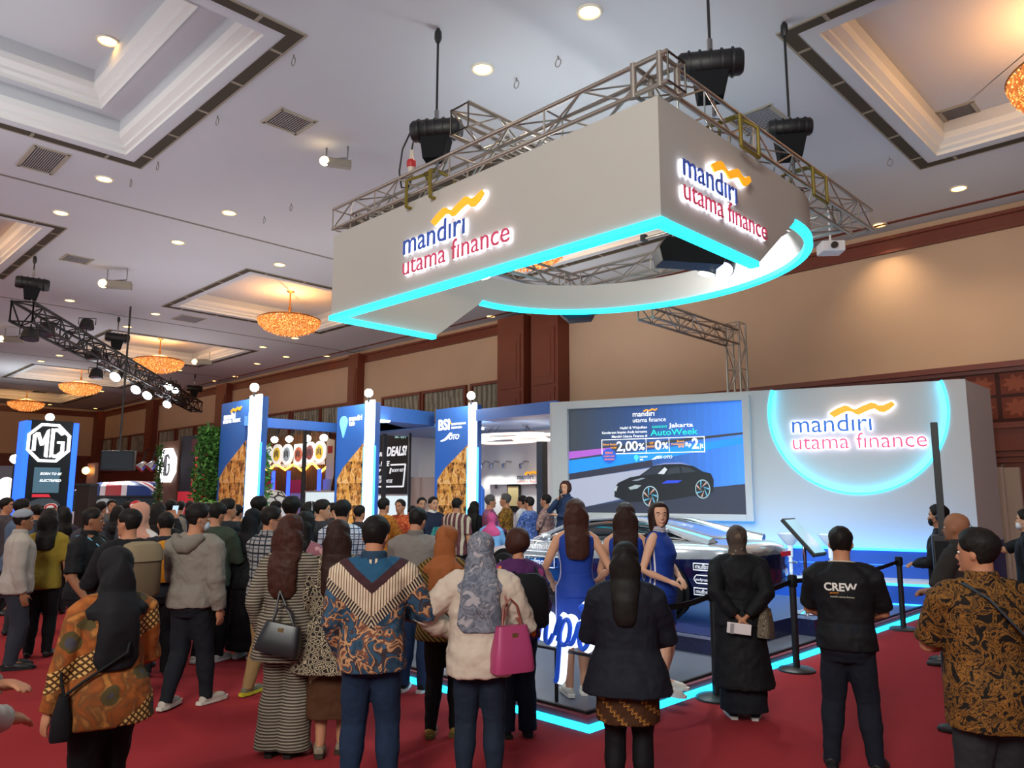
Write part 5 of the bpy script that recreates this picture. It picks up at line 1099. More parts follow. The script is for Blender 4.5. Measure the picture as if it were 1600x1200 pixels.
for q in (c1, c2): light('truss_beam', 'SPOT', (q.x, q.y - .6, zA - .5), 1400, (.92, .96, 1), (q.x + 4, q.y - 3, 0), .15, 90, .8)
# small ceiling spotlights with brackets
for k, (px, py, lab) in enumerate(((527, 238, 'small bracketed ceiling spotlight between the grille and the banner hoist'), (184, 432, 'silver bracketed projector lamp on the ceiling beyond the recess edge'), (318, 556, 'small dark bracketed lamp below the second chandelier'), (20, 520, 'pale bracketed lamp by the picture edge under the black truss end'))):
    p = onz(px, py - (8, 12, 6, 8)[k], ZC); s = 1 if k == 0 else 1.5; t = thing('ceiling_spotlight', lab, 'spotlight', (p.x, p.y, ZC), .6, group='bracketed ceiling lamps')
    obj('bracket', MB().tube([(-.2 * s, 0, 0), (-.2 * s, 0, -.22 * s), (.2 * s, 0, -.22 * s), (.2 * s, 0, 0)], .018, 6), m_steel, t); obj('body', MB().box((0, 0, -.3 * s), (.5 * s, .16 * s, .13 * s), rz=.5), M('#8a8378', .5, .4), t, bevel=.015)
    obj('lens', MB().ell((-.17 * s, -.12 * s, -.3 * s), (.09 * s, .09 * s, .08 * s)), M('#ffe8c0', .4, emit=8 if k in (0,) else 2, ecol='#ffd9a0'), t, True)
# ================================================================== PEOPLE
TMP = bpy.data.scenes.new('bake')
def bake(mb, voxel, smooth=4, disp=0, dscale=.1, name='skin'):
    me = mb.mesh(name); o = bpy.data.objects.new('bake', me); TMP.collection.objects.link(o)
    r = o.modifiers.new('r', 'REMESH'); r.mode = 'VOXEL'; r.voxel_size = voxel
    if smooth: s = o.modifiers.new('s', 'SMOOTH'); s.factor = .5; s.iterations = smooth
    if disp:
        tx_ = bpy.data.textures.get('folds%d' % int(dscale * 100)) or bpy.data.textures.new('folds%d' % int(dscale * 100), 'CLOUDS'); tx_.noise_scale = dscale; tx_.noise_depth = 3
        d = o.modifiers.new('d', 'DISPLACE'); d.texture = tx_; d.strength = disp; d.mid_level = .5
    vl = TMP.view_layers[0]; vl.update(); dg = vl.depsgraph
    out = bpy.data.meshes.new_from_object(o.evaluated_get(dg), depsgraph=dg)
    bpy.data.objects.remove(o); bpy.data.meshes.remove(me)
    out.polygons.foreach_set('use_smooth', [True] * len(out.polygons)); out.materials.clear()
    return out
def interp(tab, z):
    if z <= tab[0][0]: return tab[0][1:]
    for a, b in zip(tab, tab[1:]):
        if z <= b[0]:
            t = (z - a[0]) / (b[0] - a[0]); t = t * t * (3 - 2 * t); return tuple(p + (q - p) * t for p, q in zip(a[1:], b[1:]))
    return tab[-1][1:]
TORSO = {'m': [(.44, .070, .060, 0), (.50, .094, .076, -.006), (.54, .094, .078, -.006), (.60, .088, .068, 0), (.66, .093, .070, .002), (.72, .103, .073, .002), (.77, .108, .068, -.003), (.80, .100, .058, -.008), (.825, .066, .044, -.012), (.85, .040, .038, -.008)],
         'f': [(.44, .070, .062, 0), (.50, .096, .080, -.008), (.54, .094, .078, -.008), (.60, .078, .060, 0), (.65, .077, .060, .002), (.72, .088, .074, .008), (.77, .094, .064, .0), (.80, .088, .054, -.006), (.825, .058, .040, -.010), (.85, .034, .034, -.008)]}
def oval(c, rx, ry, n=22, e=2.3, rot=None):
    out = []
    for i in range(n):
        q = 2 * PI * i / n; cx, sx = math.cos(q), math.sin(q)
        x = rx * math.copysign(abs(cx) ** (2 / e), cx); y = ry * math.copysign(abs(sx) ** (2 / e), sx)
        out.append(Vector((c[0] + x, c[1] + y, c[2])))
    return out
def ik(S, T, l1, l2, hint):
    d = T - S; L = min(d.length, (l1 + l2) * .998); d = d.normalized(); T = S + d * L
    a = (l1 * l1 - l2 * l2 + L * L) / (2 * L); h = math.sqrt(max(0, l1 * l1 - a * a))
    hv = Vector(hint); hv = hv - d * hv.dot(d); hv = hv.normalized() if hv.length > 1e-5 else d.orthogonal().normalized()
    return S + d * a + hv * h, T
ARMS = {'down': (.150, .015, .470, (.3, -1, 0)), 'low': (.13, .06, .50, (.5, -1, 0)), 'front': (.035, .155, .62, (1, -.6, -.3)), 'clasp': (.03, .125, .53, (1, -.5, 0)), 'back': (.025, -.105, .53, (1, -.6, 0)), 'phone': (.045, .19, .76, (.8, -.3, -1)),
        'raise': (.06, .25, .88, (.6, 0, -1)), 'chin': (.03, .12, .845, (.6, .2, -1)), 'fold': (-.05, .10, .66, (1, -.2, -.4)), 'hip': (.115, .02, .56, (1, -.4, .1)), 'bag': (.10, .05, .60, (.6, -1, 0)), 'side': (.19, .06, .52, (.5, -.8, 0)), 'wave': (.14, .24, .70, (.6, -.3, -1)), 'strap': (.06, .10, .73, (.8, -.2, -1)), 'swing': (.14, .12, .50, (.3, -1, 0)), 'aft': (.14, -.10, .49, (.3, -1, 0))}
SKIN = M('#b07a5c', .55); SKIN2 = M('#c08e70', .55); SKIN3 = M('#8e5f45', .55); SKIN4 = M('#d0a084', .55)
def p_hair(c1, c2):
    nt = NT(.6); n = nt.noise(1.0, 3, vec=nt.scaled((70, 70, 5))); return nt.done(nt.mix(n, c1, c2))
HAIRB = p_hair('#0c0a09', '#1f1a17'); HAIRD = p_hair('#160c09', '#38211a'); HAIRR = p_hair('#22100c', '#4c2a20'); HAIRG = M('#4a4644', .6)
LIPM = M('#a03a40', .4); EYEW = M('#e8e4de', .3); EYEB = M('#1a120e', .2); BROW = M('#1a1412', .8)
HEADT = [(-.02, .10, .30, .02), (.03, .17, .36, .04), (.10, .225, .375, .10), (.18, .265, .378, .20), (.30, .31, .372, .32), (.42, .335, .375, .41), (.52, .343, .378, .445), (.62, .348, .382, .46), (.74, .335, .362, .455), (.85, .28, .30, .40), (.93, .20, .21, .30), (.985, .10, .10, .16), (1.0, .03, .03, .05)]
BODIES = 0
def person(base, H, heading, lab, sex='m', q=1, w=1.0, arms=('down', 'down'), head=(0, 0), skin=None, hair=None, top=None, bottom=None, shoes=None, stance=.055, step=0, face=False, group=None, extra=None, lean=0):
    """base: floor point; heading: world angle the person faces; q quality 0 far,1 mid,2 near. Local frame: +y faces forward, x to their right."""
    vx = (.017, .0115, .008)[q]; skin = skin or SKIN; B = MB(); tt = TORSO[sex]
    sh = (.112 if sex == 'm' else .097) * (.5 + .5 * w)
    P = {'H': H, 'sex': sex, 'w': w}
    def lv(z): return lean * max(0, z - .5) * H       # forward lean offset
    zs = [.462, .48, .50, .54, .60, .66, .72, .77, .80, .825, .85]
    def tring(z, off=0, kx=1, ky=1):
        rx, ry, yc = interp(tt, z); return oval((0, yc * H + lv(z), z * H), rx * H * w * kx + off, ry * H * (w * .6 + .4 if w > 1 else w) * ky + off)
    B.rings([tring(z) for z in zs])
    # legs
    legs = []
    for s in (-1, 1):
        yo = step * s * .5; hip = Vector((s * .045 * H, 0, .49 * H)); an = Vector((s * stance * H, yo * H, (.045 + max(0, -s * step) * .06) * H))
        kn, an = ik(hip, an, .225 * H, .225 * H, (s * .08, 1, 0)); legs.append((hip, kn, an))
        f = .5 + .5 * w
        B.tube([hip + Vector((0, 0, .03 * H)), hip, hip.lerp(kn, .5), kn, kn.lerp(an, .35), kn.lerp(an, .7), an], [.046 * H * f, .050 * H * f, .043 * H * f, .034 * H * f, .035 * H * f, .025 * H, .021 * H], 10)
        B.tube([an + Vector((s * .0, -.022 * H, -.022 * H)), an + Vector((s * .006, .02 * H, -.012 * H)), an + Vector((s * .02 * H, .085 * H, -.028 * H)), an + Vector((s * .024 * H, .115 * H, -.032 * H))], [.020 * H, .024 * H, .022 * H, .013 * H], 8)
    # arms and hands
    AR = []
    for s, ap in ((-1, arms[0]), (1, arms[1])):
        a = ARMS[ap] if isinstance(ap, str) else ap
        S = Vector((s * sh * H, -.006 * H + lv(.8), .796 * H)); T = Vector((s * a[0] * H, a[1] * H + lv(a[2]), a[2] * H)); hint = Vector((s * a[3][0], a[3][1], a[3][2]))
        E_, Wp = ik(S, T, .178 * H, .150 * H, hint); AR.append((S, E_, Wp)); f = .6 + .4 * w; g = .86 if sex == 'f' else 1
        B.tube([S + Vector((-s * .075 * H, -.004 * H, .036 * H)), S + Vector((-s * .03 * H, 0, .013 * H)), S + Vector((0, 0, -.008 * H)), S.lerp(E_, .4), E_, E_.lerp(Wp, .35), E_.lerp(Wp, .75), Wp], [k_ * H * g * f for k_ in (.022, .030, .033, .029, .024, .0235, .018, .0155)], 10)
        d = (Wp - E_).normalized()
        nrm = Vector((-s, .25, 0)) if abs(d.z) > .6 and d.z < 0 else Vector((-s * .3, -.3, 1)) if ap in ('raise', 'phone', 'chin') else Vector((-s * .4, 0, -1))
        if ap == 'back': nrm = Vector((0, -.6, .4))
        nrm = (nrm - d * nrm.dot(d)); nrm = nrm.normalized() if nrm.length > .05 else d.orthogonal().normalized(); lat = d.cross(nrm) * s
        # palm (points along d), thumb on the +lat side
        hl = .1 * H * (.94 if sex == 'f' else 1)
        R = Matrix((lat, nrm, d)).transposed()
        B.ell(Wp + d * hl * .27, (hl * .235, hl * .13, hl * .36), 12, 8, R)
        if q >= 1:
            curl = {'down': .35, 'low': .5, 'side': .3}.get(ap if isinstance(ap, str) else 'low', .75)
            for i, (lx, ln) in enumerate(((.17, .40), (.06, .45), (-.06, .42), (-.165, .33))):
                p0 = Wp + d * hl * .5 + lat * hl * lx; pts = [p0]; dd = (d + lat * lx * .35).normalized()
                for k in range(3):
                    c_ = math.cos(curl * (.5 + k * .5)); s_ = math.sin(curl * (.5 + k * .5)); p0 = p0 + (dd * c_ + nrm * s_) * hl * ln * (.42, .32, .26)[k]; pts.append(p0)
                B.tube(pts, [hl * .062, hl * .058, hl * .052, hl * .042], 7)
            p0 = Wp + d * hl * .14 + lat * hl * .17; t1 = (d * .75 + lat * .75 + nrm * .35).normalized(); t2 = (d + lat * .25 + nrm * .45).normalized()
            B.tube([p0, p0 + t1 * hl * .22, p0 + t1 * hl * .22 + t2 * hl * .17, p0 + t1 * hl * .22 + t2 * hl * .30], [hl * .085, hl * .07, hl * .06, hl * .045], 7)
        P['hand%d' % s] = Wp + d * hl * .45; P['hd%d' % s] = d; P['hn%d' % s] = nrm
    # neck and head
    hh = .131 * H * (1.0 if sex == 'm' else .99); hw = head[0]; hp = head[1]
    nb = Vector((0, lv(.84) - .012 * H, .83 * H)); hb = Vector((0, lv(.88) + .004 * H, H - hh * 1.03))
    HR = Matrix.Translation(hb) @ Matrix.Rotation(math.radians(-hw), 4, 'Z') @ Matrix.Rotation(math.radians(-hp), 4, 'X') @ Matrix.Diagonal((hh, hh, hh, 1))
    nr = (.034 if sex == 'm' else .027) * H
    B.tube([nb + Vector((0, 0, -.02 * H)), nb, HR @ Vector((0, -.06, .05)), HR @ Vector((0, -.06, .3))], [nr * 1.35, nr * 1.08, nr, nr], 12)
    def hring(z, off=0, n=24):
        wd_, f_, b_ = interp(HEADT, z); out = []
        for i in range(n):
            a = 2 * PI * i / n; x, y = math.sin(a), math.cos(a); out.append(Vector((wd_ * x, (f_ if y > 0 else b_) * y, z)))
        return out
    B.rings([[HR @ p for p in hring(z)] for z in (-.02, .03, .1, .18, .24, .3, .36, .42, .52, .62, .74, .85, .93, .985, 1.0)])
    if q >= 1:
        hv = lambda x, y, z: HR @ Vector((x, y, z))
        B.tube([hv(0, .36, .50), hv(0, .40, .42), hv(0, .455, .335), hv(0, .40, .29)], [hh * .03, hh * .04, hh * .058, hh * .04], 8)
        B.tube([hv(-.07, .375, .315), hv(0, .40, .31), hv(.07, .375, .315)], [hh * .035, hh * .045, hh * .035], 8)
        B.tube([hv(-.2, .335, .57), hv(-.08, .378, .575), hv(.08, .378, .575), hv(.2, .335, .57)], [hh * .03, hh * .036, hh * .036, hh * .03], 8)
        B.tube([hv(-.09, .365, .185), hv(0, .388, .19), hv(.09, .365, .185)], [hh * .022, hh * .032, hh * .022], 8)
        B.ell(hv(0, .37, .05), (hh * .09, hh * .05, hh * .06), 10, 6)
        for s in (-1, 1): B.ell(hv(s * .352, -.03, .42), (hh * .035, hh * .085, hh * .125), 10, 6, HR.to_3x3().normalized() @ Matrix.Rotation(s * .35, 3, 'Z'))
    me = bake(B, vx, 3 if q else 2, name='person')
    o = link('person', me, None, [skin]); tag(o, lab, 'person', group); o.location = base; o.rotation_euler = (0, 0, heading - PI / 2)
    P.update(o=o, HR=HR, hh=hh, vx=vx, AR=AR, legs=legs, tring=tring, lv=lv, q=q, interp=lambda z: interp(tt, z))
    def part(name, mb, mat, sm=3, disp=0, ds=.1, vox=None, label=None):
        k = link(name, bake(mb, vox or vx * 1.15, sm, disp, ds, name), o, [mat])
        if label: k['label'] = label
        return k
    P['part'] = part
    if face:
        hv = lambda x, y, z: HR @ Vector((x, y, z))
        for s in (-1, 1):
            e_ = obj('eye', MB().ell(hv(s * .145, .317, .475), (hh * .055, hh * .045, hh * .032), 12, 8), EYEW, o, True); obj('iris', MB().ell(hv(s * .143, .352, .475), (hh * .030, hh * .018, hh * .031), 12, 8), EYEB, e_, True)
            obj('eyebrow', MB().tube([hv(s * .06, .392, .575), hv(s * .14, .378, .6), hv(s * .22, .335, .585)], [hh * .014, hh * .022, hh * .010], 6), BROW, o, True)
        smile = face == 'smile'; m = MB(); zc_ = .185
        mw_ = .145 if smile else .11
        m.tube([hv(-mw_, .36 if smile else .372, zc_ + (.04 if smile else 0)), hv(-.06, .402, zc_), hv(0, .410, zc_ - .006), hv(.06, .402, zc_), hv(mw_, .36 if smile else .372, zc_ + (.04 if smile else 0))], [hh * .008, hh * .022, hh * .026, hh * .022, hh * .008], 8); obj('mouth', m, LIPM, o, True)
        if smile: obj('teeth', MB().tube([hv(-.09, .392, zc_ + .022), hv(0, .425, zc_ + .008), hv(.09, .392, zc_ + .022)], [hh * .007, hh * .017, hh * .007], 6), EYEW, o, True)
    if hair: HAIR[hair[0]](P, *hair[1:])
    if bottom: bottom(P)
    if top: top(P)
    if shoes != 0: shoe(P, shoes)
    for f in (extra or []): f(P)
    return P
# ---- hair and headwear
def shell(P, line, thick, n=32, zlo=-.2, zs=None):
    """closed hair shell; line(angle from the front 0..pi) -> lowest z; thick(angle,z)"""
    HR = P['HR']; rs = []
    for z in zs or [-.12, -.02, .08, .18, .28, .38, .48, .58, .68, .76, .84, .9, .95, .985, 1.01]:
        r = []; zc_ = min(max(z, -.02), .999); wd_, f_, b_ = interp(HEADT, zc_)
        for i in range(n):
            a = 2 * PI * i / n; x, y = math.sin(a), math.cos(a); aa = abs(math.atan2(x, y)); L = line(aa); t = thick(aa, z)
            k = max(-1, min(1, (z - L) / .05)); off = t if k > 0 else -.07; off = t * max(0, k) - .07 * max(0, -k)
            bx, by = wd_ * x, (f_ if y > 0 else b_) * y; l = math.hypot(bx, by) or 1e-6; s = max(.02, (l + off)) / l
            r.append(HR @ Vector((bx * s, by * s, z + (t * .8 * max(0, z - .7) / .3 if k > 0 else 0))))
        rs.append(r)
    return MB().rings(rs)
def sm(a, b, x): t = max(0, min(1, (x - a) / (b - a))); return t * t * (3 - 2 * t)
def h_short(P, mat=HAIRB, th=.045, nape=.16, grey=False):
    line = lambda a: .80 - .30 * sm(.5, 1.15, a) - (.34 + .5 - nape - .5) * 0 - (.5 - nape) * sm(1.5, 2.1, a)
    P['part']('hair', shell(P, line, lambda a, z: th * (.35 + .85 * sm(.25, .8, z))), mat, 2, .009, .03, vox=P['vx'])
def h_bald(P, mat=HAIRG):
    line = lambda a: 1.3 - .75 * sm(.9, 1.5, a) - .3 * sm(1.5, 2.2, a)
    pass
def drape(P, m, L, wt, wb, th=.09, y0=-.28, back=.085):
    """hair or cloth falling from the crown down the back to height L (fraction of body height)"""
    HR, H = P['HR'], P['H']; rs = []
    top = HR @ Vector((0, -.12, .9)); 
    for i in range(13):
        t = i / 12; z = top.z + (L * H - top.z) * t; zf = z / H
        by = P['interp'](min(max(zf, .44), .85)); yb = (by[2] - by[1]) * H + P['lv'](zf) if zf < .84 else 0
        yh = (HR @ Vector((0, y0, .5))).y
        k = sm(.80, .88, zf); y = yh * k + min(yb - .012 * H, yh) * (1 - k); wd_ = (wt + (wb - wt) * t) * H; thk = (th * (1 - .55 * t)) * H * .5
        if t < .1: y = top.y * (1 - t / .1) + y * t / .1
        rs.append(oval((top.x * (1 - t), y, z), wd_ * (.35 + .65 * sm(0, .25, t)) if t < 1 else wd_ * .7, thk, 20, 2.2))
    return m.rings(rs)
def h_long(P, mat=HAIRD, L=.70, wb=.062, wavy=.012, wt=.062):
    line = lambda a: .82 - .80 * sm(.75, 1.25, a) - .3 * sm(1.25, 2, a)
    m = shell(P, line, lambda a, z: .075); drape(P, m, L, wt, wb, .10)
    P['part']('hair', m, mat, 3, wavy, .05, vox=P['vx'])
def h_bob(P, mat=HAIRD, low=.06):
    line = lambda a: .82 - (.82 - low) * sm(.7, 1.15, a)
    P['part']('hair', shell(P, line, lambda a, z: .10 + .06 * sm(.6, .2, z) * 0 + .05 * math.exp(-((z - .35) / .25) ** 2)), mat, 3, .006, .05, vox=P['vx'])
def h_hijab(P, mat, cape=.70, tail=None, wid=.125, tw=.07, disp=.012):
    H, HR = P['H'], P['HR']
    line = lambda a: .84 - 1.2 * sm(.72, .98, a)
    m = shell(P, line, lambda a, z: .085, zs=[-.22, -.12, -.02, .08, .2, .32, .44, .56, .68, .78, .86, .92, .97, 1.01])
    rs = []; nk = HR @ Vector((0, -.02, .0))
    prof = ((.905, .046, .05, 0), (.88, .044, .048, 0), (.85, .055, .055, -.004), (.825, .085, .066, -.008), (.80, .118, .080, -.008), (.76, wid + .004, .088, -.004), ((cape + .76) / 2, wid, .09, 0), (cape, wid * .86, .088, 0))
    if cape > .8: prof = ((.905, .046, .05, 0), (.88, .046, .048, 0), (.862, .05, .05, -.004), (cape, .056, .054, -.006))
    for z, rx, ry, yo in prof:
        k = sm(.82, .9, z); rs.append(oval((nk.x * k, nk.y * k + (yo * H + P['lv'](z)) * (1 - k), z * H), rx * H, ry * H, 24, 2.1))
    m.rings(rs)
    if tail: drape(P, m, tail, .05, tw, .10)
    P['part']('headscarf', m, mat, 4, disp, .09, vox=P['vx'] * 1.1)
def h_cap(P, mat, hairm=HAIRB):
    h_short(P, hairm); line = lambda a: .72 - .12 * sm(.6, 1.6, a)
    m = shell(P, line, lambda a, z: .075, zs=[.5, .56, .62, .68, .74, .8, .86, .92, .97, 1.01])
    P['part']('cap', m, mat, 2, vox=P['vx'])
HAIR = {'short': h_short, 'long': h_long, 'bob': h_bob, 'hijab': h_hijab, 'cap': h_cap}
# ---- clothes
def c_top(mat, hem=.46, sleeve=1.0, off=.014, flare=.0, name='shirt', loose=1.0, disp=.012, collar=None, cuff=0, hood=None, slk=1.0, open_=False):
    def f(P):
        H, w = P['H'], P['w']; m = MB(); zs = [hem + (.5 - hem) * i / 3 for i in range(3)] if hem < .5 else [hem]
        zs += [z for z in (.50, .55, .60, .66, .72, .77, .80, .82) if z > hem + .005]
        rs = []
        for z in zs:
            rx, ry, yc = P['interp'](max(z, .5)); rx, ry = rx * H * w, ry * H * (w * .6 + .4 if w > 1 else w)
            if loose > 1: rmax = .098 * H * w; rx = rx + (max(rx, rmax) - rx) * (loose - 1) if z < .74 else rx; ry = ry + (max(ry, .074 * H) - ry) * (loose - 1) if z < .74 else ry
            fl = flare * H * max(0, (.60 - z) / .2) + .010 * sm(.58, .54, z); rs.append(oval((0, yc * H + P['lv'](z), z * H), rx + off + fl, ry + off + fl, 26, 2.3))
        rx, ry, yc = P['interp'](.836); rs.append(oval((0, yc * H + P['lv'](.84), .836 * H), rx * H + .012, ry * H + .012, 26)); rx, ry, yc = P['interp'](.85); rs.append(oval((0, yc * H + P['lv'](.85), .852 * H), rx * H + .007, ry * H + .009, 26))
        m.rings(rs)
        for (S, E_, W) in P['AR']:
            s = 1 if S.x > 0 else -1; g = (.86 if P['sex'] == 'f' else 1) * (.6 + .4 * w); o2 = off * 1.15 * slk
            pts = [S + Vector((-s * .075 * H, -.004 * H, .034 * H)), S + Vector((-s * .03 * H, 0, .012 * H)), S + Vector((0, 0, -.008 * H)), S.lerp(E_, .45)]; r = [.022 * H + off * .7, .031 * H * g + o2 * .9, .035 * H * g + o2, .031 * H * g + o2]
            if sleeve <= 0: pts, r = [pts[0], pts[1] + Vector((-s * .012 * H, 0, 0))], [.024 * H + off * .5, .028 * H * g + off * .3]
            elif sleeve < .6: pts.append(S.lerp(E_, .88)); r.append(.029 * H * g + o2 * 1.25)
            else:
                pts += [E_, E_.lerp(W, .5)]; r += [.0265 * H * g + o2, .022 * H * g + o2]
                if sleeve >= 1: pts.append(E_.lerp(W, .98)); r.append(.0165 * H * g + o2 * (.8 + cuff))
            m.tube(pts, r, 14)
        k = P['part'](name, m, mat, 4, disp * 1.7, .09)
        if collar is not None:
            HR = P['HR']; c0 = P['lv'](.84); cm = MB()
            yc = P['interp'](.84)[2] * H + c0; hy = (HR @ Vector((0, -.05, .0))).y
            rs2 = []
            for z, rr, ro in ((.835, .048, .012), (.852, .046, .010), (.874, .043, .008)):
                rs2.append(oval((0, yc, z * H), rr * H + .004, rr * H * .95 + .004, 22, 2))
            cm.rings(rs2); P['part']('collar', cm, collar, 2)
        if hood:
            cm = MB(); cm.tube([Vector((a * .085 * H, (-.055 - .03 * (1 - a * a)) * H + P['lv'](.82), (.845 - .055 * (1 - a * a)) * H)) for a in (-1, -.6, -.2, .2, .6, 1)], [.018 * H, .030 * H, .040 * H, .040 * H, .030 * H, .018 * H], 12)
            P['part']('hood', cm, hood, 4, .01)
    return f
def c_pants(mat, fit=.012, hem=.035, name='trousers', wide=0, short=None):
    def f(P):
        H, w = P['H'], P['w']; m = MB(); k = .5 + .5 * w
        m.rings([P['tring'](z, fit + .002) for z in (.44, .46, .48, .50, .54, .575, .60)])
        for hip, kn, an in P['legs']:
            end = an + Vector((0, 0, -.02 * H)) if not short else hip.lerp(kn, short)
            pts = [hip + Vector((0, 0, .02 * H)), hip + Vector((0, 0, -.02 * H)), hip.lerp(kn, .5), kn, kn.lerp(an, .4), kn.lerp(an, .75), end]
            r = [.046 * H * k + fit, .052 * H * k + fit, .045 * H * k + fit, .036 * H * k + fit + wide * .3, .035 * H * k + fit + wide * .6, .027 * H + fit + wide * .8, .024 * H + fit + wide]
            if short: pts, r = pts[:3] + [end], r[:4]
            m.tube(pts, r, 14)
        P['part'](name, m, mat, 4, .018, .1)
    return f
def c_skirt(mat, ztop=.60, zbot=.3, r0=(.085, .075), r1=(.12, .10), name='skirt', disp=.016):
    def f(P):
        H = P['H']; rs = []
        for i in range(9):
            t = i / 8; z = zbot + (ztop - zbot) * t; rx = (r1[0] + (max(r0[0], 0) - r1[0]) * t) * H; ry = (r1[1] + (r0[1] - r1[1]) * t) * H
            bx, by, yc = P['interp'](z); 
            if z > .45: rx = max(rx, bx * H * P['w'] + .016); ry = max(ry, by * H + .016)
            if z <= .56: rx = max(rx, (.098 + .006) * H * (.5 + .5 * P['w']) + .012)
            rs.append(oval((0, -.004 * H, z * H), rx, ry, 28, 2.1))
        P['part'](name, MB().rings(rs), mat, 4, disp * 1.5, .09)
    return f
def both(*fs):
    def f(P):
        for g in fs: g(P)
    return f
def shoe(P, mat=None, sole=None, heel=0):
    H = P['H']; mat = mat or M('#1a1a1c', .5)
    if isinstance(mat, tuple): mat, sole, heel = (mat + (None, 0))[:3]
    for (hip, kn, an), s in zip(P['legs'], (-1, 1)):
        m = MB(); g = an.z - .045 * H
        pts = [an + Vector((0, -.032 * H, -.024 * H)), an + Vector((s * .003 * H, .01 * H, -.018 * H)), an + Vector((s * .014 * H, .06 * H, -.026 * H)), an + Vector((s * .02 * H, .1 * H, -.030 * H)), an + Vector((s * .022 * H, .126 * H, -.034 * H))]
        m.tube(pts, [.020 * H, .0275 * H, .026 * H, .023 * H, .012 * H], 12)
        k = P['part']('shoe', m, mat, 2, vox=max(P['vx'], .009))
        if sole and P['q'] >= 1:
            so = MB(); c = [an + Vector((s * x * H, y * H, 0)) for x, y in ((-.004, -.05), (.0, 0), (.012, .06), (.02, .11), (.022, .138))]
            L = []; R_ = []
            for p, wd_ in zip(c, (.016, .026, .029, .027, .01)): L.append((p.x - wd_ * H, p.y)); R_.append((p.x + wd_ * H, p.y))
            so.slab(L + R_[::-1], g + .001, g + .016 * H); obj('sole', so, sole, k, fix=True)
# ---- things held or worn by people (top level unless clothing)
def at_person(P, name, lab, cat, loc, rz=0, group=None):
    o = P['o']; M_ = Matrix.Translation(o.location) @ Matrix.Rotation(o.rotation_euler.z, 4, 'Z'); p = M_ @ Vector(loc)
    return thing(name, lab, cat, tuple(p), o.rotation_euler.z + rz, group)
def handbag(lab, loc, mat, wd_=.30, ht=.22, dp=.11, strap=None, sm_=None, rz=0, tilt=0, trap=.8):
    def f(P):
        H = P['H']; L = Vector(loc) * H; t = at_person(P, 'handbag', lab, 'bag', L, rz); T = Matrix.Rotation(tilt, 4, 'Y')
        m = MB(); rs = []
        for z, k, d in ((-ht / 2, 1, 1), (-ht / 2 + .02, 1.03, 1.05), (0, .5 + .5 * (trap + .1), .95), (ht / 2, trap, .45)): rs.append([T @ p for p in oval((0, 0, z), wd_ / 2 * k, dp / 2 * d, 24, 5)])
        obj('body', m.rings(rs), mat, t, True); hm = MB(); a = T @ Vector((-wd_ * .25, 0, ht / 2)); b = T @ Vector((wd_ * .25, 0, ht / 2)); c = (a + b) / 2
        if strap is not None:
            inv = (Matrix.Rotation(-rz, 3, 'Z')); 
            pts = [inv @ (Vector(p) * H - L) for p in strap]; hm.tube([a] + pts + [b], .008, 6, up=(1, 0, 0))
        hm.tube([a, a.lerp(c, .3) + Vector((0, .02, ht * .42)), c + Vector((0, .02, ht * .58)), b.lerp(c, .3) + Vector((0, .02, ht * .42)), b], .0075, 6)
        obj('strap', hm, sm_ or mat, t, True); obj('clasp', MB().box(T @ Vector((0, -dp * .5 * .6, ht * .3)), (.04, .012, .03)), M('#a89868', .3, .9), t)
    return f
def phone(lab, side=1, mat=None, off=(0, .02, .03), rot=(-.5, 0, 0), size=(.075, .009, .155), screen=True):
    def f(P):
        h = P['hand%d' % side]; t = at_person(P, 'phone', lab, 'phone', h + Vector(off)); from mathutils import Euler
        R = Euler(rot).to_matrix(); obj('case', MB().box((0, 0, 0), size, mat=R), mat or M('#16171a', .3), t, bevel=.003)
        if screen: obj('screen', MB().box(R @ Vector((0, -size[1] * .55, 0)), (size[0] * .9, .001, size[2] * .92), mat=R), M('#a8c4dc', .2, emit=.5), t)
    return f
def strapband(mat, pts, r=.02, name='bag_strap', flat=.25):
    def f(P):
        H = P['H']; obj(name, MB().tube([Vector(p) * H for p in pts], r, 8, flat=flat), mat, P['o'], True)
    return f
def mask(mat):
    def f(P):
        HR, hh = P['HR'], P['hh']; m = MB(); m.ell(HR @ Vector((0, .30, .2)), (hh * .27, hh * .155, hh * .2), 16, 10, HR.to_3x3().normalized()); obj('face_mask', m, mat, P['o'], True)
        lp = MB(); 
        for s in (-1, 1): lp.tube([HR @ Vector((s * .22, .3, .3)), HR @ Vector((s * .36, .0, .46)), HR @ Vector((s * .34, -.02, .3)), HR @ Vector((s * .24, .28, .1))], hh * .012, 5)
        obj('mask_loop', lp, mat, P['o'], True)
    return f
def glasses(mat):
    def f(P):
        HR, hh = P['HR'], P['hh']; m = MB()
        for s in (-1, 1):
            m.tube([HR @ Vector((s * .15 + .09 * math.cos(i * PI / 6), .385, .475 + .065 * math.sin(i * PI / 6))) for i in range(12)], hh * .012, 5, closed=True); m.rod(HR @ Vector((s * .24, .37, .49)), HR @ Vector((s * .36, -.02, .49)), hh * .012, 5)
        m.rod(HR @ Vector((-.06, .39, .49)), HR @ Vector((.06, .39, .49)), hh * .012, 5); obj('glasses', m, mat, P['o'], True)
    return f
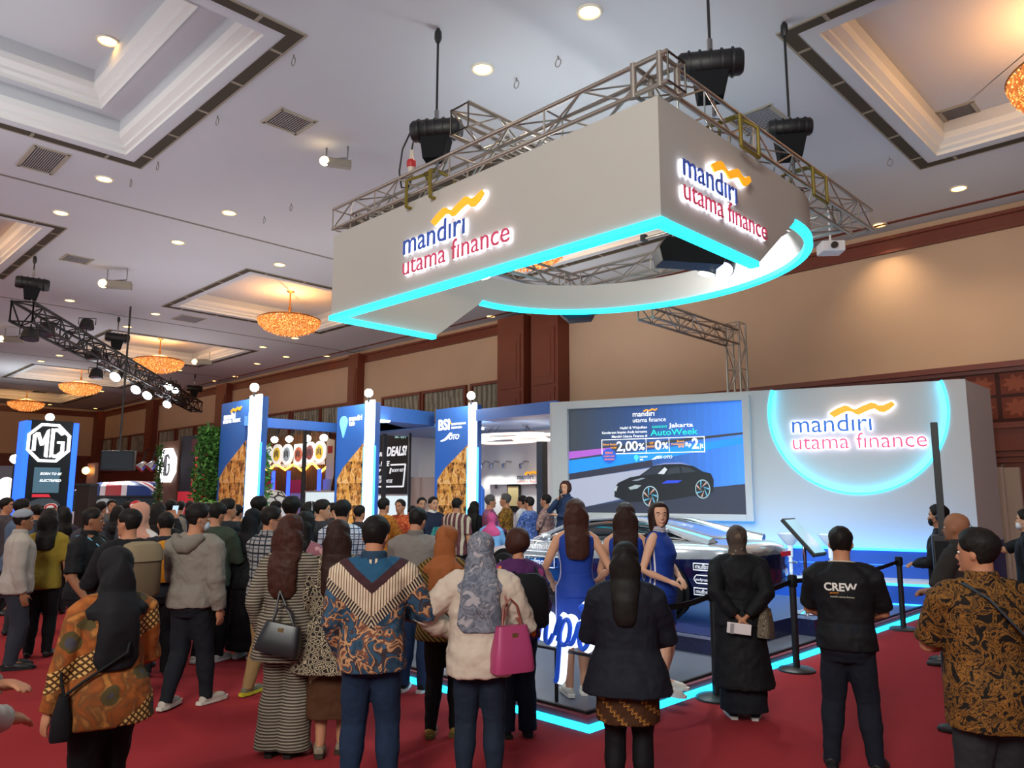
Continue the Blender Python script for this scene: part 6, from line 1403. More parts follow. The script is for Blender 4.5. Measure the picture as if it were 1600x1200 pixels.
def lanyard(mat, card, z=.62):
    def f(P):
        H = P['H']; ry = .088 * H; yb = P['lv'](.75) + ry
        m = MB(); m.tube([Vector((-.05 * H, -.055 * H, .842 * H)), Vector((-.062 * H, .0, .848 * H)), Vector((-.05 * H, yb * .85, .79 * H)), Vector((0, yb + .012, (z + .05) * H)), Vector((.05 * H, yb * .85, .79 * H)), Vector((.062 * H, .0, .848 * H)), Vector((.05 * H, -.055 * H, .842 * H))], .011, 6, flat=.35)
        k = obj('lanyard', m, mat, P['o'], True); obj('badge', MB().box((0, yb + .02, (z + .005) * H), (.075, .006, .11)), card, k)
    return f
# ---- cloth patterns
def p_batik(c1, c2, c3, s=14, s2=5, rough=.8):
    nt = NT(rough); d = nt.noise(4, 2, out='Color'); v = nt.scaled((s, s, s)); n1 = nt.noise(1.0, 3, vec=v, dist=1.6); n2 = nt.noise(s2, 2, dist=.6); e_ = nt.vor(s * 1.4, 'DISTANCE_TO_EDGE')
    a = nt.ramp(n1, [(0, c2), (.40, c2), (.44, c1), (.54, c3), (.60, c1)]); b = nt.ramp(n2, [(0, c3), (.42, c1), (.58, c2)])
    e2_ = nt.lt(nt.math('ABSOLUTE', nt.math('SUBTRACT', nt.noise(1.0, 2, vec=v, dist=2.2), .5)), .028); return nt.done(nt.mix(e2_, nt.mix(.4, a, b), c2))
def p_stripe(c1, c2, per=.03, duty=.5, axis='z', rough=.85, slant=0):
    nt = NT(rough); a = {'x': nt.x, 'y': nt.y, 'z': nt.z}[axis]
    if slant: a = nt.math('ADD', a, nt.math('MULTIPLY', nt.x, slant))
    return nt.done(nt.mix(nt.lt(nt.frac(a, per), duty), c1, c2))
def p_plaid(c1, c2, c3, per=.06):
    nt = NT(.85); a = nt.lt(nt.frac(nt.z, per), .22); b = nt.lt(nt.frac(nt.math('ADD', nt.x, nt.math('MULTIPLY', nt.y, .6)), per), .22)
    c = nt.lt(nt.frac(nt.math('ADD', nt.z, per * .4), per), .12)
    return nt.done(nt.mix(c, nt.mix(b, nt.mix(a, c1, c2), c2), c3))
def p_leopard(c1, c2, s=34):
    nt = NT(.8); d = nt.vor(s, 'DISTANCE_TO_EDGE'); return nt.done(nt.mix(nt.lt(nt.math('ABSOLUTE', nt.math('SUBTRACT', d, .12)), .055), c1, c2))
def denim(c): return M(c, .85, noise_amt=.2, nscale=18)
BLK = M('#17171a', .8); BLK3 = M('#101013', .7); NAVY = M('#1a2136', .8); WHT = M('#d8d0c6', .8); GREY = M('#8a8378', .85); JEAN = denim('#1d2b42'); JEAN2 = denim('#2a4060'); KHA = M('#8c6f48', .85); DKG = M('#2b2b2e', .85)
WSH = M('#cfcac0', .6); WSO = M('#e4e2dc', .6)
def face_dir(base, turn):
    """world heading: 0 = away from the camera, 90 = towards the picture's right"""
    a = math.atan2(base[1], base[0]); return a - math.radians(turn)
def who(px, ytop, lab, D=None, feet=None, z0=0, turn=0, H=None, **k):
    b = onz(px, feet, z0) if feet else plan(px, D, z0); b = Vector((b.x, b.y, z0))
    hgt = H or (above(px, ytop, b) - z0)
    return person(b, max(1.4, min(1.9, hgt)), face_dir(b, turn), lab, **k)
# ---- pictures on cloth
def m_vshirt():
    nt = NT(.8); ax = nt.math('ABSOLUTE', nt.x); t = nt.math('SUBTRACT', nt.z, nt.math('MULTIPLY', ax, .85)); t = nt.math('ADD', t, nt.math('MULTIPLY', nt.noise(30, 1), .012))
    zigz = nt.math('ABSOLUTE', nt.math('SUBTRACT', nt.frac(ax, .035), .5)); fr = nt.mix(nt.lt(nt.frac(ax, .017), .3), '#c8b49a', '#5a4434')
    chev = nt.mix(nt.lt(nt.frac(nt.math('ADD', nt.z, nt.math('MULTIPLY', ax, 1.6)), .035), .45), '#2a2226', '#b8a488')
    n = nt.noise(9, 2, dist=1.2); low = nt.ramp(n, [(0, '#24384a'), (.40, '#2c4658'), (.45, '#6a4234'), (.50, '#b0845e'), (.545, '#3a3034'), (.60, '#2e4a60')])
    spots = nt.lt(nt.vor(16), .22); low = nt.mix(spots, low, '#33506a')
    c = nt.mix(nt.lt(t, 1.40), nt.mix(nt.lt(zigz, .2), '#1f3f58', '#c0ac90'), '#214a66'); c = nt.mix(nt.lt(t, 1.30), c, '#3c2428'); c = nt.mix(nt.lt(t, 1.235), c, fr); c = nt.mix(nt.lt(t, 1.10), c, chev); c = nt.mix(nt.lt(t, 1.03), c, low)
    return nt.done(c)
def m_orange():
    nt = NT(.8); n = nt.noise(8, 4, dist=.8); c = nt.ramp(n, [(0, '#7a4420'), (.36, '#9a5a28'), (.46, '#86461e'), (.54, '#6a4424'), (.62, '#a86c34')], False)
    d = nt.math('ADD', nt.x, nt.z); e_ = nt.math('SUBTRACT', nt.z, nt.x); band = nt.lt(nt.math('ABSOLUTE', nt.math('SUBTRACT', nt.frac(nt.math('SUBTRACT', nt.z, nt.math('MULTIPLY', nt.x, .6)), .42), .5)), .12)
    ck = nt.lt(nt.math('MAXIMUM', nt.frac(d, .034), nt.frac(e_, .034)), .6); c = nt.mix(band, c, nt.mix(ck, '#4a3018', '#c8a060'))
    vv = nt.math('ADD', nt.vor(4.5), nt.math('MULTIPLY', nt.noise(12, 2), .25)); c = nt.mix(nt.lt(vv, .27), c, '#44424a'); return nt.done(nt.mix(nt.lt(nt.math('ABSOLUTE', nt.math('SUBTRACT', vv, .32)), .05), c, '#4c4226'))
def m_floral(b, cols, s=6):
    nt = NT(.8); c = nt.mix(nt.noise(4), b, b); v = nt.vor(s); cc = nt.ramp(nt.noise(3.2, 2), [(0, cols[0]), (.45, cols[1]), (.52, cols[2]), (.6, cols[0])]); return nt.done(nt.mix(nt.lt(nt.math('ADD', v, nt.math('MULTIPLY', nt.noise(14), .2)), .38), c, cc))
def m_parang(c1, c2, c3):
    nt = NT(.8); d = nt.math('ADD', nt.z, nt.math('MULTIPLY', nt.x, .9)); w_ = nt.math('MULTIPLY', nt.math('SINE', nt.math('MULTIPLY', nt.math('SUBTRACT', nt.z, nt.x), 150)), .012)
    f = nt.math('FRACT', nt.math('DIVIDE', nt.math('ADD', d, w_), .11)); return nt.done(nt.ramp(f, [(0, c1), (.62, c2), (.70, c1), (.76, c3), (.84, c1)]))
def m_dress():
    nt = NT(.6); ay = nt.math('ABSOLUTE', nt.math('ADD', nt.y, .01)); ax = nt.math('ABSOLUTE', nt.x); s = nt.lt(nt.math('ABSOLUTE', nt.math('SUBTRACT', ay, .022)), .008); s = nt.math('MULTIPLY', s, nt.math('GREATER_THAN', ax, .10)); s = nt.math('MULTIPLY', s, nt.math('LESS_THAN', nt.z, 1.30)); return nt.done(nt.mix(s, '#1d3a8c', '#d8d4d8'))
DRESS = m_dress(); WHSHOE = (M('#c8c2b8', .6), M('#d8d4cc', .6)); BKSHOE = (M('#141416', .5), M('#1f1f20', .6)); CANV = (M('#1c1c20', .7), M('#d0ccc4', .6))
# ---------------------------------------------------------------- the ring of watchers closest to the camera
def crewtext(P):
    H = P['H']; rx, ry, yc = P['interp'](.74); R_ = .105 * H
    def bend(me):
        for v in me.vertices: v.co.y = v.co.y - (ry * H * math.sqrt(max(.05, 1 - (v.co.x / (.13 * H)) ** 2)) - yc * H + .022)
    k = put_text('back_print', 'CREW', Matrix.Translation((-.115, 0, .735 * H)), .21, M('#d8d4cc', .7), P['o'], bold=.03, extrude=.002); bend(k.data)
    k = put_text('back_print', 'mandiri utama finance', Matrix.Translation((-.075, -.014, .708 * H)), .15, M('#c8c0b0', .7), P['o'], extrude=.002); bend(k.data)
    k = obj('back_print', MB().prism(ribbon_poly(.06), .003, Matrix.Translation((-.08, -.012, .722 * H))), M('#c87a2a', .7), P['o']); bend(k.data)
    obj('neck_band', MB().tube([Vector((.052 * H * math.sin(a), -.062 * H * math.cos(a) + .012 * H, .845 * H + .01 * H * math.cos(a))) for a in [-2 + .25 * i for i in range(17)]], .013, 8, flat=.5), M('#c4b8a4', .8), P['o'], True)
who(1335, 823, 'person in a black crew shirt with white back print and dark jeans, seen from behind', feet=1203, turn=4, q=2, w=1.12, arms=((.035, .15, .60, (1.2, -.6, -.3)), (.035, .15, .60, (1.2, -.6, -.3))), hair=('short', HAIRB, .04), top=c_top(BLK3, .49, .55, loose=1.4), bottom=c_pants(denim('#161a24'), .016), shoes=BKSHOE, stance=.085, extra=[crewtext])
_n = NT(.8); _v = _n.noise(11, 3, dist=2.4); BT = _n.done(_n.ramp(_v, [(0, '#191410'), (.40, '#1c1611'), (.44, '#6a4820'), (.485, '#8a5a24'), (.515, '#241a12'), (.55, '#7a5222'), (.60, '#2a1e14'), (.66, '#5a3e1e')]))
who(1520, 826, 'person in brown and black batik shirt with a grey sling strap over one shoulder', D=3.95, turn=-32, q=2, w=1.16, head=(-38, 0), arms=((.02, .17, .63, (1, -.6, -.3)), (.06, .16, .60, (1, -.6, -.3))), hair=('short', HAIRB, .06), top=c_top(BT, .42, .55, loose=1.5, off=.018, collar=BT), bottom=c_pants(DKG, .016), face=True,
    extra=[strapband(M('#3a444c', .8), [(-.085, .03, .82), (-.07, -.035, .838), (-.03, -.08, .80), (.05, -.105, .70), (.115, -.075, .61), (.145, -.01, .56)], .03, flat=.22), lambda P: obj('wrist_watch', MB().tube([P['hand-1'] - P['hd-1'] * .085 + Vector((.032 * math.cos(a), 0, .032 * math.sin(a))) for a in [i * PI / 6 for i in range(12)]], .012, 6, closed=True), M('#1c1e22', .4), P['o'], True), phone('dark phone held by the person in brown and black batik shirt', -1, rot=(-.9, 0, .3))])
def wallet(P):
    h = (P['hand1'] + P['hand-1']) / 2; t = at_person(P, 'card_wallet', 'white and grey card wallet held behind the back of the black coat', 'wallet', h + Vector((-.03, -.05, -.05))); obj('cover', MB().box((0, 0, 0), (.19, .014, .085), mat=Matrix.Rotation(.1, 3, 'Y')), M('#cfc8c6', .5), t, bevel=.004); obj('strip', MB().box((-.055, -.009, .0), (.03, .003, .08), mat=Matrix.Rotation(.1, 3, 'Y')), M('#8a8488', .5), t)
who(1163, 822, 'person in a long black coat and grey-brown headscarf with hands clasped behind', feet=1122, turn=-4, sex='f', q=2, w=1.22, arms=((.03, -.125, .545, (1, -.6, 0)), (.03, -.125, .545, (1, -.6, 0))), hair=('hijab', m_floral('#4c4038', ('#6a5a4c', '#8a7a66', '#3a302a'), 12), .845, None, .07), top=both(c_top(BLK3, .48, 1, off=.02, loose=1.8, slk=1.3), c_skirt(BLK3, .62, .17, (.10, .09), (.165, .15), 'coat'), c_skirt(M('#14161c', .8), .3, .045, (.11, .10), (.125, .11), 'skirt')), shoes=(M('#20242c', .6), M('#b8b4ac', .6)),
    extra=[wallet, handbag('snake-patterned handbag hanging by the side of the black coat', (.125, -.06, .50), p_leopard('#7a6e5c', '#2a2622', 40), .22, .24, .1, strap=[(.10, -.05, .62), (.085, -.03, .80), (.10, -.01, .62)], rz=1.2, tilt=.15)])
STRIPE = p_stripe('#8f8574', '#3c352e', .020, .55)
who(440, 806, 'person in beige and black striped long set with long brown hair and black bag', feet=1180, turn=22, sex='f', q=2, head=(30, 0), arms=((.13, .02, .50, (.3, -1, 0)), (.06, .14, .64, (.8, -.6, -.3))), hair=('long', HAIRR, .655, .06, .018, .075), top=c_top(STRIPE, .40, 1, off=.016, loose=1.6, flare=.03, slk=1.2), bottom=c_pants(STRIPE, .016, wide=.075), shoes=(M('#241a16', .4), M('#1a1412', .5)), stance=.045,
    extra=[handbag('black handbag with thin strap on the striped outfit', (.035, -.155, .505), M('#1c1c1f', .35), .30, .2, .12, strap=[(.0, -.09, .70), (-.03, -.045, .835), (-.02, -.085, .72)], rz=.1, tilt=.2)])
LEO = p_leopard('#231c1a', '#a8987e', 30)
who(516, 813, 'person with straight dark brown hair in leopard print shawl and brown skirt', feet=1178, turn=8, sex='f', q=2, head=(-18, 0), arms=('low', 'front'), hair=('long', HAIRD, .66, .055, .008, .07), top=c_top(LEO, .36, 1, off=.02, loose=1.7, flare=.06, slk=1.4), bottom=c_skirt(m_floral('#4a2e1c', ('#4a2e1c', '#4a2e1c', '#8a7a60'), 5), .58, .16, (.10, .085), (.10, .09)), shoes=(M('#8a7a66', .6), M('#3a2e26', .6)), stance=.04, step=.06)
who(588, 806, 'person in teal, maroon and cream V-patterned batik shirt and dark jeans', D=4.85, turn=4, q=2, w=1.12, head=(16, 4), arms=((.115, .06, .50, (.5, -1, 0)), (.10, .13, .63, (.8, -.8, -.2))), hair=('short', HAIRB, .05), top=c_top(m_vshirt(), .455, 1, off=.018, loose=1.5, collar=M('#22384c', .8), cuff=.5), bottom=c_pants(denim('#1b2a40'), .014), shoes=BKSHOE, stance=.07, extra=[lambda P: obj('wrist_watch', MB().tube([P['hand-1'] - P['hd-1'] * .09 + Vector((.03 * math.cos(a), .03 * math.sin(a), 0)) for a in [i * PI / 6 for i in range(12)]], .010, 6, closed=True), M('#8a6a3a', .3, .8), P['o'], True)])
who(692, 822, 'person in orange-brown headscarf and mustard shirt with dark diagonal stripes', feet=1150, turn=14, sex='f', q=2, w=1.08, head=(35, 8), arms=('low', 'front'), hair=('hijab', M('#8a4e28', .7), .79, .67, .10, .07, .014), top=c_top(p_stripe('#80602a', '#3a2c18', .034, .62, 'z', slant=.8), .46, 1, off=.018, loose=1.7, flare=.03), bottom=c_pants(BLK3, .010), shoes=(M('#9a8040', .6), M('#6a5830', .6)), step=.05, extra=[phone('pale blue phone held in front of the mustard striped shirt', 1, M('#9ac0e0', .3, emit=.3), rot=(-1.1, .3, 0))])
_n = NT(.8); SCARF = _n.done(_n.ramp(_n.noise(13, 4, dist=1.0), [(0, '#383c46'), (.38, '#5a5e6a'), (.48, '#7e808a'), (.54, '#4a4e58'), (.62, '#9a969a')], False))
who(752, 832, 'person in cream blouse and grey patterned headscarf carrying a pink shoulder bag', D=4.95, turn=2, sex='f', q=2, w=1.16, arms=((.125, .09, .60, (1.1, -.5, 0)), (.07, .12, .62, (.8, -.6, -.2))), hair=('hijab', SCARF, .80, .62, .115, .095, .018), top=c_top(M('#b8a898', .75), .455, 1, off=.022, loose=1.9, slk=1.7, disp=.02), bottom=c_pants(denim('#1c2634'), .009), stance=.06, shoes=BKSHOE,
    extra=[handbag('pink and brown shoulder bag over the cream blouse', (.125, -.085, .565), M('#a03a64', .45), .27, .27, .13, strap=[(.105, -.07, .72), (.085, -.02, .845), (.12, .0, .70)], sm_=M('#7a3a2c', .5), rz=.5, trap=.75)])
who(808, 826, 'person in purple floral blouse with short brown bob and black backpack', feet=1150, turn=-14, sex='f', q=2, head=(-25, 0), arms=('front', 'low'), hair=('bob', HAIRR, .02), top=c_top(m_floral('#4a2350', ('#8a3a6a', '#c8702a', '#3a6a4a'), 8), .47, .8, off=.016, loose=1.5), bottom=c_pants(denim('#141c2a'), .014, wide=.02), shoes=BKSHOE,
    extra=[lambda P: (lambda t: (obj('bag', MB().rings([oval((0, 0, z), .16 * k, .09 * k, 22, 3) for z, k in ((-.2, .8), (-.17, 1), (.05, 1), (.16, .85), (.2, .5))]), BLK3, t, True), obj('strap', MB().tube([(-.09, .04, .17), (-.09, .12, .23), (-.085, .17, .15)], .014, 6), BLK, t, True), obj('strap', MB().tube([(.09, .04, .17), (.09, .12, .23), (.085, .17, .15)], .014, 6), BLK, t, True)))(at_person(P, 'backpack', 'black backpack worn over the purple floral blouse', 'bag', (.04, -.185, .66 * P['H'])))])
who(975, 848, 'person in dark navy blazer and brown batik skirt with straight black hair', D=4.72, turn=3, sex='f', q=2, w=1.18, arms=((.05, .15, .60, (.9, -.6, -.2)), (.05, .15, .60, (.9, -.6, -.2))), hair=('long', HAIRB, .69, .045, .004, .07), top=c_top(M('#14161f', .75), .44, 1, off=.022, loose=1.8, flare=.05, slk=1.2, name='blazer'), bottom=both(c_skirt(m_parang('#3e2413', '#b07a34', '#70441e'), .56, .335, (.10, .09), (.12, .105)), c_pants(BLK3, .006, name='leggings')), shoes=BKSHOE)
who(190, 855, 'person in orange batik tunic and long black headscarf walking away', D=4.15, turn=-18, sex='f', q=2, w=1.08, arms=((.165, .03, .47, (.4, -1, 0)), (.08, .14, .58, (.5, -1, 0))), hair=('hijab', BLK, .80, .60, .10, .075, .014), top=c_top(m_orange(), .43, 1, off=.016, loose=1.7, flare=.035, slk=1.2, cuff=.4), bottom=c_pants(BLK3, .014), shoes=BKSHOE, step=.14,
    extra=[handbag('black leather bag swinging beside the orange batik tunic', (-.135, -.02, .475), BLK3, .24, .2, .1, strap=[(-.10, -.08, .58), (.02, -.11, .66), (.07, -.05, .8), (.0, .06, .7)], rz=1.3)])
who(645, 793, 'person in plain grey-brown shirt and blue jeans standing before the car', feet=1080, turn=20, q=2, w=1.16, head=(10, 14), arms=('front', 'front'), hair=('short', HAIRB, .05), top=c_top(M('#77706a', .8), .46, 1, loose=1.5, collar=M('#6a645e', .8)), bottom=c_pants(JEAN2, .012), shoes=(M('#1c1c20', .6), M('#d8d4cc', .5)))
# ---------------------------------------------------------------- promoters on the stage
who(902, 780, 'person in sleeveless blue dress with wavy brown hair, by the car door, back turned', feet=1086, z0=.1, turn=-6, sex='f', q=2, arms=((.12, .06, .56, (.6, -1, 0)), (.12, .06, .57, (.6, -1, 0))), hair=('long', HAIRR, .69, .06, .010, .072), top=both(c_top(DRESS, .50, 0, off=.015, disp=.004), c_skirt(DRESS, .62, .335, (.082, .07), (.093, .082), disp=.004)), shoes=WHSHOE, stance=.04, step=.05, skin=SKIN2)
who(977, 786, 'person in sleeveless blue dress with long straight dark hair, half hidden by the blazer', D=7.1, z0=.1, turn=4, sex='f', q=2, arms=('low', (.12, .05, .58, (.9, -.6, 0))), hair=('long', HAIRD, .66, .06, .008, .078), top=both(c_top(DRESS, .50, 0, off=.015, disp=.004), c_skirt(DRESS, .62, .345, (.082, .07), (.093, .082), disp=.004)), shoes=WHSHOE, skin=SKIN2)
who(1036, 785, 'smiling person in sleeveless blue dress with white side stripes, turned to the camera', feet=1080, z0=.1, turn=112, sex='f', q=2, head=(52, -2), arms=((.12, .07, .585, (1.0, -.7, .1)), (.12, .10, .59, (.8, -1, .1))), hair=('long', HAIRD, .795, .05, .006, .062), face='smile', top=both(c_top(DRESS, .50, 0, off=.015, disp=.004, collar=p_stripe('#e8e4e4', '#1a2450', .014, .5)), c_skirt(DRESS, .62, .345, (.082, .07), (.093, .082), disp=.004)), shoes=WHSHOE, skin=SKIN4, step=.04)
# ---------------------------------------------------------------- crowd to the left
who(-108, 790, 'person mostly outside the picture whose hand and pale sleeve show at the edge', D=2.75, H=1.7, turn=88, q=2, arms=((.04, .155, .655, (1, -.6, -.3)), (.035, .165, .60, (1, -.6, -.3))), hair=('short',), top=c_top(M('#a8a49c', .8), .5, 1, loose=1.4, cuff=.4), bottom=c_pants(M('#56544a', .85), .02), shoes=BKSHOE)
who(290, 788, 'person in grey hooded sweatshirt and pale face mask facing the stage', feet=1105, turn=38, q=2, w=1.12, head=(40, 4), arms=((.05, .14, .60, (.8, -.6, -.2)), (.14, .03, .475, (.4, -1, 0))), hair=('short', HAIRB, .085), top=c_top(M('#7d766c', .9), .49, 1, off=.022, loose=1.6, hood=M('#756e64', .9), slk=1.3, disp=.018), bottom=c_pants(M('#1a1c22', .85), .014), shoes=(M('#b8aea2', .7), M('#c8c0b4', .6)), step=.16, face=True, extra=[mask(M('#a8b4c0', .8))])
who(122, 793, 'person in black polo shirt with a light blue lanyard and badge', feet=1080, turn=118, q=2, w=1.18, head=(-22, 2), arms=((.06, .17, .70, (1, -.5, -.4)), (.15, .09, .50, (.6, -1, 0))), skin=SKIN3, hair=('short', HAIRB, .02), top=c_top(BLK3, .50, .55, off=.016, loose=1.5, collar=BLK3), bottom=c_pants(M('#16171c', .85), .016), shoes=BKSHOE, step=.1, face=True, extra=[lanyard(M('#6ab4d0', .6), M('#3a78b8', .5))])
who(14, 796, 'person in untucked pale shirt and light cap at the picture edge', feet=1045, turn=84, q=1, w=1.12, arms=('down', (.14, .02, .475, (.4, -1, 0))), skin=SKIN3, hair=('cap', M('#8a9098', .8)), top=c_top(M('#a39a90', .8), .47, 1, off=.02, loose=1.6, collar=M('#a39a90', .8)), bottom=c_pants(M('#2e3038', .85), .016), shoes=BKSHOE, face=True)
who(205, 795, 'person with close-cropped black hair and beige backpack behind the orange tunic', D=6.6, turn=-30, q=1, head=(-25, 0), arms=('front', 'front'), hair=('short', HAIRB, .05), top=c_top(BLK, .48, 1, off=.02, loose=1.4), bottom=c_pants(BLK, .014), shoes=BKSHOE, extra=[lambda P: (lambda t: (obj('bag', MB().rings([oval((0, 0, z), .17 * k, .1 * k, 20, 3) for z, k in ((-.22, .8), (-.19, 1), (.1, 1), (.2, .85), (.23, .5))]), M('#6a5c46', .8), t, True), obj('top_flap', MB().rings([oval((0, -.01, z), .175 * k, .105 * k, 20, 3) for z, k in ((.08, 1), (.16, .98), (.22, .8), (.24, .5))]), M('#85765c', .8), t, True)))(at_person(P, 'backpack', 'beige backpack worn by the person with close-cropped hair', 'bag', (.02, -.18, .70 * P['H'])))])
who(222, 786, 'person in peach headscarf and white sleeves behind the beige backpack', D=8.3, turn=40, sex='f', q=1, head=(20, 0), arms=('front', 'front'), hair=('hijab', M('#c08a74', .8), .70, .66, .12), top=c_top(M('#c8c0bc', .8), .46, 1, loose=1.5), bottom=c_skirt(DKG, .6, .08, r1=(.14, .12)))
who(80, 795, 'person with loose black hair and a mustard yellow top', D=8.9, turn=10, sex='f', q=1, hair=('long', HAIRB, .72, .055, .008, .07), top=c_top(M('#8a7428', .8), .46, .55, loose=1.4), bottom=c_pants(BLK, .014))
who(36, 779, 'person in slate blue shirt behind the pale cap', D=10.2, turn=70, q=1, w=1.15, arms=('front', 'down'), hair=('short',), top=c_top(M('#4a5a6e', .8), .47, .55, loose=1.4), bottom=c_pants(DKG, .014))
who(338, 786, 'person in dark green sweater among the crowd', D=8.7, turn=30, q=1, w=1.1, head=(20, 12), arms=('front', 'front'), hair=('short', HAIRB, .07), top=c_top(M('#343c30', .9), .47, 1, off=.02, loose=1.5), bottom=c_pants(BLK, .014), shoes=WHSHOE, step=.08)
who(383, 795, 'person in a loose black dress and black headscarf, between green sweater and plaid shirt', feet=1028, turn=30, sex='f', q=1, w=1.1, arms=('front', 'front'), hair=('hijab', BLK3, .74, .70, .12, .08), top=both(c_top(BLK3, .46, 1, off=.02, loose=1.7), c_skirt(BLK3, .6, .06, (.1, .09), (.13, .12))), shoes=WHSHOE)
who(424, 792, 'person in dark plaid shirt and face mask looking across', D=7.3, turn=48, q=1, head=(38, 6), arms=('front', (.11, .12, .58, (.8, -.8, 0))), hair=('short', HAIRB, .06), top=c_top(p_plaid('#8e8a88', '#20242c', '#3a4654', .075), .48, 1, off=.018, loose=1.5, collar=p_plaid('#8e8a88', '#20242c', '#3a4654', .06)), bottom=c_pants(KHA, .014), shoes=(M('#6a6450', .7), M('#b8a830', .6)), step=.1, face=True, extra=[mask(M('#8a94a4', .8)), glasses(M('#1a1a1c', .4))])
who(357, 780, 'person with swept black hair just behind the green sweater', D=9.6, turn=60, q=1, head=(20, 0), hair=('short', HAIRB, .08), top=c_top(M('#22262c', .9), .47, 1, loose=1.3), bottom=c_pants(BLK, .014), face=True)
who(248, 786, 'person in black holding up a phone beyond the grey hooded sweatshirt', D=9.2, turn=15, sex='f', q=1, arms=('down', 'raise'), hair=('long', HAIRB, .74, .07, .01, .075), top=c_top(BLK, .46, 1, loose=1.3), bottom=c_pants(BLK, .014), extra=[phone('black phone lifted above the crowd near the timber wall', 1, off=(0, .03, .05))])
who(262, 800, 'person with an amber backpack by the grey hooded sweatshirt', D=8.0, turn=-10, q=1, hair=('short',), top=c_top(M('#24262c', .9), .48, 1, loose=1.3), bottom=c_pants(BLK, .014), extra=[lambda P: (lambda t: obj('bag', MB().rings([oval((0, 0, z), .15 * k, .09 * k, 18, 3) for z, k in ((-.2, .8), (-.17, 1), (.1, 1), (.18, .8), (.21, .4))]), M('#b8761c', .8), t, True))(at_person(P, 'backpack', 'amber yellow backpack in the crowd next to the grey hooded sweatshirt', 'bag', (0, -.17, .70 * P['H'])))])
who(405, 777, 'person with bushy black hair in front of the white dome display', D=10.4, turn=40, q=1, hair=('short', HAIRB, .11), top=c_top(M('#2a2a30', .9), .47, .55, loose=1.3), bottom=c_pants(BLK, .014))
who(456, 778, 'person with thick wavy black hair just above the striped outfit', D=9.2, turn=20, q=1, hair=('short', HAIRB, .13), top=c_top(M('#1c1e24', .9), .47, 1, loose=1.3), bottom=c_pants(BLK, .014))
who(486, 784, 'person with long black hair and a white headband by the glowing counter', D=10.5, turn=50, sex='f', q=1, head=(30, 0), hair=('long', HAIRB, .74), face=True, skin=SKIN2, top=c_top(M('#3a3a42', .8), .46, 1), bottom=c_pants(BLK, .014), extra=[lambda P: obj('headband', MB().tube([P['HR'] @ Vector((.40 * math.cos(a), -.02, .5 + .56 * math.sin(a))) for a in [PI * i / 14 for i in range(15)]], P['hh'] * .06, 6, flat=.4), M('#d8d8dc', .6), P['o'], True)])
who(503, 781, 'person resting chin on one hand before the glowing white counter', D=9.8, turn=75, q=1, head=(25, 6), arms=('fold', 'chin'), skin=SKIN2, hair=('short', HAIRB, .07), top=c_top(M('#2c2e34', .9), .47, .55, loose=1.3), bottom=c_pants(BLK, .014), face=True)
who(536, 782, 'person in blue and white checked shirt in front of the second blue pillar', D=8.8, turn=20, q=1, arms=('front', 'front'), hair=('short', HAIRB, .08), top=c_top(p_plaid('#c4c8d0', '#3a4a66', '#7a86a0', .06), .48, 1, loose=1.5), bottom=c_pants(JEAN, .014))
who(478, 800, 'person in patterned pink top, mostly hidden behind the striped outfit', D=7.0, turn=35, sex='f', q=1, arms=('front', 'front'), hair=('long', HAIRB, .74), top=c_top(m_floral('#8a5a62', ('#b88a8a', '#6a3a48', '#c8a09a'), 10), .47, .8), bottom=c_pants(BLK, .014))
# far heads before the other stands
FAR = [(60, 789, 13, 'm', '#30343c', 'bare dark head right under the black tower screen', 20), (103, 792, 12, 'f', '#3a3440', 'long-haired person left of the dark column foot', -20), (160, 784, 14, 'm', '#40444c', 'person right of the dark square column, under the flag-roofed car', 60), (176, 781, 15, 'm', '#5a5450', 'person under the middle of the flag-roofed car', 170), (200, 784, 14, 'm', '#2a2c34', 'person at the tail of the flag-roofed car', 40),
       (268, 781, 13, 'm', '#7a766e', 'person in pale jacket below the timber wall emblem', 10), (283, 783, 15, 'm', '#34363c', 'person before the foot of the timber wall', 30), (298, 784, 15.5, 'm', '#584a40', 'person with brown hair before the charcoal wall', 150), (312, 785, 14.5, 'm', '#23262e', 'person in dark top right in front of the red stand', 25), (326, 786, 12.5, 'f', '#a89c94', 'pale-topped person below the light green shrub', -150),
       (372, 789, 12, 'm', '#2c3038', 'person at the base of the first white light column', 45), (432, 783, 13, 'm', '#4a4e58', 'person between bushy hair and wavy hair near the blue light tubes', 60), (520, 786, 13.5, 'm', '#38343a', 'person glimpsed left of the checked shirt', 90), (563, 790, 12, 'm', '#23242a', 'person in black by the second white light column', 60), (12, 778, 12, 'm', '#4c4448', 'person with dark fringe at the edge near the tower sign', 120), (143, 797, 11, 'f', '#3c3a40', 'person between lanyard wearer and cropped hair', 0),
       (186, 790, 12.2, 'f', '#26262c', 'dark-haired person looking away below the flag car bumper', 10), (232, 790, 12.8, 'm', '#2e3036', 'person right of the peach headscarf', 30), (346, 800, 10.6, 'm', '#3a3c44', 'person squeezed behind the green sweater shoulder', 50)]
for px, yt, D_, sx_, c, lab, tn in FAR:
    who(px, yt, lab, D=D_, turn=tn, sex=sx_, q=0, hair=('short', HAIRB, .07) if sx_ == 'm' else ('long', HAIRB, .74), top=c_top(M(c, .85), .47, 1, loose=1.3), bottom=c_pants(DKG, .016), face=tn > 100, group='far visitors between the other stands')
who(82, 787, 'person in a red and white striped knit hat before the tower screen', D=12.6, turn=100, q=0, hair=('cap', p_stripe('#b02a34', '#d8d0cc', .07, .5, 'x')), top=c_top(M('#5a2a30', .85), .47, 1, loose=1.3), bottom=c_pants(DKG, .016))
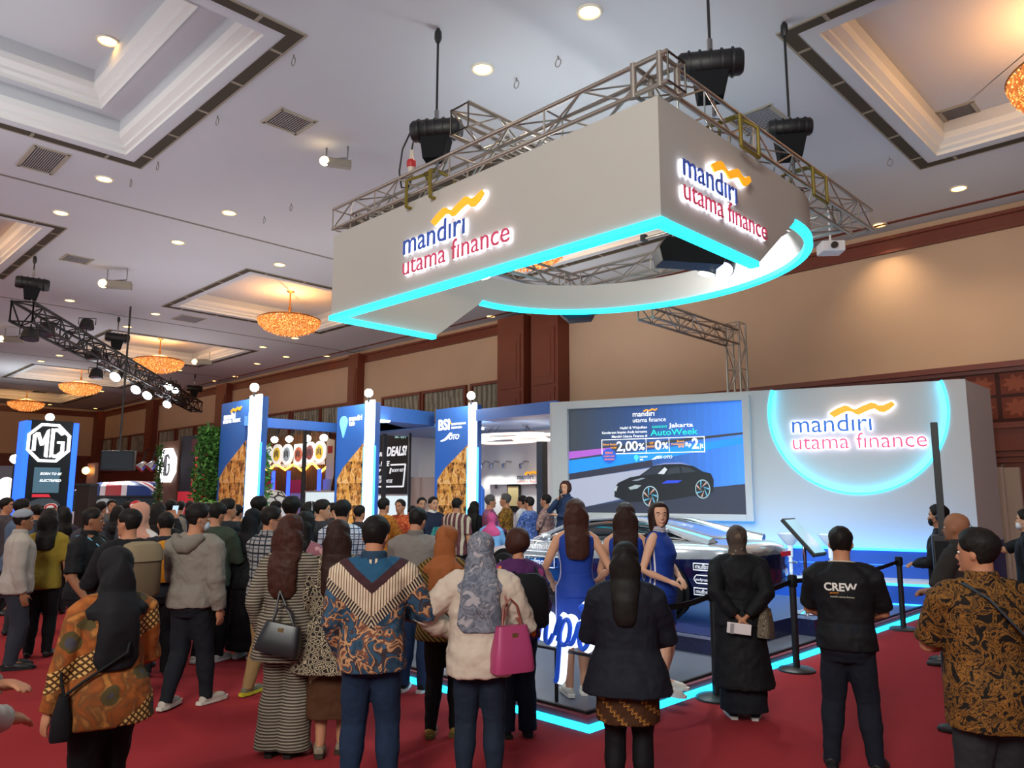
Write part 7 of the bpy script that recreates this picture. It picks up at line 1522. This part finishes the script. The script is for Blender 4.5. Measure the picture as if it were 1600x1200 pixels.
who(214, 783, 'person in a red and white cap above the peach headscarf', D=11.5, turn=30, q=0, hair=('cap', p_stripe('#b8303a', '#e0d8d4', .2, .5, 'y')), top=c_top(M('#3a3c44', .85), .47, 1, loose=1.3), bottom=c_pants(DKG, .016))
# ---------------------------------------------------------------- guests by the booths
who(600, 778, 'person in orange-brown batik shirt beside the second light column', D=12.2, turn=50, q=1, w=1.1, arms=('front', 'front'), hair=('short',), top=c_top(p_batik('#a8601e', '#6a3a14', '#c07a2c', 12), .46, 1, loose=1.4), bottom=c_pants(BLK, .014))
who(626, 780, 'person in red batik shirt, hands together, facing the crowd', D=13, turn=-150, q=1, arms=('front', 'front'), hair=('short',), top=c_top(p_batik('#9a3424', '#c86a34', '#6a1e1a', 12), .46, 1, loose=1.4), bottom=c_pants(BLK, .014), face=True)
who(644, 790, 'person in black beside the red batik shirt, glancing down', D=13.4, turn=160, q=1, head=(0, 10), hair=('short',), top=c_top(BLK, .47, 1), bottom=c_pants(BLK, .014), face=True)
who(659, 777, 'person in white shirt with arms lowered before the beige board', D=14, turn=165, q=1, skin=SKIN2, arms=('clasp', 'clasp'), hair=('short',), top=c_top(M('#d0ccc8', .8), .47, 1, loose=1.3, collar=WHT), bottom=c_pants(BLK, .014), face=True)
who(677, 776, 'person in dark vest over white shirt holding a teal batik cloth', D=13.6, turn=150, q=1, skin=SKIN2, arms=('front', 'fold'), hair=('short',), top=c_top(M('#20263a', .8), .47, 1, loose=1.3, collar=WHT), bottom=c_pants(BLK, .014), face=True, extra=[lambda P: (lambda t: obj('cloth', MB().rings([oval((0, 0, z), .15 * k, .06 * k, 16, 2) for z, k in ((-.25, .9), (-.1, 1), (.1, .9), (.2, .6))]), p_batik('#2a8a8a', '#1a5a60', '#6ab0a0', 12), t, True))(at_person(P, 'batik_cloth', 'teal batik cloth in front of the dark vest', 'cloth', (.05, .27, .60 * P['H'])))])
who(714, 778, 'person in cream and maroon striped batik shirt, back turned, by the third light column', D=12.9, z0=.1, turn=30, q=1, w=1.1, hair=('short', HAIRB, .05), top=c_top(p_stripe('#b0a08c', '#5a3238', .09, .6, 'x'), .44, .55, loose=1.5), bottom=c_pants(BLK, .014))
who(741, 783, 'person with very long black hair beside the wedge panel', D=14.2, z0=.1, turn=20, sex='f', q=1, hair=('long', HAIRB, .62, .06, .004, .075), top=c_top(BLK, .47, 1), bottom=c_pants(BLK, .014))
who(766, 773, 'grey-haired person in red and blue batik shirt talking to a guest', D=14.0, z0=.1, turn=78, q=1, w=1.1, arms=('front', 'front'), hair=('short', HAIRG, .05), top=c_top(p_batik('#8a3a48', '#33406a', '#c06a7a', 12), .46, 1, loose=1.4), bottom=c_pants(BLK, .014), face=True)
who(790, 771, 'grey-haired person in golden brown batik shirt facing the red and blue batik', D=14.3, z0=.1, turn=-80, q=1, w=1.12, arms=('front', 'low'), hair=('short', HAIRG, .05), top=c_top(p_batik('#8a6024', '#4a3418', '#b8883c', 12), .46, 1, loose=1.4), bottom=c_pants(BLK, .014), face=True)
who(768, 803, 'person in light blue dress with pink scarf between the guests and the car nose', D=13.3, z0=.1, turn=10, sex='f', q=1, w=1.15, arms=('front', 'front'), H=1.42, hair=('hijab', M('#b84a7a', .8), .72), top=c_top(M('#6a9ac8', .8), .46, 1, loose=1.6), bottom=c_skirt(M('#6a9ac8', .8), .6, .1, r1=(.13, .12)))
who(816, 774, 'person in white shirt behind the blue batik shirt', D=15, z0=.1, turn=-70, q=1, hair=('short',), top=c_top(M('#c8c8cc', .8), .47, 1, loose=1.3), bottom=c_pants(BLK, .014))
who(827, 776, 'person in blue and white batik shirt near the car bonnet', D=14.2, z0=.1, turn=-60, q=1, w=1.1, arms=('front', 'front'), hair=('short',), top=c_top(p_batik('#4a64a8', '#2a3a6a', '#a0aed0', 14), .45, 1, loose=1.5), bottom=c_pants(BLK, .014))
who(853, 772, 'person in mauve-beige batik shirt at the end of the booth guests', D=14.4, z0=.1, turn=-75, q=1, w=1.1, arms=('front', 'low'), hair=('short',), top=c_top(p_batik('#9a7a74', '#6a4a48', '#c0a49a', 14), .45, .55, loose=1.5), bottom=c_pants(BLK, .014), face=True)
def mic(P):
    h = P['hand1']; t = at_person(P, 'microphone', 'black handheld microphone raised by the host in the navy jacket', 'microphone', h + Vector((0, .02, 0))); obj('handle', MB().tube([(0, .02, -.12), (0, -.01, .06)], [.012, .018], 10), BLK, t, True); obj('head', MB().ell((0, -.02, .09), (.03, .03, .035)), M('#3a3a3e', .4, .7), t, True)
who(884, 752, 'person in navy jacket speaking into a microphone left of the screen', D=13.9, z0=.3, turn=-155, sex='f', q=1, arms=('fold', (.02, .14, .82, (.8, 0, -1))), skin=SKIN2, hair=('bob', HAIRR, -.05), top=c_top(M('#1e2c48', .8), .47, 1, loose=1.3, collar=M('#1e2c48', .8)), bottom=c_pants(M('#4a4a52', .8), .014), face=True, extra=[mic])
# ---------------------------------------------------------------- far right
def headset(P):
    HR, hh = P['HR'], P['hh']; m = MB(); m.tube([HR @ Vector((.40 * math.cos(a), -.02, .45 + .62 * math.sin(a))) for a in [PI * i / 14 for i in range(15)]], hh * .035, 6)
    for s in (-1, 1): m.ell(HR @ Vector((s * .38, -.02, .44)), (hh * .08, hh * .13, hh * .16), 12, 8)
    obj('headset', m, M('#22242a', .4), P['o'], True)
who(1464, 789, 'person in black with headset and dark face mask beside the speaker column', D=8.6, turn=-86, q=1, arms=('front', 'front'), hair=('short', HAIRB, .07), top=c_top(BLK3, .48, 1, loose=1.4), bottom=c_pants(BLK, .014), face=True, extra=[headset, mask(M('#1a1a1e', .8))])
who(1491, 800, 'bald person in dark shirt behind the brown batik shirt', D=6.2, turn=-70, q=1, w=1.12, skin=SKIN3, arms=('front', 'front'), hair=None, top=c_top(M('#2a2624', .85), .47, .55, loose=1.4, collar=M('#2a2624', .85)), bottom=c_pants(BLK, .014), face=True)
who(1600, 796, 'person in black cut off by the picture edge, filming with a raised phone', D=8.6, turn=-88, q=1, skin=SKIN2, arms=('down', (.06, .26, .80, (.6, 0, -1))), hair=('short', HAIRB, .06), top=c_top(BLK3, .49, .55, loose=1.4), bottom=c_pants(M('#a89e94', .8), .014), shoes=WHSHOE, face=True, extra=[mask(M('#c8ccd2', .8)), phone('black phone held up by the person at the picture edge', 1, off=(0, .03, .06))])
bpy.data.scenes.remove(TMP)
